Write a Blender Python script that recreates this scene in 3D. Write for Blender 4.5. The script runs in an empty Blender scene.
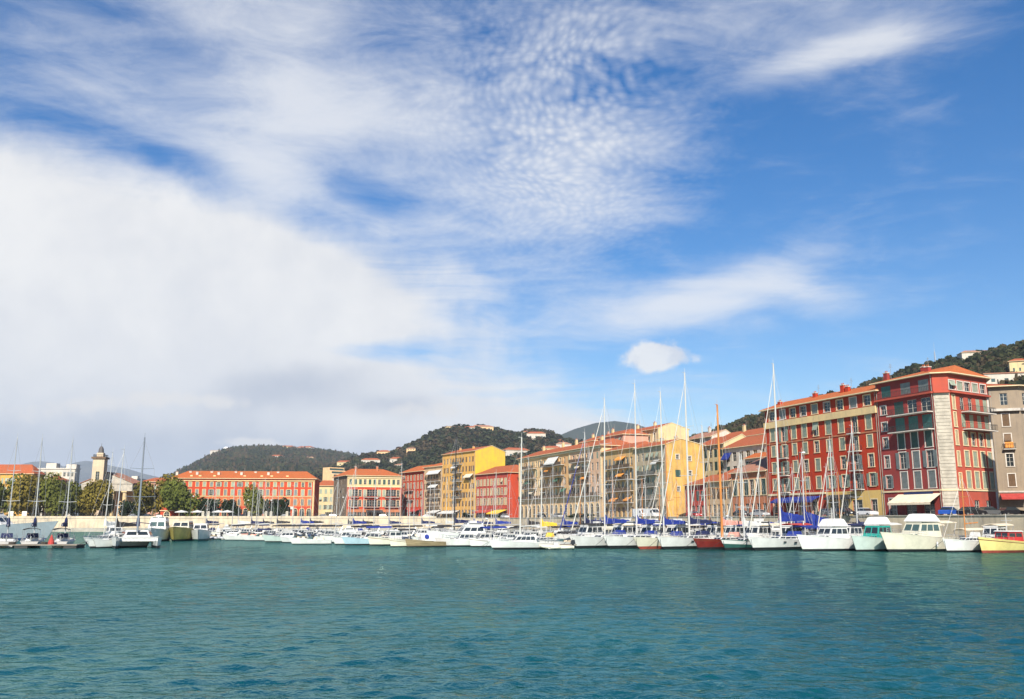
import bpy, math, random
import numpy as np
from mathutils import Vector, Matrix

R = math.radians
S = bpy.context.scene
COL = S.collection
rng = random.Random(7)
nrs = np.random.RandomState(11)

# ------------------------------------------------------------------ camera
F, CX, CY, H = 900.0, 512.0, 349.5, 4.0
PITCH = math.atan((520 - CY) / F)
cp, sp = math.cos(PITCH), math.sin(PITCH)
cd = bpy.data.cameras.new('camera')
cam = bpy.data.objects.new('camera', cd)
COL.objects.link(cam)
cd.sensor_width = 36
cd.lens = F / 1024 * 36
cd.clip_start = 0.5
cd.clip_end = 40000
cam.location = (0, 0, H)
cam.rotation_euler = (R(90) + PITCH, 0, 0)
S.camera = cam

def ray(px, y):
    u, v = (px - CX) / F, (CY - y) / F
    return u, cp - v * sp, sp + v * cp
def at(px, y, Y):
    r = ray(px, y)
    k = Y / r[1]
    return Vector((r[0] * k, Y, H + r[2] * k))
def gp(px, Y, z=0.0):
    return Vector(((px - CX) / F * (Y * cp + (z - H) * sp), Y, z))
def zt(px, y, Y):
    return at(px, y, Y).z

# ------------------------------------------------------------------ sun, sky, exposure
SUN_EL = R(38)
SUN_H = Vector((-0.05, -1.0)).normalized()
sl = bpy.data.lights.new('sun', 'SUN')
sl.energy = 4.2
sl.angle = R(0.5)
sl.color = (1.0, 0.93, 0.82)
so = bpy.data.objects.new('sun', sl)
COL.objects.link(so)
to_sun = Vector((SUN_H.x * math.cos(SUN_EL), SUN_H.y * math.cos(SUN_EL), math.sin(SUN_EL)))
so.rotation_euler = to_sun.to_track_quat('Z', 'Y').to_euler()
S.view_settings.view_transform = 'Standard'
S.view_settings.look = 'None'
S.view_settings.exposure = 1.05
S.view_settings.gamma = 1.0
S.render.film_transparent = False

W = bpy.data.worlds.new('World')
S.world = W
W.use_nodes = True
wn = W.node_tree
wn.nodes.clear()
class NB:
    def __init__(s, tree): s.t = tree
    def n(s, typ, **kw):
        x = s.t.nodes.new(typ)
        for k, v in kw.items(): setattr(x, k, v)
        return x
    def put(s, sock, v):
        if isinstance(v, bpy.types.NodeSocket): s.t.links.new(v, sock)
        else: sock.default_value = v
    def m(s, op, a, b=None, c=None, clamp=False):
        x = s.n('ShaderNodeMath', operation=op, use_clamp=clamp)
        s.put(x.inputs[0], a)
        if b is not None: s.put(x.inputs[1], b)
        if c is not None: s.put(x.inputs[2], c)
        return x.outputs[0]
    def vm(s, op, a, b=None, out=0):
        x = s.n('ShaderNodeVectorMath', operation=op)
        s.put(x.inputs[0], a)
        if b is not None: s.put(x.inputs[1], b)
        return x.outputs['Value'] if op in ('DOT_PRODUCT', 'LENGTH') else x.outputs[0]
    def noise(s, vec, scale, detail=5, rough=0.55, dist=0.0, lac=2.0):
        x = s.n('ShaderNodeTexNoise')
        s.put(x.inputs['Vector'], vec)
        x.inputs['Scale'].default_value = scale
        x.inputs['Detail'].default_value = detail
        x.inputs['Roughness'].default_value = rough
        x.inputs['Lacunarity'].default_value = lac
        x.inputs['Distortion'].default_value = dist
        return x.outputs['Fac']
    def ss(s, v, lo, hi):
        x = s.n('ShaderNodeMapRange', interpolation_type='SMOOTHSTEP')
        s.put(x.inputs['Value'], v)
        x.inputs['From Min'].default_value = lo
        x.inputs['From Max'].default_value = hi
        return x.outputs[0]
    def mix(s, f, a, b, typ='MIX'):
        x = s.n('ShaderNodeMix', data_type='RGBA', blend_type=typ)
        s.put(x.inputs[0], f)
        s.put(x.inputs[6], a)
        s.put(x.inputs[7], b)
        return x.outputs[2]

b = NB(wn)
sky = b.n('ShaderNodeTexSky', sky_type='NISHITA', sun_disc=False)
sky.sun_elevation = SUN_EL
sky.sun_rotation = math.atan2(SUN_H.x, SUN_H.y)
sky.altitude = 0
sky.air_density = 1.0
sky.dust_density = 0.4
sky.ozone_density = 2.5
tc = b.n('ShaderNodeTexCoord')
D = tc.outputs['Generated']
sep = b.n('ShaderNodeSeparateXYZ')
wn.links.new(D, sep.inputs[0])
zc = b.m('MAXIMUM', sep.outputs[2], 0.02)
zc2 = b.m('ADD', zc, 0.06)
inv = b.m('DIVIDE', 1.0, zc2)
P = b.vm('MULTIPLY', D, None)
sc = wn.nodes[-1]
cmb = b.n('ShaderNodeCombineXYZ')
for i in (0, 1): wn.links.new(inv, cmb.inputs[i])
wn.links.new(cmb.outputs[0], sc.inputs[1])          # P = direction projected on a cloud deck
def blob(px, y, sx, sy, ang, amp):
    """soft bump over the sky around one direction (extent in degrees-like pixels of a 900 px focal length)"""
    d0 = Vector(ray(px, y)).normalized()
    e1 = Vector((0, 0, 1)).cross(d0) * -1
    e1.normalize()
    e2 = e1.cross(d0) * -1
    e2 = d0.cross(e1) * -1 if e2.z < 0 else e2
    c, s_ = math.cos(R(ang)), math.sin(R(ang))
    a1 = (e1 * c + e2 * s_) * (F / sx)
    a2 = (e2 * c - e1 * s_) * (F / sy)
    q1 = b.m('SUBTRACT', b.vm('DOT_PRODUCT', D, tuple(a1)), d0.dot(a1))
    q2 = b.m('SUBTRACT', b.vm('DOT_PRODUCT', D, tuple(a2)), d0.dot(a2))
    r2 = b.m('ADD', b.m('MULTIPLY', q1, q1), b.m('MULTIPLY', q2, q2))
    g = b.m('POWER', 2.71828, b.m('MULTIPLY', r2, -1.0))
    return b.m('MULTIPLY', g, amp)
def total(lst):
    o = lst[0]
    for x in lst[1:]: o = b.m('ADD', o, x)
    return o
# high veil / cirrus
warp = b.n('ShaderNodeTexNoise')
wn.links.new(P, warp.inputs['Vector'])
warp.inputs['Scale'].default_value = 0.9
warp.inputs['Detail'].default_value = 3
Pw = b.vm('ADD', P, b.vm('MULTIPLY', b.vm('SUBTRACT', warp.outputs['Color'], (0.5, 0.5, 0.5)), (0.9, 0.9, 0.0)))
rot = b.n('ShaderNodeMapping')
wn.links.new(Pw, rot.inputs[0])
rot.inputs['Rotation'].default_value = (0, 0, R(-62))
rot.inputs['Scale'].default_value = (0.55, 1.9, 1)
n_cir = b.noise(rot.outputs[0], 1.5, 11, 0.67, 0.3)
n_big = b.noise(Pw, 1.1, 8, 0.58)
n_med = b.noise(D, 7.0, 9, 0.6, 0.2)
veil_c = total([
    blob(250, 60, 330, 120, -12, 0.52), blob(310, 110, 100, 65, -55, 0.42), blob(60, 60, 200, 90, -10, 0.20),
    blob(190, 165, 110, 20, -14, -0.30), blob(365, 190, 50, 16, -25, -0.30), blob(40, 118, 90, 22, -8, -0.18), blob(110, 10, 110, 26, -15, -0.20), blob(110, 128, 190, 34, -12, 0.22), blob(265, 190, 60, 30, -20, 0.45), blob(420, 235, 70, 26, -25, 0.2), blob(20, 25, 120, 50, -10, -0.18),
    blob(560, 120, 120, 130, 10, 0.40), blob(590, 175, 90, 45, 15, 0.26), blob(480, 70, 24, 120, 8, -0.10),
    blob(790, 8, 190, 44, -4, 0.52), blob(800, 62, 120, 15, 8, 0.40), blob(870, 45, 70, 18, 10, 0.30), blob(870, 100, 130, 45, 10, 0.13),
    blob(640, 318, 190, 20, 4, 0.36), blob(700, 300, 95, 24, 14, 0.42), blob(770, 268, 75, 34, 22, 0.34), blob(560, 290, 150, 30, -6, 0.28),
    blob(815, 295, 46, 18, -25, 0.22), blob(470, 210, 80, 50, -35, 0.18), blob(560, 400, 260, 42, 0, 0.30)])
fm_ = b.n('ShaderNodeMapping')
wn.links.new(D, fm_.inputs[0])
fm_.inputs['Rotation'].default_value = (0, R(-14), 0)
fm_.inputs['Scale'].default_value = (9, 9, 26)
n_f = b.noise(fm_.outputs[0], 1.0, 9, 0.66, 0.5)
veil_c = b.m('ADD', veil_c, b.m('MULTIPLY', b.m('SUBTRACT', n_f, 0.5), 0.85))
veil = b.ss(b.m('ADD', veil_c, b.m('ADD', b.m('MULTIPLY', b.m('SUBTRACT', n_cir, 0.5), 0.75), b.m('MULTIPLY', b.m('SUBTRACT', n_big, 0.5), 0.65))), 0.06, 1.0)
# ripples of high small cloud
rip = b.n('ShaderNodeTexVoronoi', feature='SMOOTH_F1')
rmap = b.n('ShaderNodeMapping')
wn.links.new(b.vm('ADD', P, b.vm('MULTIPLY', b.vm('SUBTRACT', warp.outputs['Color'], (0.5, 0.5, 0.5)), (0.5, 0.5, 0.0))), rmap.inputs[0])
rmap.inputs['Scale'].default_value = (62, 34, 1)
rmap.inputs['Rotation'].default_value = (0, 0, R(14))
wn.links.new(rmap.outputs[0], rip.inputs['Vector'])
rip.inputs['Scale'].default_value = 1.0
rip.inputs['Smoothness'].default_value = 0.6
ripm = total([blob(555, 120, 105, 120, 14, 1.0), blob(600, 60, 60, 60, 0, 0.4)])
ripf = b.m('MULTIPLY', b.m('SUBTRACT', 0.42, rip.outputs['Distance']), b.m('MULTIPLY', ripm, 0.50))
veil = b.m('ADD', b.m('MULTIPLY', veil, 0.86), ripf, clamp=True)
# the thick bank low on the left and the heaped clouds along the skyline
bank_c = total([
    blob(40, 262, 300, 78, -8, 0.80), blob(300, 268, 150, 50, -17, 0.60), blob(80, 400, 360, 85, 0, 0.75), blob(-150, 300, 250, 160, 0, 0.6), blob(445, 262, 60, 26, -25, 0.22),
    blob(330, 385, 110, 26, 5, 0.30), blob(470, 420, 110, 20, 0, 0.42), blob(575, 432, 70, 14, 0, 0.35), blob(320, 455, 260, 36, 0, 0.45),
    blob(380, 352, 80, 14, 2, -0.40), blob(180, 160, 120, 20, -12, -0.12)])
bank = b.ss(b.m('ADD', bank_c, b.m('ADD', b.m('MULTIPLY', b.m('SUBTRACT', n_med, 0.5), 0.85), b.m('MULTIPLY', b.m('SUBTRACT', n_cir, 0.5), 0.5))), 0.10, 0.68)
n_cu = b.noise(D, 30.0, 7, 0.58, 0.15)
cu_c = total([blob(658, 354, 30, 14, 4, 1.0), blob(676, 358, 26, 10, 0, 0.6), blob(642, 357, 20, 10, 0, 0.45), blob(575, 425, 16, 8, 0, 0.6)])
cu = b.ss(b.m('ADD', cu_c, b.m('MULTIPLY', b.m('SUBTRACT', n_cu, 0.5), 2.0)), 0.28, 0.85)
heap_c = total([blob(105, 403, 70, 10, 6, 0.6), blob(215, 402, 60, 9, -4, 0.5), blob(430, 410, 40, 10, 0, 0.6), blob(255, 443, 40, 6, 0, 0.6), blob(30, 418, 50, 12, 0, 0.4)])
heap = b.ss(b.m('ADD', heap_c, b.m('MULTIPLY', b.m('SUBTRACT', n_cu, 0.5), 1.5)), 0.25, 0.7)
grey_c = total([blob(100, 458, 430, 44, 0, 0.85), blob(290, 388, 70, 22, 6, 0.70), blob(385, 405, 60, 12, 0, 0.45), blob(120, 340, 300, 30, -4, 0.12), blob(-60, 390, 260, 50, 0, 0.15)])
n_g = b.noise(D, 13.0, 7, 0.55)
grey = b.ss(b.m('ADD', grey_c, b.m('MULTIPLY', b.m('SUBTRACT', n_g, 0.5), 1.1)), 0.02, 0.95)
SKY_MUL = 0.050
WHITE = (8.2, 8.25, 8.4, 1)
hs = b.n('ShaderNodeHueSaturation')
hs.inputs['Hue'].default_value = 0.506
hs.inputs['Saturation'].default_value = 1.46
hs.inputs['Value'].default_value = 1.27
wn.links.new(sky.outputs[0], hs.inputs['Color'])
lum = b.ss(b.m('ADD', b.m('MULTIPLY', n_med, 0.6), b.m('MULTIPLY', n_g, 0.4)), 0.36, 0.62)
WHITE = b.mix(lum, (7.8, 7.9, 8.15, 1), (9.1, 9.05, 8.95, 1))
cl = b.mix(grey, WHITE, (5.0, 5.4, 6.3, 1))
col = b.mix(b.m('MULTIPLY', veil, 0.92), hs.outputs[0], (8.9, 8.95, 9.05, 1))
col = b.mix(b.m('MULTIPLY', bank, 0.97), col, cl)
heap = b.m('MULTIPLY', heap, b.ss(heap_c, 0.08, 0.3))
cu = b.m('MULTIPLY', cu, b.ss(cu_c, 0.08, 0.3))
col = b.mix(b.m('MULTIPLY', heap, 0.8), col, (8.3, 8.1, 7.9, 1))
col = b.mix(b.m('MULTIPLY', cu, 0.85), col, b.mix(b.ss(n_cu, 0.35, 0.6), (7.4, 7.5, 7.9, 1), (9.3, 9.1, 8.8, 1)))
bg = b.n('ShaderNodeBackground')
wn.links.new(col, bg.inputs['Color'])
bg.inputs['Strength'].default_value = SKY_MUL
wo = b.n('ShaderNodeOutputWorld')
wn.links.new(bg.outputs[0], wo.inputs[0])
W.cycles.sampling_method = 'MANUAL'
W.cycles.sample_map_resolution = 512
S.cycles.use_denoising = True
S.cycles.max_bounces = 6
S.cycles.glossy_bounces = 3
S.cycles.volume_bounces = 0
S.cycles.sample_clamp_indirect = 4
S.cycles.sample_clamp_direct = 6

# ------------------------------------------------------------------ materials
MATS = {}
def mat(name, col, rough=0.7, var=0.0, scale=1.0, metal=0.0, spec=0.4, bump=0.0, bscale=8.0, col2=None, lo=0.35, hi=0.65, obj_rand=0.0, stretch=(1, 1, 1)):
    if name in MATS: return MATS[name]
    m_ = bpy.data.materials.new(name)
    m_.use_nodes = True
    t = m_.node_tree
    bs = t.nodes['Principled BSDF']
    n = NB(t)
    bs.inputs['Roughness'].default_value = rough
    bs.inputs['Metallic'].default_value = metal
    bs.inputs['Specular IOR Level'].default_value = spec
    c = tuple(col) + (1,)
    bs.inputs['Base Color'].default_value = c
    m_.diffuse_color = c
    if var or col2:
        co = n.n('ShaderNodeTexCoord').outputs['Object']
        mp = n.n('ShaderNodeMapping')
        t.links.new(co, mp.inputs[0])
        mp.inputs['Scale'].default_value = stretch
        f = n.ss(n.noise(mp.outputs[0], scale, 6, 0.62), lo, hi)
        c2 = tuple(col2) + (1,) if col2 else tuple(x * (1 - var) for x in col) + (1,)
        oc = n.mix(f, c2, c)
        if obj_rand:
            oi = n.n('ShaderNodeObjectInfo')
            h_ = n.n('ShaderNodeHueSaturation')
            n.put(h_.inputs['Value'], n.m('ADD', 1 - obj_rand, n.m('MULTIPLY', oi.outputs['Random'], 2 * obj_rand)))
            n.put(h_.inputs['Hue'], n.m('ADD', 0.5 - obj_rand * 0.06, n.m('MULTIPLY', oi.outputs['Random'], obj_rand * 0.12)))
            t.links.new(oc, h_.inputs['Color'])
            oc = h_.outputs[0]
        t.links.new(oc, bs.inputs['Base Color'])
    if bump:
        co = n.n('ShaderNodeTexCoord').outputs['Object']
        bp = n.n('ShaderNodeBump')
        bp.inputs['Strength'].default_value = bump
        bp.inputs['Distance'].default_value = 0.05
        t.links.new(n.noise(co, bscale, 4), bp.inputs['Height'])
        t.links.new(bp.outputs[0], bs.inputs['Normal'])
    MATS[name] = m_
    return m_
def plaster(name, col, var=0.22):
    """painted plaster: mottled, rain streaks running down, a little grain"""
    if name in MATS: return MATS[name]
    m_ = mat(name, col, 0.9, spec=0.15)
    t = m_.node_tree
    bs = t.nodes['Principled BSDF']
    n = NB(t)
    co = n.n('ShaderNodeTexCoord').outputs['Object']
    mp = n.n('ShaderNodeMapping')
    t.links.new(co, mp.inputs[0])
    mp.inputs['Scale'].default_value = (1.3, 1.3, 0.12)
    streak = n.ss(n.noise(mp.outputs[0], 1.0, 6, 0.65), 0.45, 0.75)
    mot = n.ss(n.noise(co, 0.35, 7, 0.6), 0.3, 0.7)
    fine = n.noise(co, 3.0, 5, 0.6)
    f = n.m('ADD', n.m('MULTIPLY', streak, 0.45), n.m('ADD', n.m('MULTIPLY', mot, 0.4), n.m('MULTIPLY', fine, 0.25)), clamp=True)
    g = sum(col) / 3
    dirty = tuple((x * 0.75 + g * 0.25) * (1 - var * 1.6) for x in col) + (1,)
    t.links.new(n.mix(f, tuple(min(1, x * 1.06) for x in col) + (1,), dirty), bs.inputs['Base Color'])
    MATS[name] = m_
    return m_
def tiles(name, col):
    """clay pantiles: courses and columns of small colour changes, patches of age"""
    if name in MATS: return MATS[name]
    m_ = mat(name, col, 0.85, spec=0.2)
    t = m_.node_tree
    bs = t.nodes['Principled BSDF']
    n = NB(t)
    co = n.n('ShaderNodeTexCoord').outputs['Object']
    w = n.n('ShaderNodeTexWave', wave_type='BANDS', bands_direction='X')
    t.links.new(co, w.inputs[0])
    w.inputs['Scale'].default_value = 1.1
    w.inputs['Distortion'].default_value = 0.4
    w.inputs['Detail'].default_value = 1
    mp = n.n('ShaderNodeMapping')
    t.links.new(co, mp.inputs[0])
    mp.inputs['Scale'].default_value = (4, 2.5, 2.5)
    f1 = n.ss(n.noise(mp.outputs[0], 1.0, 3, 0.7), 0.3, 0.7)
    f2 = n.ss(n.noise(co, 0.3, 6, 0.6), 0.35, 0.7)
    c1 = n.mix(f1, tuple(x * 0.62 for x in col) + (1,), tuple(col) + (1,))
    c2 = n.mix(n.m('MULTIPLY', f2, 0.55), c1, (col[0] * 0.62, col[1] * 0.85, col[2] * 0.95, 1))
    t.links.new(c2, bs.inputs['Base Color'])
    bp = n.n('ShaderNodeBump')
    bp.inputs['Strength'].default_value = 0.7
    bp.inputs['Distance'].default_value = 0.06
    t.links.new(w.outputs['Fac'], bp.inputs['Height'])
    t.links.new(bp.outputs[0], bs.inputs['Normal'])
    MATS[name] = m_
    return m_
def louvre(name, col):
    """painted wooden shutter with slats"""
    if name in MATS: return MATS[name]
    m_ = mat(name, col, 0.65, 0.25, 1.2)
    t = m_.node_tree
    n = NB(t)
    co = n.n('ShaderNodeTexCoord').outputs['Object']
    w = n.n('ShaderNodeTexWave', wave_type='BANDS', bands_direction='Z', wave_profile='SAW')
    t.links.new(co, w.inputs[0])
    w.inputs['Scale'].default_value = 2.6
    bp = n.n('ShaderNodeBump')
    bp.inputs['Strength'].default_value = 0.8
    bp.inputs['Distance'].default_value = 0.05
    t.links.new(w.outputs['Fac'], bp.inputs['Height'])
    t.links.new(bp.outputs[0], t.nodes['Principled BSDF'].inputs['Normal'])
    return m_

white_gel = mat('white_gelcoat', (0.58, 0.575, 0.55), 0.28, 0.14, 0.8, spec=0.5)
cream_gel = mat('cream_gelcoat', (0.56, 0.53, 0.42), 0.3, 0.16, 0.8, spec=0.5)
grey_gel = mat('grey_hull_paint', (0.20, 0.235, 0.26), 0.25, 0.12, 0.6, spec=0.5)
deck_m = mat('pale_deck', (0.62, 0.60, 0.55), 0.6, 0.25, 1.5)
teak = mat('teak_deck', (0.36, 0.22, 0.11), 0.7, 0.35, 2.0, stretch=(0.3, 3, 1))
varnish = mat('varnished_spruce', (0.52, 0.20, 0.05), 0.35, 0.3, 1.5, stretch=(1, 1, 0.2))
wood_dk = mat('dark_varnished_wood', (0.16, 0.045, 0.02), 0.35, 0.35, 1.5)
red_hull = mat('oxblood_hull_paint', (0.17, 0.02, 0.015), 0.3, 0.3, 1.0, spec=0.5)
green_hull = mat('bottle_green_hull_paint', (0.03, 0.10, 0.085), 0.3, 0.3, 1.0, spec=0.5)
teal_paint = mat('turquoise_paint', (0.02, 0.30, 0.25), 0.4, 0.25, 1.0)
yellow_hull = mat('yellow_hull_paint', (0.60, 0.50, 0.18), 0.35, 0.2, 0.8, spec=0.5)
olive_hull = mat('olive_yellow_hull', (0.36, 0.30, 0.08), 0.4, 0.3, 0.6)
palegreen_hull = mat('pale_green_hull', (0.40, 0.47, 0.43), 0.3, 0.15, 0.8)
paleblue_hull = mat('pale_blue_hull', (0.32, 0.44, 0.50), 0.3, 0.15, 0.8)
wood_hull = mat('weathered_wood_hull', (0.26, 0.20, 0.11), 0.7, 0.4, 1.2, stretch=(0.4, 1, 4))
anti_black = mat('black_antifouling', (0.012, 0.014, 0.016), 0.6, 0.3, 1.0)
anti_red = mat('red_antifouling', (0.30, 0.05, 0.03), 0.7, 0.3, 1.0)
anti_blue = mat('blue_antifouling', (0.02, 0.05, 0.16), 0.7, 0.3, 1.0)
navy = mat('navy_stripe', (0.015, 0.025, 0.09), 0.4)
glass = mat('dark_glass', (0.02, 0.026, 0.03), 0.08, spec=0.7)
glass_g = mat('greenish_glass', (0.05, 0.085, 0.08), 0.1, spec=0.7)
alu = mat('anodised_mast', (0.45, 0.45, 0.44), 0.45, 0.12, 0.5, metal=0.2)
white_mast = mat('white_painted_mast', (0.46, 0.45, 0.42), 0.4, 0.1, 0.5)
black_mast = mat('black_mast', (0.02, 0.02, 0.022), 0.4, 0.1, 0.5)
wire = mat('rigging_wire', (0.30, 0.30, 0.30), 0.5, metal=0.3)
steel = mat('stainless_steel', (0.55, 0.55, 0.55), 0.25, metal=0.8)
blue_canvas = mat('royal_blue_canvas', (0.010, 0.028, 0.22), 0.8, 0.3, 2.0, bump=0.5, bscale=3)
navy_canvas = mat('navy_canvas', (0.012, 0.018, 0.07), 0.85, 0.3, 2.0, bump=0.5, bscale=3)
white_canvas = mat('white_canvas', (0.58, 0.57, 0.54), 0.85, 0.14, 1.5, bump=0.4, bscale=3)
cream_canvas = mat('cream_canvas', (0.70, 0.60, 0.44), 0.85, 0.16, 1.5, bump=0.4, bscale=3)
dark_canvas = mat('black_canvas', (0.03, 0.028, 0.028), 0.85, 0.3, 1.5, bump=0.4, bscale=3)
red_canvas = mat('red_canvas', (0.42, 0.05, 0.04), 0.85, 0.25, 1.5, bump=0.4, bscale=3)
orange_canvas = mat('orange_canvas', (0.75, 0.30, 0.06), 0.85, 0.2, 1.5)
yellow_canvas = mat('yellow_canvas', (0.80, 0.50, 0.04), 0.85, 0.15, 1.5, bump=0.4, bscale=3)
pink_canvas = mat('salmon_canvas', (0.60, 0.28, 0.22), 0.85, 0.15, 1.5)
sailcloth = mat('sailcloth', (0.44, 0.42, 0.37), 0.8, 0.15, 1.5, bump=0.3, bscale=5)
rubber = mat('black_rubber', (0.015, 0.015, 0.016), 0.6)
fender_m = mat('white_vinyl_fender', (0.6, 0.6, 0.6), 0.4, 0.2, 3)
rib_grey = mat('grey_inflatable_tube', (0.42, 0.43, 0.45), 0.5, 0.15, 1.5)
engine_m = mat('black_outboard_cowl', (0.02, 0.02, 0.022), 0.3)
red_gel = mat('red_gelcoat', (0.45, 0.03, 0.03), 0.35, 0.2, 1.2)
yel_gear = mat('yellow_gear', (0.65, 0.42, 0.08), 0.6, 0.25, 2)

tile_r = tiles('clay_roof_tiles', (0.43, 0.112, 0.045))
tile_o = tiles('orange_roof_tiles', (0.52, 0.135, 0.04))
tile_p = tiles('old_pink_roof_tiles', (0.42, 0.19, 0.12))
cream_trim = mat('cream_window_surround', (0.66, 0.54, 0.33), 0.85, 0.15, 1.5)
white_trim = mat('white_window_surround', (0.58, 0.53, 0.46), 0.85, 0.15, 1.5)
sh_green = louvre('grey_green_shutter', (0.36, 0.41, 0.31))
sh_dark = louvre('dark_green_shutter', (0.045, 0.10, 0.085))
sh_grey = louvre('grey_shutter', (0.24, 0.27, 0.26))
sh_teal = louvre('teal_shutter', (0.05, 0.16, 0.15))
sh_cream = louvre('pale_yellow_shutter', (0.55, 0.48, 0.30))
sh_brown = louvre('brown_shutter', (0.18, 0.11, 0.06))
iron = mat('wrought_iron', (0.03, 0.035, 0.035), 0.6)
stone_w = mat('pale_stone', (0.45, 0.405, 0.33), 0.9, 0.28, 0.6, bump=0.4, bscale=4)
slab_m = mat('pale_balcony_slab', (0.52, 0.48, 0.42), 0.9, 0.25, 1.0)

# ------------------------------------------------------------------ mesh building
class MB:
    def __init__(s):
        s.v, s.f, s.m = [], [], []
    def add(s, vs, fs, mi=0):
        o = len(s.v)
        s.v.extend([tuple(x) for x in vs])
        for i, f in enumerate(fs):
            s.f.append(tuple(o + k for k in f))
            s.m.append(mi if not isinstance(mi, (list, tuple)) else mi[i])
        return s
    def box(s, x0, x1, y0, y1, z0, z1, mi=0):
        return s.add([(x0, y0, z0), (x1, y0, z0), (x1, y1, z0), (x0, y1, z0), (x0, y0, z1), (x1, y0, z1), (x1, y1, z1), (x0, y1, z1)],
                     [(0, 3, 2, 1), (4, 5, 6, 7), (0, 1, 5, 4), (1, 2, 6, 5), (2, 3, 7, 6), (3, 0, 4, 7)], mi)
    def hexa(s, bot, top, mi=0):
        n = len(bot)
        return s.add(list(bot) + list(top), [tuple(range(n))[::-1], tuple(range(n, 2 * n))] + [(i, (i + 1) % n, n + (i + 1) % n, n + i) for i in range(n)], mi)
    def prism(s, poly, z0, z1, mi=0):
        return s.hexa([(x, y, z0) for x, y in poly], [(x, y, z1) for x, y in poly], mi)
    def quad(s, a, b_, c, d, mi=0): return s.add([a, b_, c, d], [(0, 1, 2, 3)], mi)
    def tube(s, p0, p1, r0, r1=None, n=6, mi=0, caps=True):
        r1 = r0 if r1 is None else r1
        p0, p1 = Vector(p0), Vector(p1)
        d = (p1 - p0).normalized()
        a = d.cross(Vector((0, 0, 1)) if abs(d.z) < 0.9 else Vector((1, 0, 0))).normalized()
        c = d.cross(a)
        ring = [(a * math.cos(2 * math.pi * i / n) + c * math.sin(2 * math.pi * i / n)) for i in range(n)]
        vs = [p0 + q * r0 for q in ring] + [p1 + q * r1 for q in ring]
        fs = [(i, (i + 1) % n, n + (i + 1) % n, n + i) for i in range(n)]
        if caps: fs += [tuple(range(n))[::-1], tuple(range(n, 2 * n))]
        return s.add(vs, fs, mi)
    def path(s, pts, r, n=6, mi=0):
        for p, q in zip(pts, pts[1:]): s.tube(p, q, r, r, n, mi)
        return s
    def ball(s, c, rx, ry, rz, nu=10, nv=6, mi=0, half=False):
        vs, fs = [], []
        lo = 0.0 if half else -math.pi / 2
        for j in range(nv + 1):
            a = lo + (math.pi / 2 - lo) * j / nv
            for i in range(nu):
                t = 2 * math.pi * i / nu
                vs.append((c[0] + rx * math.cos(a) * math.cos(t), c[1] + ry * math.cos(a) * math.sin(t), c[2] + rz * math.sin(a)))
        for j in range(nv):
            for i in range(nu):
                fs.append((j * nu + i, j * nu + (i + 1) % nu, (j + 1) * nu + (i + 1) % nu, (j + 1) * nu + i))
        return s.add(vs, fs, mi)
    def mesh(s, name, mats, smooth=False):
        me = bpy.data.meshes.new(name)
        me.from_pydata(s.v, [], s.f)
        for m_ in (mats if isinstance(mats, (list, tuple)) else [mats]): me.materials.append(m_)
        me.polygons.foreach_set('material_index', s.m)
        if smooth: me.polygons.foreach_set('use_smooth', [True] * len(s.f))
        me.update()
        return me
    def obj(s, name, mats, parent=None, smooth=False, loc=None, rz=0):
        return link(name, s.mesh(name, mats, smooth), parent, loc, rz)
def link(name, data, parent=None, loc=None, rz=0):
    o = bpy.data.objects.new(name, data)
    COL.objects.link(o)
    if parent is not None: o.parent = parent
    if loc is not None: o.location = loc
    if rz: o.rotation_euler = (0, 0, rz)
    return o
def tag(o, label, cat, group=None):
    o['label'] = label
    o['category'] = cat
    if group: o['group'] = group
    return o
def thing(name, label, cat, loc=(0, 0, 0), rz=0, group=None):
    o = link(name, None, None, loc, rz)
    o.empty_display_size = 0.5
    return tag(o, label, cat, group)
def struct(o):
    o['kind'] = 'structure'
    return o
def inset(q, u0, u1, v0, v1, off=0.02):
    """a rectangle laid on a four-cornered face (corners a b c d round), pushed out by off"""
    a, b_, c, d = [Vector(x) for x in q]
    nn = (b_ - a).cross(d - a).normalized() * off
    def p(u, v): return (a * (1 - u) + b_ * u) * (1 - v) + (d * (1 - u) + c * u) * v + nn
    return [p(u0, v0), p(u1, v0), p(u1, v1), p(u0, v1)]
def copy_tree(o, loc=None, rz=None):
    def rec(x, parent):
        c = x.copy()
        COL.objects.link(c)
        c.parent = parent
        for ch in list(x.children): rec(ch, c)
        return c
    c = rec(o, None)
    if loc is not None: c.location = loc
    if rz is not None: c.rotation_euler = (0, 0, rz)
    return c
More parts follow.
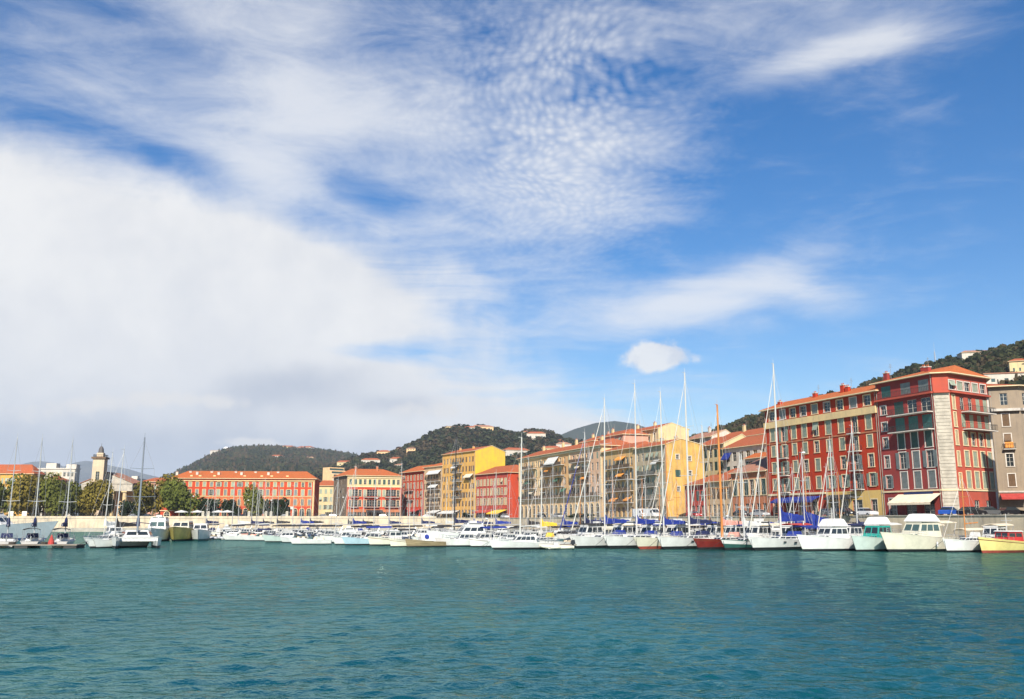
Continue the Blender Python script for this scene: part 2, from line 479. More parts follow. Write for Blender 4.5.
def bulk(name, tv, tf, place, mats, mi=None):
    """one mesh of many copies of a small template: place = list of (x, y, z, sx, sz, rot)"""
    pl = np.array(place, dtype=np.float64)
    n, k = len(pl), len(tv)
    tv = np.array(tv)
    c, s_ = np.cos(pl[:, 5]), np.sin(pl[:, 5])
    X = (tv[None, :, 0] * c[:, None] - tv[None, :, 1] * s_[:, None]) * pl[:, 3:4] + pl[:, 0:1]
    Y = (tv[None, :, 0] * s_[:, None] + tv[None, :, 1] * c[:, None]) * pl[:, 3:4] + pl[:, 1:2]
    Z = tv[None, :, 2] * pl[:, 4:5] + pl[:, 2:3]
    co = np.stack([X, Y, Z], -1).reshape(-1, 3)
    tf = np.array(tf)
    fc = (tf[None] + (np.arange(n) * k)[:, None, None]).reshape(-1, tf.shape[1])
    me = bpy.data.meshes.new(name)
    me.vertices.add(len(co))
    me.vertices.foreach_set('co', co.ravel())
    me.loops.add(fc.size)
    me.loops.foreach_set('vertex_index', fc.ravel().astype(np.int32))
    me.polygons.add(len(fc))
    me.polygons.foreach_set('loop_start', np.arange(0, fc.size, fc.shape[1], dtype=np.int32))
    for m_ in mats: me.materials.append(m_)
    if mi is not None: me.polygons.foreach_set('material_index', np.repeat(np.asarray(mi), len(tf)).astype(np.int32))
    me.update(calc_edges=True)
    return link(name, me)
# ------------------------------------------------------------------ water
def water_mat():
    m_ = mat('harbour_water', (0.006, 0.085, 0.105), 0.06, spec=0.5)
    t = m_.node_tree
    n = NB(t)
    bs = t.nodes['Principled BSDF']
    bs.inputs['IOR'].default_value = 1.33
    co = n.n('ShaderNodeTexCoord').outputs['Object']
    mp = n.n('ShaderNodeMapping')
    t.links.new(co, mp.inputs[0])
    mp.inputs['Scale'].default_value = (0.75, 1.0, 1.0)
    mp.inputs['Rotation'].default_value = (0, 0, R(12))
    big = n.noise(co, 0.045, 4, 0.5)
    t.links.new(n.mix(n.ss(big, 0.35, 0.68), (0.0005, 0.044, 0.049, 1), (0.002, 0.060, 0.056, 1)), bs.inputs['Base Color'])
    h1 = n.noise(mp.outputs[0], 2.4, 3, 0.55, 0.4)
    h2 = n.noise(mp.outputs[0], 7.0, 3, 0.55, 0.3)
    gust = n.ss(n.noise(co, 0.06, 3, 0.5), 0.3, 0.7)
    hh = n.m('MULTIPLY', n.m('ADD', n.m('MULTIPLY', h1, 0.26), n.m('MULTIPLY', h2, 0.07)), n.m('ADD', 0.5, n.m('MULTIPLY', gust, 0.6)))
    bp = n.n('ShaderNodeBump')
    bp.inputs['Strength'].default_value = 1.0
    bp.inputs['Distance'].default_value = 0.5
    t.links.new(hh, bp.inputs['Height'])
    # body colour under a reflecting skin
    df = n.n('ShaderNodeBsdfDiffuse')
    gl = n.n('ShaderNodeBsdfGlossy')
    gl.inputs['Roughness'].default_value = 0.05
    gl.inputs['Color'].default_value = (0.66, 0.95, 0.88, 1)
    fr = n.n('ShaderNodeFresnel')
    fr.inputs['IOR'].default_value = 1.33
    for x in (df, gl, fr): t.links.new(bp.outputs[0], x.inputs['Normal'])
    t.links.new(bs.inputs['Base Color'].links[0].from_socket, df.inputs['Color'])
    mx = n.n('ShaderNodeMixShader')
    t.links.new(n.m('MULTIPLY', fr.outputs[0], 0.35), mx.inputs[0])
    t.links.new(df.outputs[0], mx.inputs[1])
    t.links.new(gl.outputs[0], mx.inputs[2])
    t.links.new(mx.outputs[0], t.nodes['Material Output'].inputs['Surface'])
    return m_
wm = water_mat()
def make_water():
    nr, na = 1000, 640
    r = 9.0 * (370 / 9.0) ** (np.arange(nr) / (nr - 1))
    a = np.radians(np.linspace(-52, 52, na))
    RR, AA = np.meshgrid(r, a, indexing='ij')
    X, Y = RR * np.sin(AA), RR * np.cos(AA)
    Z = np.zeros_like(X)
    step = RR * (math.log(370 / 9.0) / nr)
    for i in range(64):
        lam = 0.34 * (2.3 / 0.34) ** nrs.rand()
        th = math.radians(-80 + nrs.randn() * 24)
        k = 2 * math.pi / lam
        ph = nrs.rand() * 6.283
        fade = np.clip(lam / (step * 3.0) - 1, 0, 1)
        amp = 0.0050 * lam ** 0.9
        q = k * (X * math.cos(th) + Y * math.sin(th)) + ph + 0.8 * np.sin(0.21 * X + 0.13 * Y + i)
        s_ = np.sin(q)
        Z += amp * fade * (1.25 * (1 - np.abs(np.sin(q / 2))) * 1.4 - 0.45 if i % 3 == 0 else s_)
    m_ = 0.75 + 0.45 * np.sin(X * 0.05 + 1.3 * np.sin(Y * 0.037)) * np.sin(Y * 0.06 + 0.7)
    Z *= m_
    edge = np.clip((370 - RR) / 30, 0, 1) * np.clip((RR - 9) / 2, 0, 1)
    Z *= edge
    co = np.stack([X, Y, Z], -1).reshape(-1, 3)
    i, j = np.meshgrid(np.arange(nr - 1), np.arange(na - 1), indexing='ij')
    q0 = (i * na + j).ravel()
    fc = np.stack([q0, q0 + 1, q0 + na + 1, q0 + na], -1)[:, ::-1]
    me = bpy.data.meshes.new('water')
    me.vertices.add(len(co))
    me.vertices.foreach_set('co', co.ravel())
    me.loops.add(fc.size)
    me.loops.foreach_set('vertex_index', fc.ravel().astype(np.int32))
    me.polygons.add(len(fc))
    me.polygons.foreach_set('loop_start', np.arange(0, fc.size, 4, dtype=np.int32))
    me.polygons.foreach_set('use_smooth', np.ones(len(fc), dtype=bool))
    me.materials.append(wm)
    me.update(calc_edges=True)
    struct(link('water', me))
make_water()
struct(MB().quad((-900, -300, -0.16), (900, -300, -0.16), (900, 420, -0.16), (-900, 420, -0.16)).obj('harbour_water', wm))

# ------------------------------------------------------------------ land and quays
TH = R(21)
U = Vector((-math.sin(TH), math.cos(TH), 0))          # along the right-hand quay, away from the camera
NIN = Vector((math.cos(TH), math.sin(TH), 0))         # inland
Q0 = gp(885, 165, 4.6)
def quay(t, n=0.0): return Q0 + U * t + NIN * n
def t_at(px):
    r = (px - CX) / F * cp
    return (Q0.x - r * Q0.y) / (math.sin(TH) + r * math.cos(TH))
Q1 = quay(t_at(519))
TH2 = R(32)
U2 = Vector((-math.sin(TH2), math.cos(TH2), 0))
NIN2 = Vector((math.cos(TH2), math.sin(TH2), 0))
def t2_at(px):
    r = (px - CX) / F * cp
    return (Q1.x - r * Q1.y) / (math.sin(TH2) + r * math.cos(TH2))
ST = 4.6
edge = [(-700, 326), (-27, 326), tuple(quay(t_at(519) - 18, -14))[:2], tuple(quay(0, -11.5))[:2], tuple(quay(-42, -11.5))[:2], tuple(quay(-100, -11.5))[:2], tuple(quay(-260, 30))[:2]]
asphalt = mat('pale_street_surface', (0.16, 0.155, 0.145), 0.9, 0.3, 0.15, bump=0.3)
earth = mat('dry_earth', (0.17, 0.13, 0.08), 0.95, 0.4, 0.05)
conc = mat('quay_concrete', (0.36, 0.33, 0.28), 0.9, 0.3, 0.4, bump=0.4)
poly = edge + [(9000, -150), (9000, 12000), (-9000, 12000), (-9000, 326)]
mb = MB()
mb.add([(x, y, ST) for x, y in poly], [tuple(range(len(poly)))])
struct(mb.obj('street', asphalt))
def strip(pl, w0, w1, z0, z1, name, m_, closed=True):
    """thick band following a polyline; offsets measured toward the water"""
    n = len(pl)
    nor = []
    for i in range(n):
        a = Vector(pl[max(0, i - 1)])
        c = Vector(pl[min(n - 1, i + 1)])
        d = (c - a).normalized()
        nor.append(Vector((d.y, -d.x)))
    mb = MB()
    A = [Vector(pl[i]) + nor[i] * w0[i] for i in range(n)]
    B = [Vector(pl[i]) + nor[i] * w1[i] for i in range(n)]
    for i in range(n - 1):
        mb.hexa([(A[i].x, A[i].y, z0), (B[i].x, B[i].y, z0), (B[i + 1].x, B[i + 1].y, z0), (A[i + 1].x, A[i + 1].y, z0)],
                [(A[i].x, A[i].y, z1), (B[i].x, B[i].y, z1), (B[i + 1].x, B[i + 1].y, z1), (A[i + 1].x, A[i + 1].y, z1)])
    return mb
n_e = len(edge)
wallstone = plaster('cream_quay_stone', (0.56, 0.47, 0.33), 0.34)
w = strip(edge, [-0.5] * n_e, [0.02] * n_e, -1.5, ST + 0.01, 'quay_wall', wallstone).obj('quay_wall', wallstone)
tag(w, 'long cream stone retaining wall of the upper quay behind the boats', 'wall')
strip(edge, [-0.6] * n_e, [0.16] * n_e, ST + 0.013, ST + 0.16, 'coping', stone_w).obj('coping', stone_w, w)
far_edge = edge[:2]
pw = strip(far_edge, [-0.55, -0.55], [-0.1, -0.1], ST + 0.163, ST + 0.75, 'parapet', wallstone).obj('parapet', wallstone, w)
struct(strip(edge, [0.03] * n_e, [9, 9, 8, 1.6, 1.2, 1.2, 1.2], -1.5, 1.25, 'lower_quay', conc).obj('lower_quay', conc))

# ------------------------------------------------------------------ hills
def hill_mat(name, c1, c2, scale, c3=None):
    m_ = mat(name, c1, 0.95, spec=0.05)
    t = m_.node_tree
    n = NB(t)
    co = n.n('ShaderNodeTexCoord').outputs['Object']
    f = n.ss(n.noise(co, scale, 8, 0.68), 0.40, 0.62)
    c = n.mix(f, tuple(c1) + (1,), tuple(c2) + (1,))
    if c3:
        f3 = n.ss(n.noise(co, scale * 0.35, 8, 0.62), 0.60, 0.72)
        c = n.mix(n.m('MULTIPLY', f3, 0.8), c, tuple(c3) + (1,))
    t.links.new(c, t.nodes['Principled BSDF'].inputs['Base Color'])
    return m_
class Hill:
    def __init__(s, name, pts, Yr, Yb, zb, drop, m_, rough, nx=160, nv=36, power=1.0, back=1.5):
        s.pts, s.drop, s.power = pts, drop, power
        s.px = np.array([p[0] for p in pts], float)
        s.py = np.array([p[1] for p in pts], float)
        s.Yr = Yr if callable(Yr) else (lambda x, c=Yr: c)
        s.Yb = Yb if callable(Yb) else (lambda x, c=Yb: c)
        s.zb = zb
        s.rough = rough
        s.ph = nrs.rand(12) * 6.28
        mb = MB()
        xs = np.linspace(s.px[0], s.px[-1], nx)
        vs = list(np.linspace(0, 1, nv)) + [1 + (k + 1) / 6 for k in range(6)]
        for x in xs:
            for v in vs:
                mb.v.append(tuple(s.p(x, v, back)))
        k = len(vs)
        for i in range(nx - 1):
            for j in range(k - 1):
                mb.f.append((i * k + j, (i + 1) * k + j, (i + 1) * k + j + 1, i * k + j + 1))
                mb.m.append(0)
        s.o = struct(mb.obj(name, m_, smooth=True))
    def nz(s, X, Y):
        L = s.rough[1]
        z = 0
        for i in range(6):
            l = L * (0.62 ** i)
            z += (0.62 ** i) * math.sin(X / l + s.ph[i] + 1.7 * math.sin(Y / l * 0.7 + s.ph[i + 6])) * math.sin(Y / l * 0.9 + s.ph[i + 6])
        return z * s.rough[0]
    def p(s, x, v, back=1.5):
        y = float(np.interp(x, s.px, s.py))
        Yr, Yb = s.Yr(x), s.Yb(x)
        top = zt(x, y, Yr) - s.drop
        if v <= 1:
            Y = Yb + (Yr - Yb) * v
            z = s.zb + (top - s.zb) * v ** s.power
        else:
            Y = Yr + (Yr - Yb) * (v - 1) * back
            z = top - (top - s.zb) * (v - 1) * 0.8
        q = gp(x, Y, 0)
        q = Vector(((x - CX) / F * cp * Y + (x - CX) / F * sp * (z - H), Y, z))
        w_ = min(v * 4, 1) * (1 - 0.8 * max(0, 1 - abs(v - 1) * 5))
        q.z += s.nz(q.x, q.y) * w_
        return q
def clump(nleaf, rx, rz, size, seed, flat=0.0):
    """leaf quads spread through a lumpy crown; unit-less template centred above its base"""
    r_ = random.Random(seed)
    V_, F_ = [], []
    lobes = [(r_.uniform(-.55, .55), r_.uniform(-.55, .55), r_.uniform(0.3, 1.0), r_.uniform(.38, .62)) for _ in range(7)]
    for _ in range(nleaf):
        lx, ly, lz, lr = r_.choice(lobes)
        while True:
            d = Vector((r_.gauss(0, 1), r_.gauss(0, 1), r_.gauss(0, 1)))
            if d.length > 0.1: break
        d.normalize()
        k = lr * r_.random() ** 0.33
        c = Vector(((lx + d.x * k) * rx, (ly + d.y * k) * rx, (lz + d.z * k * 0.8) * rz))
        nn = (d + Vector((r_.gauss(0, .6), r_.gauss(0, .6), r_.gauss(0.3, .6)))).normalized()
        a = nn.orthogonal().normalized()
        a.rotate(Matrix.Rotation(r_.random() * 6.28, 3, nn))
        e = nn.cross(a)
        s1 = size * r_.uniform(0.6, 1.3)
        o = len(V_)
        V_ += [tuple(c - a * s1 - e * s1 * 0.7), tuple(c + a * s1 - e * s1 * 0.6), tuple(c + a * s1 * 0.8 + e * s1 * 0.7), tuple(c - a * s1 * 0.9 + e * s1 * 0.6)]
        F_.append((o, o + 1, o + 2, o + 3))
    return V_, F_
def leafmat(name, c1, c2, scale=0.5, rand=0.0):
    m_ = mat(name, c1, 0.8, spec=0.1, col2=c2, var=0.1, scale=scale, lo=0.3, hi=0.7, obj_rand=rand)
    t = m_.node_tree
    bs = t.nodes['Principled BSDF']
    n = NB(t)
    tr = n.n('ShaderNodeBsdfTranslucent')
    src = bs.inputs['Base Color'].links[0].from_socket
    t.links.new(src, tr.inputs['Color'])
    mx = n.n('ShaderNodeMixShader')
    mx.inputs[0].default_value = 0.25
    t.links.new(bs.outputs[0], mx.inputs[1])
    t.links.new(tr.outputs[0], mx.inputs[2])
    t.links.new(mx.outputs[0], t.nodes['Material Output'].inputs['Surface'])
    return m_
wood_mats = [leafmat('pine_green_leaves', (0.040, 0.050, 0.022), (0.022, 0.029, 0.014), 0.15),
             leafmat('olive_brown_leaves', (0.095, 0.070, 0.036), (0.058, 0.044, 0.024), 0.15),
             leafmat('mid_green_leaves', (0.062, 0.066, 0.026), (0.035, 0.040, 0.017), 0.15)]
def woods(name, h, n, size, seed, lo=0.1, nleaf=46, xr=None, keep=None):
    r_ = random.Random(seed)
    pl, mi = [], []
    tv, tf = clump(nleaf, 0.62, 0.8, 0.26, seed)
    while len(pl) < n:
        x = r_.uniform(*(xr or (h.px[0], h.px[-1])))
        v = lo + (1.02 - lo) * r_.random() ** 0.8
        q = h.p(x, v)
        g = math.sin(q.x * 0.021 + 1) * math.sin(q.y * 0.017 + seed) + 0.45 * math.sin(q.x * 0.06 + q.y * .05)
        if g < -0.55 and r_.random() < 0.75: continue
        if keep and not keep(x, v): continue
        s_ = size * r_.uniform(0.55, 1.25)
        pl.append((q.x, q.y, q.z - 0.15 * s_, s_, s_ * r_.uniform(0.8, 1.2), r_.random() * 6.28))
        u = r_.random() + 0.3 * g
        mi.append(1 if u < 0.34 else (2 if u < 0.62 else 0))
    o = bulk(name, tv, tf, pl, wood_mats, mi)
    o['kind'] = 'stuff'
    return o

# wooded headland on the right
h_right = Hill('hillside', [(640, 452), (690, 441), (715, 432), (745, 420), (780, 409), (815, 400), (850, 391), (885, 379), (915, 369), (945, 362), (975, 355), (1000, 350), (1024, 345), (1100, 335), (1200, 330)],
               lambda x: np.interp(x, [640, 760, 1024, 1200], [900, 760, 560, 520]), lambda x: np.interp(x, [640, 800, 900, 1024, 1200], [420, 330, 250, 215, 200]), 4.0, 3.5,
               hill_mat('scrubby_hillside', (0.045, 0.042, 0.018), (0.085, 0.065, 0.033), 0.06, (0.15, 0.12, 0.07)), (2.5, 40))
woods('hillside_woods', h_right, 6500, 6.2, 3, 0.2, 60)
# two rounded hills behind the far quay
h_mid = Hill('hill', [(300, 478), (325, 468), (345, 461), (358, 456.5), (374, 453), (390, 453), (400, 450), (420, 440), (438, 430), (455, 426), (480, 426), (500, 430), (515, 433), (530, 429), (545, 431), (560, 436), (580, 441), (610, 446), (660, 452), (720, 460)],
             1500, 640, 4, 5, hill_mat('distant_scrub', (0.030, 0.038, 0.020), (0.055, 0.056, 0.030), 0.02, (0.24, 0.22, 0.18)), (6, 110))
woods('hill_woods', h_mid, 9000, 8, 5, 0.25, 26)
h_left = Hill('ridge', [(150, 486), (172, 476), (186, 469), (200, 461), (214, 454), (226, 450), (240, 448), (255, 447), (275, 447), (295, 447.5), (312, 449), (333, 452), (356, 455.5), (380, 461), (430, 472)],
              2500, 1000, 4, 5, hill_mat('far_wooded_ridge', (0.026, 0.034, 0.020), (0.050, 0.052, 0.032), 0.012, (0.20, 0.19, 0.16)), (7, 160))
woods('ridge_woods', h_left, 8000, 10.5, 8, 0.35, 22)
Hill('blue_hill', [(500, 452), (530, 444), (555, 437), (575, 429), (595, 423), (615, 421), (635, 424), (660, 432), (700, 445)], 3800, 2600, 4, 0,
     hill_mat('far_forest', (0.022, 0.032, 0.022), (0.034, 0.042, 0.028), 0.006), (10, 240), 90)
Hill('mountain', [(-260, 462), (-120, 455), (-40, 464), (0, 470), (15, 466), (30, 462), (42, 461), (55, 463), (64, 467), (74, 463), (85, 461), (96, 462), (112, 466), (128, 469), (145, 474), (180, 482), (260, 490)], 7600, 5200, 4, 0,
     hill_mat('far_mountain', (0.05, 0.06, 0.06), (0.08, 0.085, 0.08), 0.004), (22, 500), 120)
# ------------------------------------------------------------------ windows
WM = {}
sash = mat('painted_sash', (0.50, 0.47, 0.40), 0.6)
def win_meshes(w, h, fm, sm, gm=None):
    key = (round(w, 2), round(h, 2), fm and fm.name, sm and sm.name, gm and gm.name)
    if key in WM: return WM[key]
    d = {}
    p = MB().box(-w / 2 - .01, w / 2 + .01, 0.19, 0.24, -0.01, h + .01, 0)
    p.box(-0.035, 0.035, 0.155, 0.187, 0.0, h, 1)
    for z in ([h * 0.36, h * 0.70] if h > 1.6 else [h * 0.5]): p.box(-w / 2, w / 2, 0.16, 0.188, z - 0.025, z + 0.025, 1)
    for s_ in (-1, 1): p.box(min(s_ * w / 2, s_ * (w / 2 - .07)), max(s_ * w / 2, s_ * (w / 2 - .07)), 0.15, 0.186, 0, h, 1)
    p.box(-w / 2, w / 2, 0.152, 0.187, h - .07, h, 1)
    d['window'] = p.mesh('window', [gm or glass, sash])
    if fm:
        q = MB()
        t = 0.17
        q.box(-w / 2 - t, -w / 2, -0.06, -0.004, 0, h, 0)
        q.box(w / 2, w / 2 + t, -0.06, -0.004, 0, h, 0)
        q.box(-w / 2 - t, w / 2 + t, -0.065, -0.004, h, h + t, 0)
        q.box(-w / 2 - t - .05, w / 2 + t + .05, -0.13, -0.004, -0.12, 0, 0)
        d['frame'] = q.mesh('frame', fm)
    if sm:
        d['closed'] = [MB().box(a, b_, 0.04, 0.085, 0.02, h - .02).mesh('shutter', sm) for a, b_ in ((-w / 2 + .01, -0.008), (0.008, w / 2 - .01))]
        d['open'] = [MB().box(a, b_, -0.125, -0.08, 0.02, h - .02).mesh('shutter', sm) for a, b_ in ((-w - .02, -w / 2 - .02), (w / 2 + .02, w + .02))]
        # ajar: the lower half pushed out on its hinges
        q = MB()
        q.hexa([(-w / 2 + .01, -0.42, h * .42), (w / 2 - .01, -0.42, h * .42), (w / 2 - .01, -0.38, h * .42), (-w / 2 + .01, -0.38, h * .42)],
               [(-w / 2 + .01, 0.03, h - .02), (w / 2 - .01, 0.03, h - .02), (w / 2 - .01, 0.08, h - .02), (-w / 2 + .01, 0.08, h - .02)])
        d['ajar'] = [q.mesh('shutter', sm)]
    WM[key] = d
    return d
def put_window(parent, P0, P1, s, z, w, h, fm, sm, state, gm=None, name='window'):
    dx = (Vector(P1) - Vector(P0)).normalized()
    loc = Vector(P0) + dx * s
    d = win_meshes(w, h, fm, sm, gm)
    o = link(name, d['window'], parent, (loc.x, loc.y, z), math.atan2(dx.y, dx.x))
    if fm: link('frame', d['frame'], o)
    if sm and state in d:
        for me in d[state]: link('shutter', me, o)
    return o
def wall_cells(mb, P0, P1, bands, ops):
    """a wall with real openings: ops = (s, z, w, h); reveals 0.2 deep"""
    P0, P1 = Vector(P0), Vector(P1)
    L = (P1 - P0).length
    dx = (P1 - P0) / L
    inn = Vector((-dx.y, dx.x))
    def pt(s_, z, d=0.0): return (P0.x + dx.x * s_ + inn.x * d, P0.y + dx.y * s_ + inn.y * d, z)
    for z0, z1, mi in bands:
        oo = [(s_ - w / 2, s_ + w / 2, z, z + h) for s_, z, w, h in ops if z >= z0 - 1e-6 and z + h <= z1 + 1e-6]
        ss_ = sorted({0.0, L} | {round(x, 4) for o in oo for x in o[:2]})
        zs = sorted({z0, z1} | {round(x, 4) for o in oo for x in o[2:]})
        for a, b_ in zip(ss_, ss_[1:]):
            run = None
            for c, d in zip(zs, zs[1:]):
                sm_, zm = (a + b_) / 2, (c + d) / 2
                hole = any(o[0] < sm_ < o[1] and o[2] < zm < o[3] for o in oo)
                if hole:
                    if run: mb.quad(pt(a, run[0]), pt(b_, run[0]), pt(b_, run[1]), pt(a, run[1]), mi)
                    run = None
                else: run = (run[0], d) if run else (c, d)
            if run: mb.quad(pt(a, run[0]), pt(b_, run[0]), pt(b_, run[1]), pt(a, run[1]), mi)
        for a, b_, c, d in oo:
            k = 0.2
            mb.quad(pt(a, c), pt(a, c, k), pt(a, d, k), pt(a, d), mi)
            mb.quad(pt(b_, c, k), pt(b_, c), pt(b_, d), pt(b_, d, k), mi)
            mb.quad(pt(a, c), pt(b_, c), pt(b_, c, k), pt(a, c, k), mi)
            mb.quad(pt(a, d, k), pt(b_, d, k), pt(b_, d), pt(a, d), mi)
def railing(mb, pts, z, h=1.0, step=0.35, r=0.018, mi=0):
    for a, c in zip(pts, pts[1:]):
        a, c = Vector(a), Vector(c)
        L = (c - a).length
        n = max(1, int(L / step))
        for k in range(n + 1):
            q = a + (c - a) * k / n
            mb.box(q.x - r, q.x + r, q.y - r, q.y + r, z, z + h, mi)
        for zz in (z + 0.08, z + h): mb.tube((a.x, a.y, zz), (c.x, c.y, zz), r * 1.6, n=4, mi=mi)
def balcony(parent, s, z, w, d=1.1, screen=None, P0=(0, 0), P1=(1, 0), things=False, slab=None):
    dx = (Vector(P1) - Vector(P0)).normalized()
    loc = Vector(P0) + dx * s
    o = MB().box(-w / 2, w / 2, -d, -0.003, -0.16, 0).obj('balcony', slab or slab_m, parent, loc=(loc.x, loc.y, z), rz=math.atan2(dx.y, dx.x))
    m_ = MB()
    railing(m_, [(-w / 2 + .05, -0.05), (-w / 2 + .05, -d + .05), (w / 2 - .05, -d + .05), (w / 2 - .05, -0.05)], 0.0, 1.0)
    m_.obj('railing', iron, o)
    if screen:
        q = MB()
        x = -w / 2 + .1
        while x < w / 2 - .3:
            ww = min(rng.uniform(.8, 2.6), w / 2 - .1 - x)
            q.box(x, x + ww, -d + .065, -d + .10, 0.06, .9)
            x += ww + rng.choice([.05, .05, .7])
        q.obj('railing_screen', screen, o)
    return o
def roof_hip(poly, z, over, rise, hipd, mats, axis='x', ridge_off=0.5):
    """roof over a footprint: eaves pushed out, corners drawn up to a ridge along the longer side"""
    c = Vector((sum(p[0] for p in poly) / len(poly), sum(p[1] for p in poly) / len(poly)))
    n = len(poly)
    out = []
    for i in range(n):
        p, a, d = Vector(poly[i]), Vector(poly[i - 1]), Vector(poly[(i + 1) % n])
        e1, e2 = (p - a).normalized(), (d - p).normalized()
        n1, n2 = Vector((e1.y, -e1.x)), Vector((e2.y, -e2.x))
        k = n1 + n2
        out.append(p + k * (over / (1 + n1.dot(n2))))
    xs, ys = [p.x for p in out], [p.y for p in out]
    ym = min(ys) + (max(ys) - min(ys)) * ridge_off
    lo, hi = min(xs) + hipd, max(xs) - hipd
    if lo > hi: lo = hi = (lo + hi) / 2
    mb = MB()
    t = 0.18
    bot = [(p.x, p.y, z) for p in out]
    mid = [(p.x, p.y, z + t) for p in out]
    top = [(min(max(p.x, lo), hi), ym, z + t + rise) for p in out]
    mb.add(bot + mid, [tuple(range(n))[::-1]] + [(i, (i + 1) % n, n + (i + 1) % n, n + i) for i in range(n)], [1] * (n + 1))
    for i in range(n):
        j = (i + 1) % n
        if (Vector(top[i]) - Vector(top[j])).length < 1e-4: mb.add([mid[i], mid[j], top[i]], [(0, 1, 2)], 0)
        else: mb.add([mid[i], mid[j], top[j], top[i]], [(0, 1, 2, 3)], 0)
    return mb
def roof_gable(L, dep, z, over, rise, end_over=0.12, ridge=0.5):
    mb = MB()
    t = 0.16
    y0, y1, ym = -over, dep + over, dep * ridge
    sl0 = rise / ym
    z0, z1 = z - over * sl0, z - over * rise / (dep - ym)
    x0, x1 = -end_over, L + end_over
    prof = [(y0, z0), (ym, z + rise), (y1, z1), (y1, z1 + t), (ym, z + rise + t), (y0, z0 + t)]
    n = 6
    vs = [(x0, y, zz) for y, zz in prof] + [(x1, y, zz) for y, zz in prof]
    fs = [(0, 1, 4, 5), (1, 2, 3, 4), (11, 10, 7, 6), (10, 9, 8, 7), (0, 6, 7, 1), (1, 7, 8, 2), (2, 8, 9, 3), (3, 9, 10, 4), (4, 10, 11, 5), (5, 11, 6, 0)]
    mb.add(vs, fs, [1, 1, 1, 1, 1, 1, 1, 0, 0, 1])
    return mb
def chimney(parent, x, y, z0, z1, m_, w=0.9, d=0.7):
    mb = MB().box(x - w / 2, x + w / 2, y - d / 2, y + d / 2, z0, z1, 0)
    mb.box(x - w / 2 - .08, x + w / 2 + .08, y - d / 2 - .08, y + d / 2 + .08, z1 + .002, z1 + .14, 1)
    for k in (-.2, .2): mb.tube((x + k, y, z1 + .12), (x + k, y, z1 + .5), .11, .09, 6, 2)
    return mb.obj('chimney', [m_, slab_m, tile_r], parent)
def awning(parent, s, z, w, d, drop, m_, P0=(0, 0), P1=(1, 0), val=0.35):
    dx = (Vector(P1) - Vector(P0)).normalized()
    loc = Vector(P0) + dx * s
    mb = MB()
    n = max(2, int(w / 1.2))
    for i in range(n):
        a, c = -w / 2 + w * i / n, -w / 2 + w * (i + 1) / n
        sag = 0.05 if i % 2 else 0.0
        mb.hexa([(a, -d, -drop - .03 - sag), (c, -d, -drop - .03 - sag), (c, -.02, -.03), (a, -.02, -.03)], [(a, -d, -drop - sag), (c, -d, -drop - sag), (c, -.02, 0), (a, -.02, 0)])
    mb.box(-w / 2, w / 2, -d - .03, -d - .005, -drop - val, -drop - 0.04)
    return mb.obj('awning', m_, parent, loc=(loc.x, loc.y, z), rz=math.atan2(dx.y, dx.x))
def arch_mesh(w, h, t, fm):
    """arched doorway: dark void with a ring surround standing proud of the wall"""
    key = ('arch', round(w, 2), round(h, 2), fm.name)
    if key in WM: return WM[key]
    r = w / 2
    zs = h - r
    arc = [(r * math.cos(math.pi * k / 10), zs + r * math.sin(math.pi * k / 10)) for k in range(11)]
    inner = [(r, 0)] + arc + [(-r, 0)]
    a2 = [((r + t) * math.cos(math.pi * k / 10), zs + (r + t) * math.sin(math.pi * k / 10)) for k in range(11)]
    outer = [(r + t, 0)] + a2 + [(-r - t, 0)]
    p = MB()
    p.add([(x, -0.02, z) for x, z in inner] , [tuple(range(len(inner)))[::-1]], 0)
    p.box(-0.04, 0.04, -0.05, -0.022, 0, h * 0.99, 1)
    p.box(-r, r, -0.05, -0.023, zs - .05, zs + .05, 1)
    q = MB()
    n = len(inner)
    for i in range(n - 1):
        a, b_, c, d = inner[i], inner[i + 1], outer[i + 1], outer[i]
        q.hexa([(a[0], -.004, a[1]), (b_[0], -.004, b_[1]), (c[0], -.004, c[1]), (d[0], -.004, d[1])],
               [(a[0], -.10, a[1]), (b_[0], -.10, b_[1]), (c[0], -.10, c[1]), (d[0], -.10, d[1])])
    WM[key] = (p.mesh('arched_window', [glass, sash]), q.mesh('frame', fm))
    return WM[key]
def put_arch(parent, P0, P1, s, z, w, h, fm, t=0.22):
    dx = (Vector(P1) - Vector(P0)).normalized()
    loc = Vector(P0) + dx * s
    a, f = arch_mesh(w, h, t, fm)
    o = link('arched_window', a, parent, (loc.x, loc.y, z), math.atan2(dx.y, dx.x))
    link('frame', f, o)

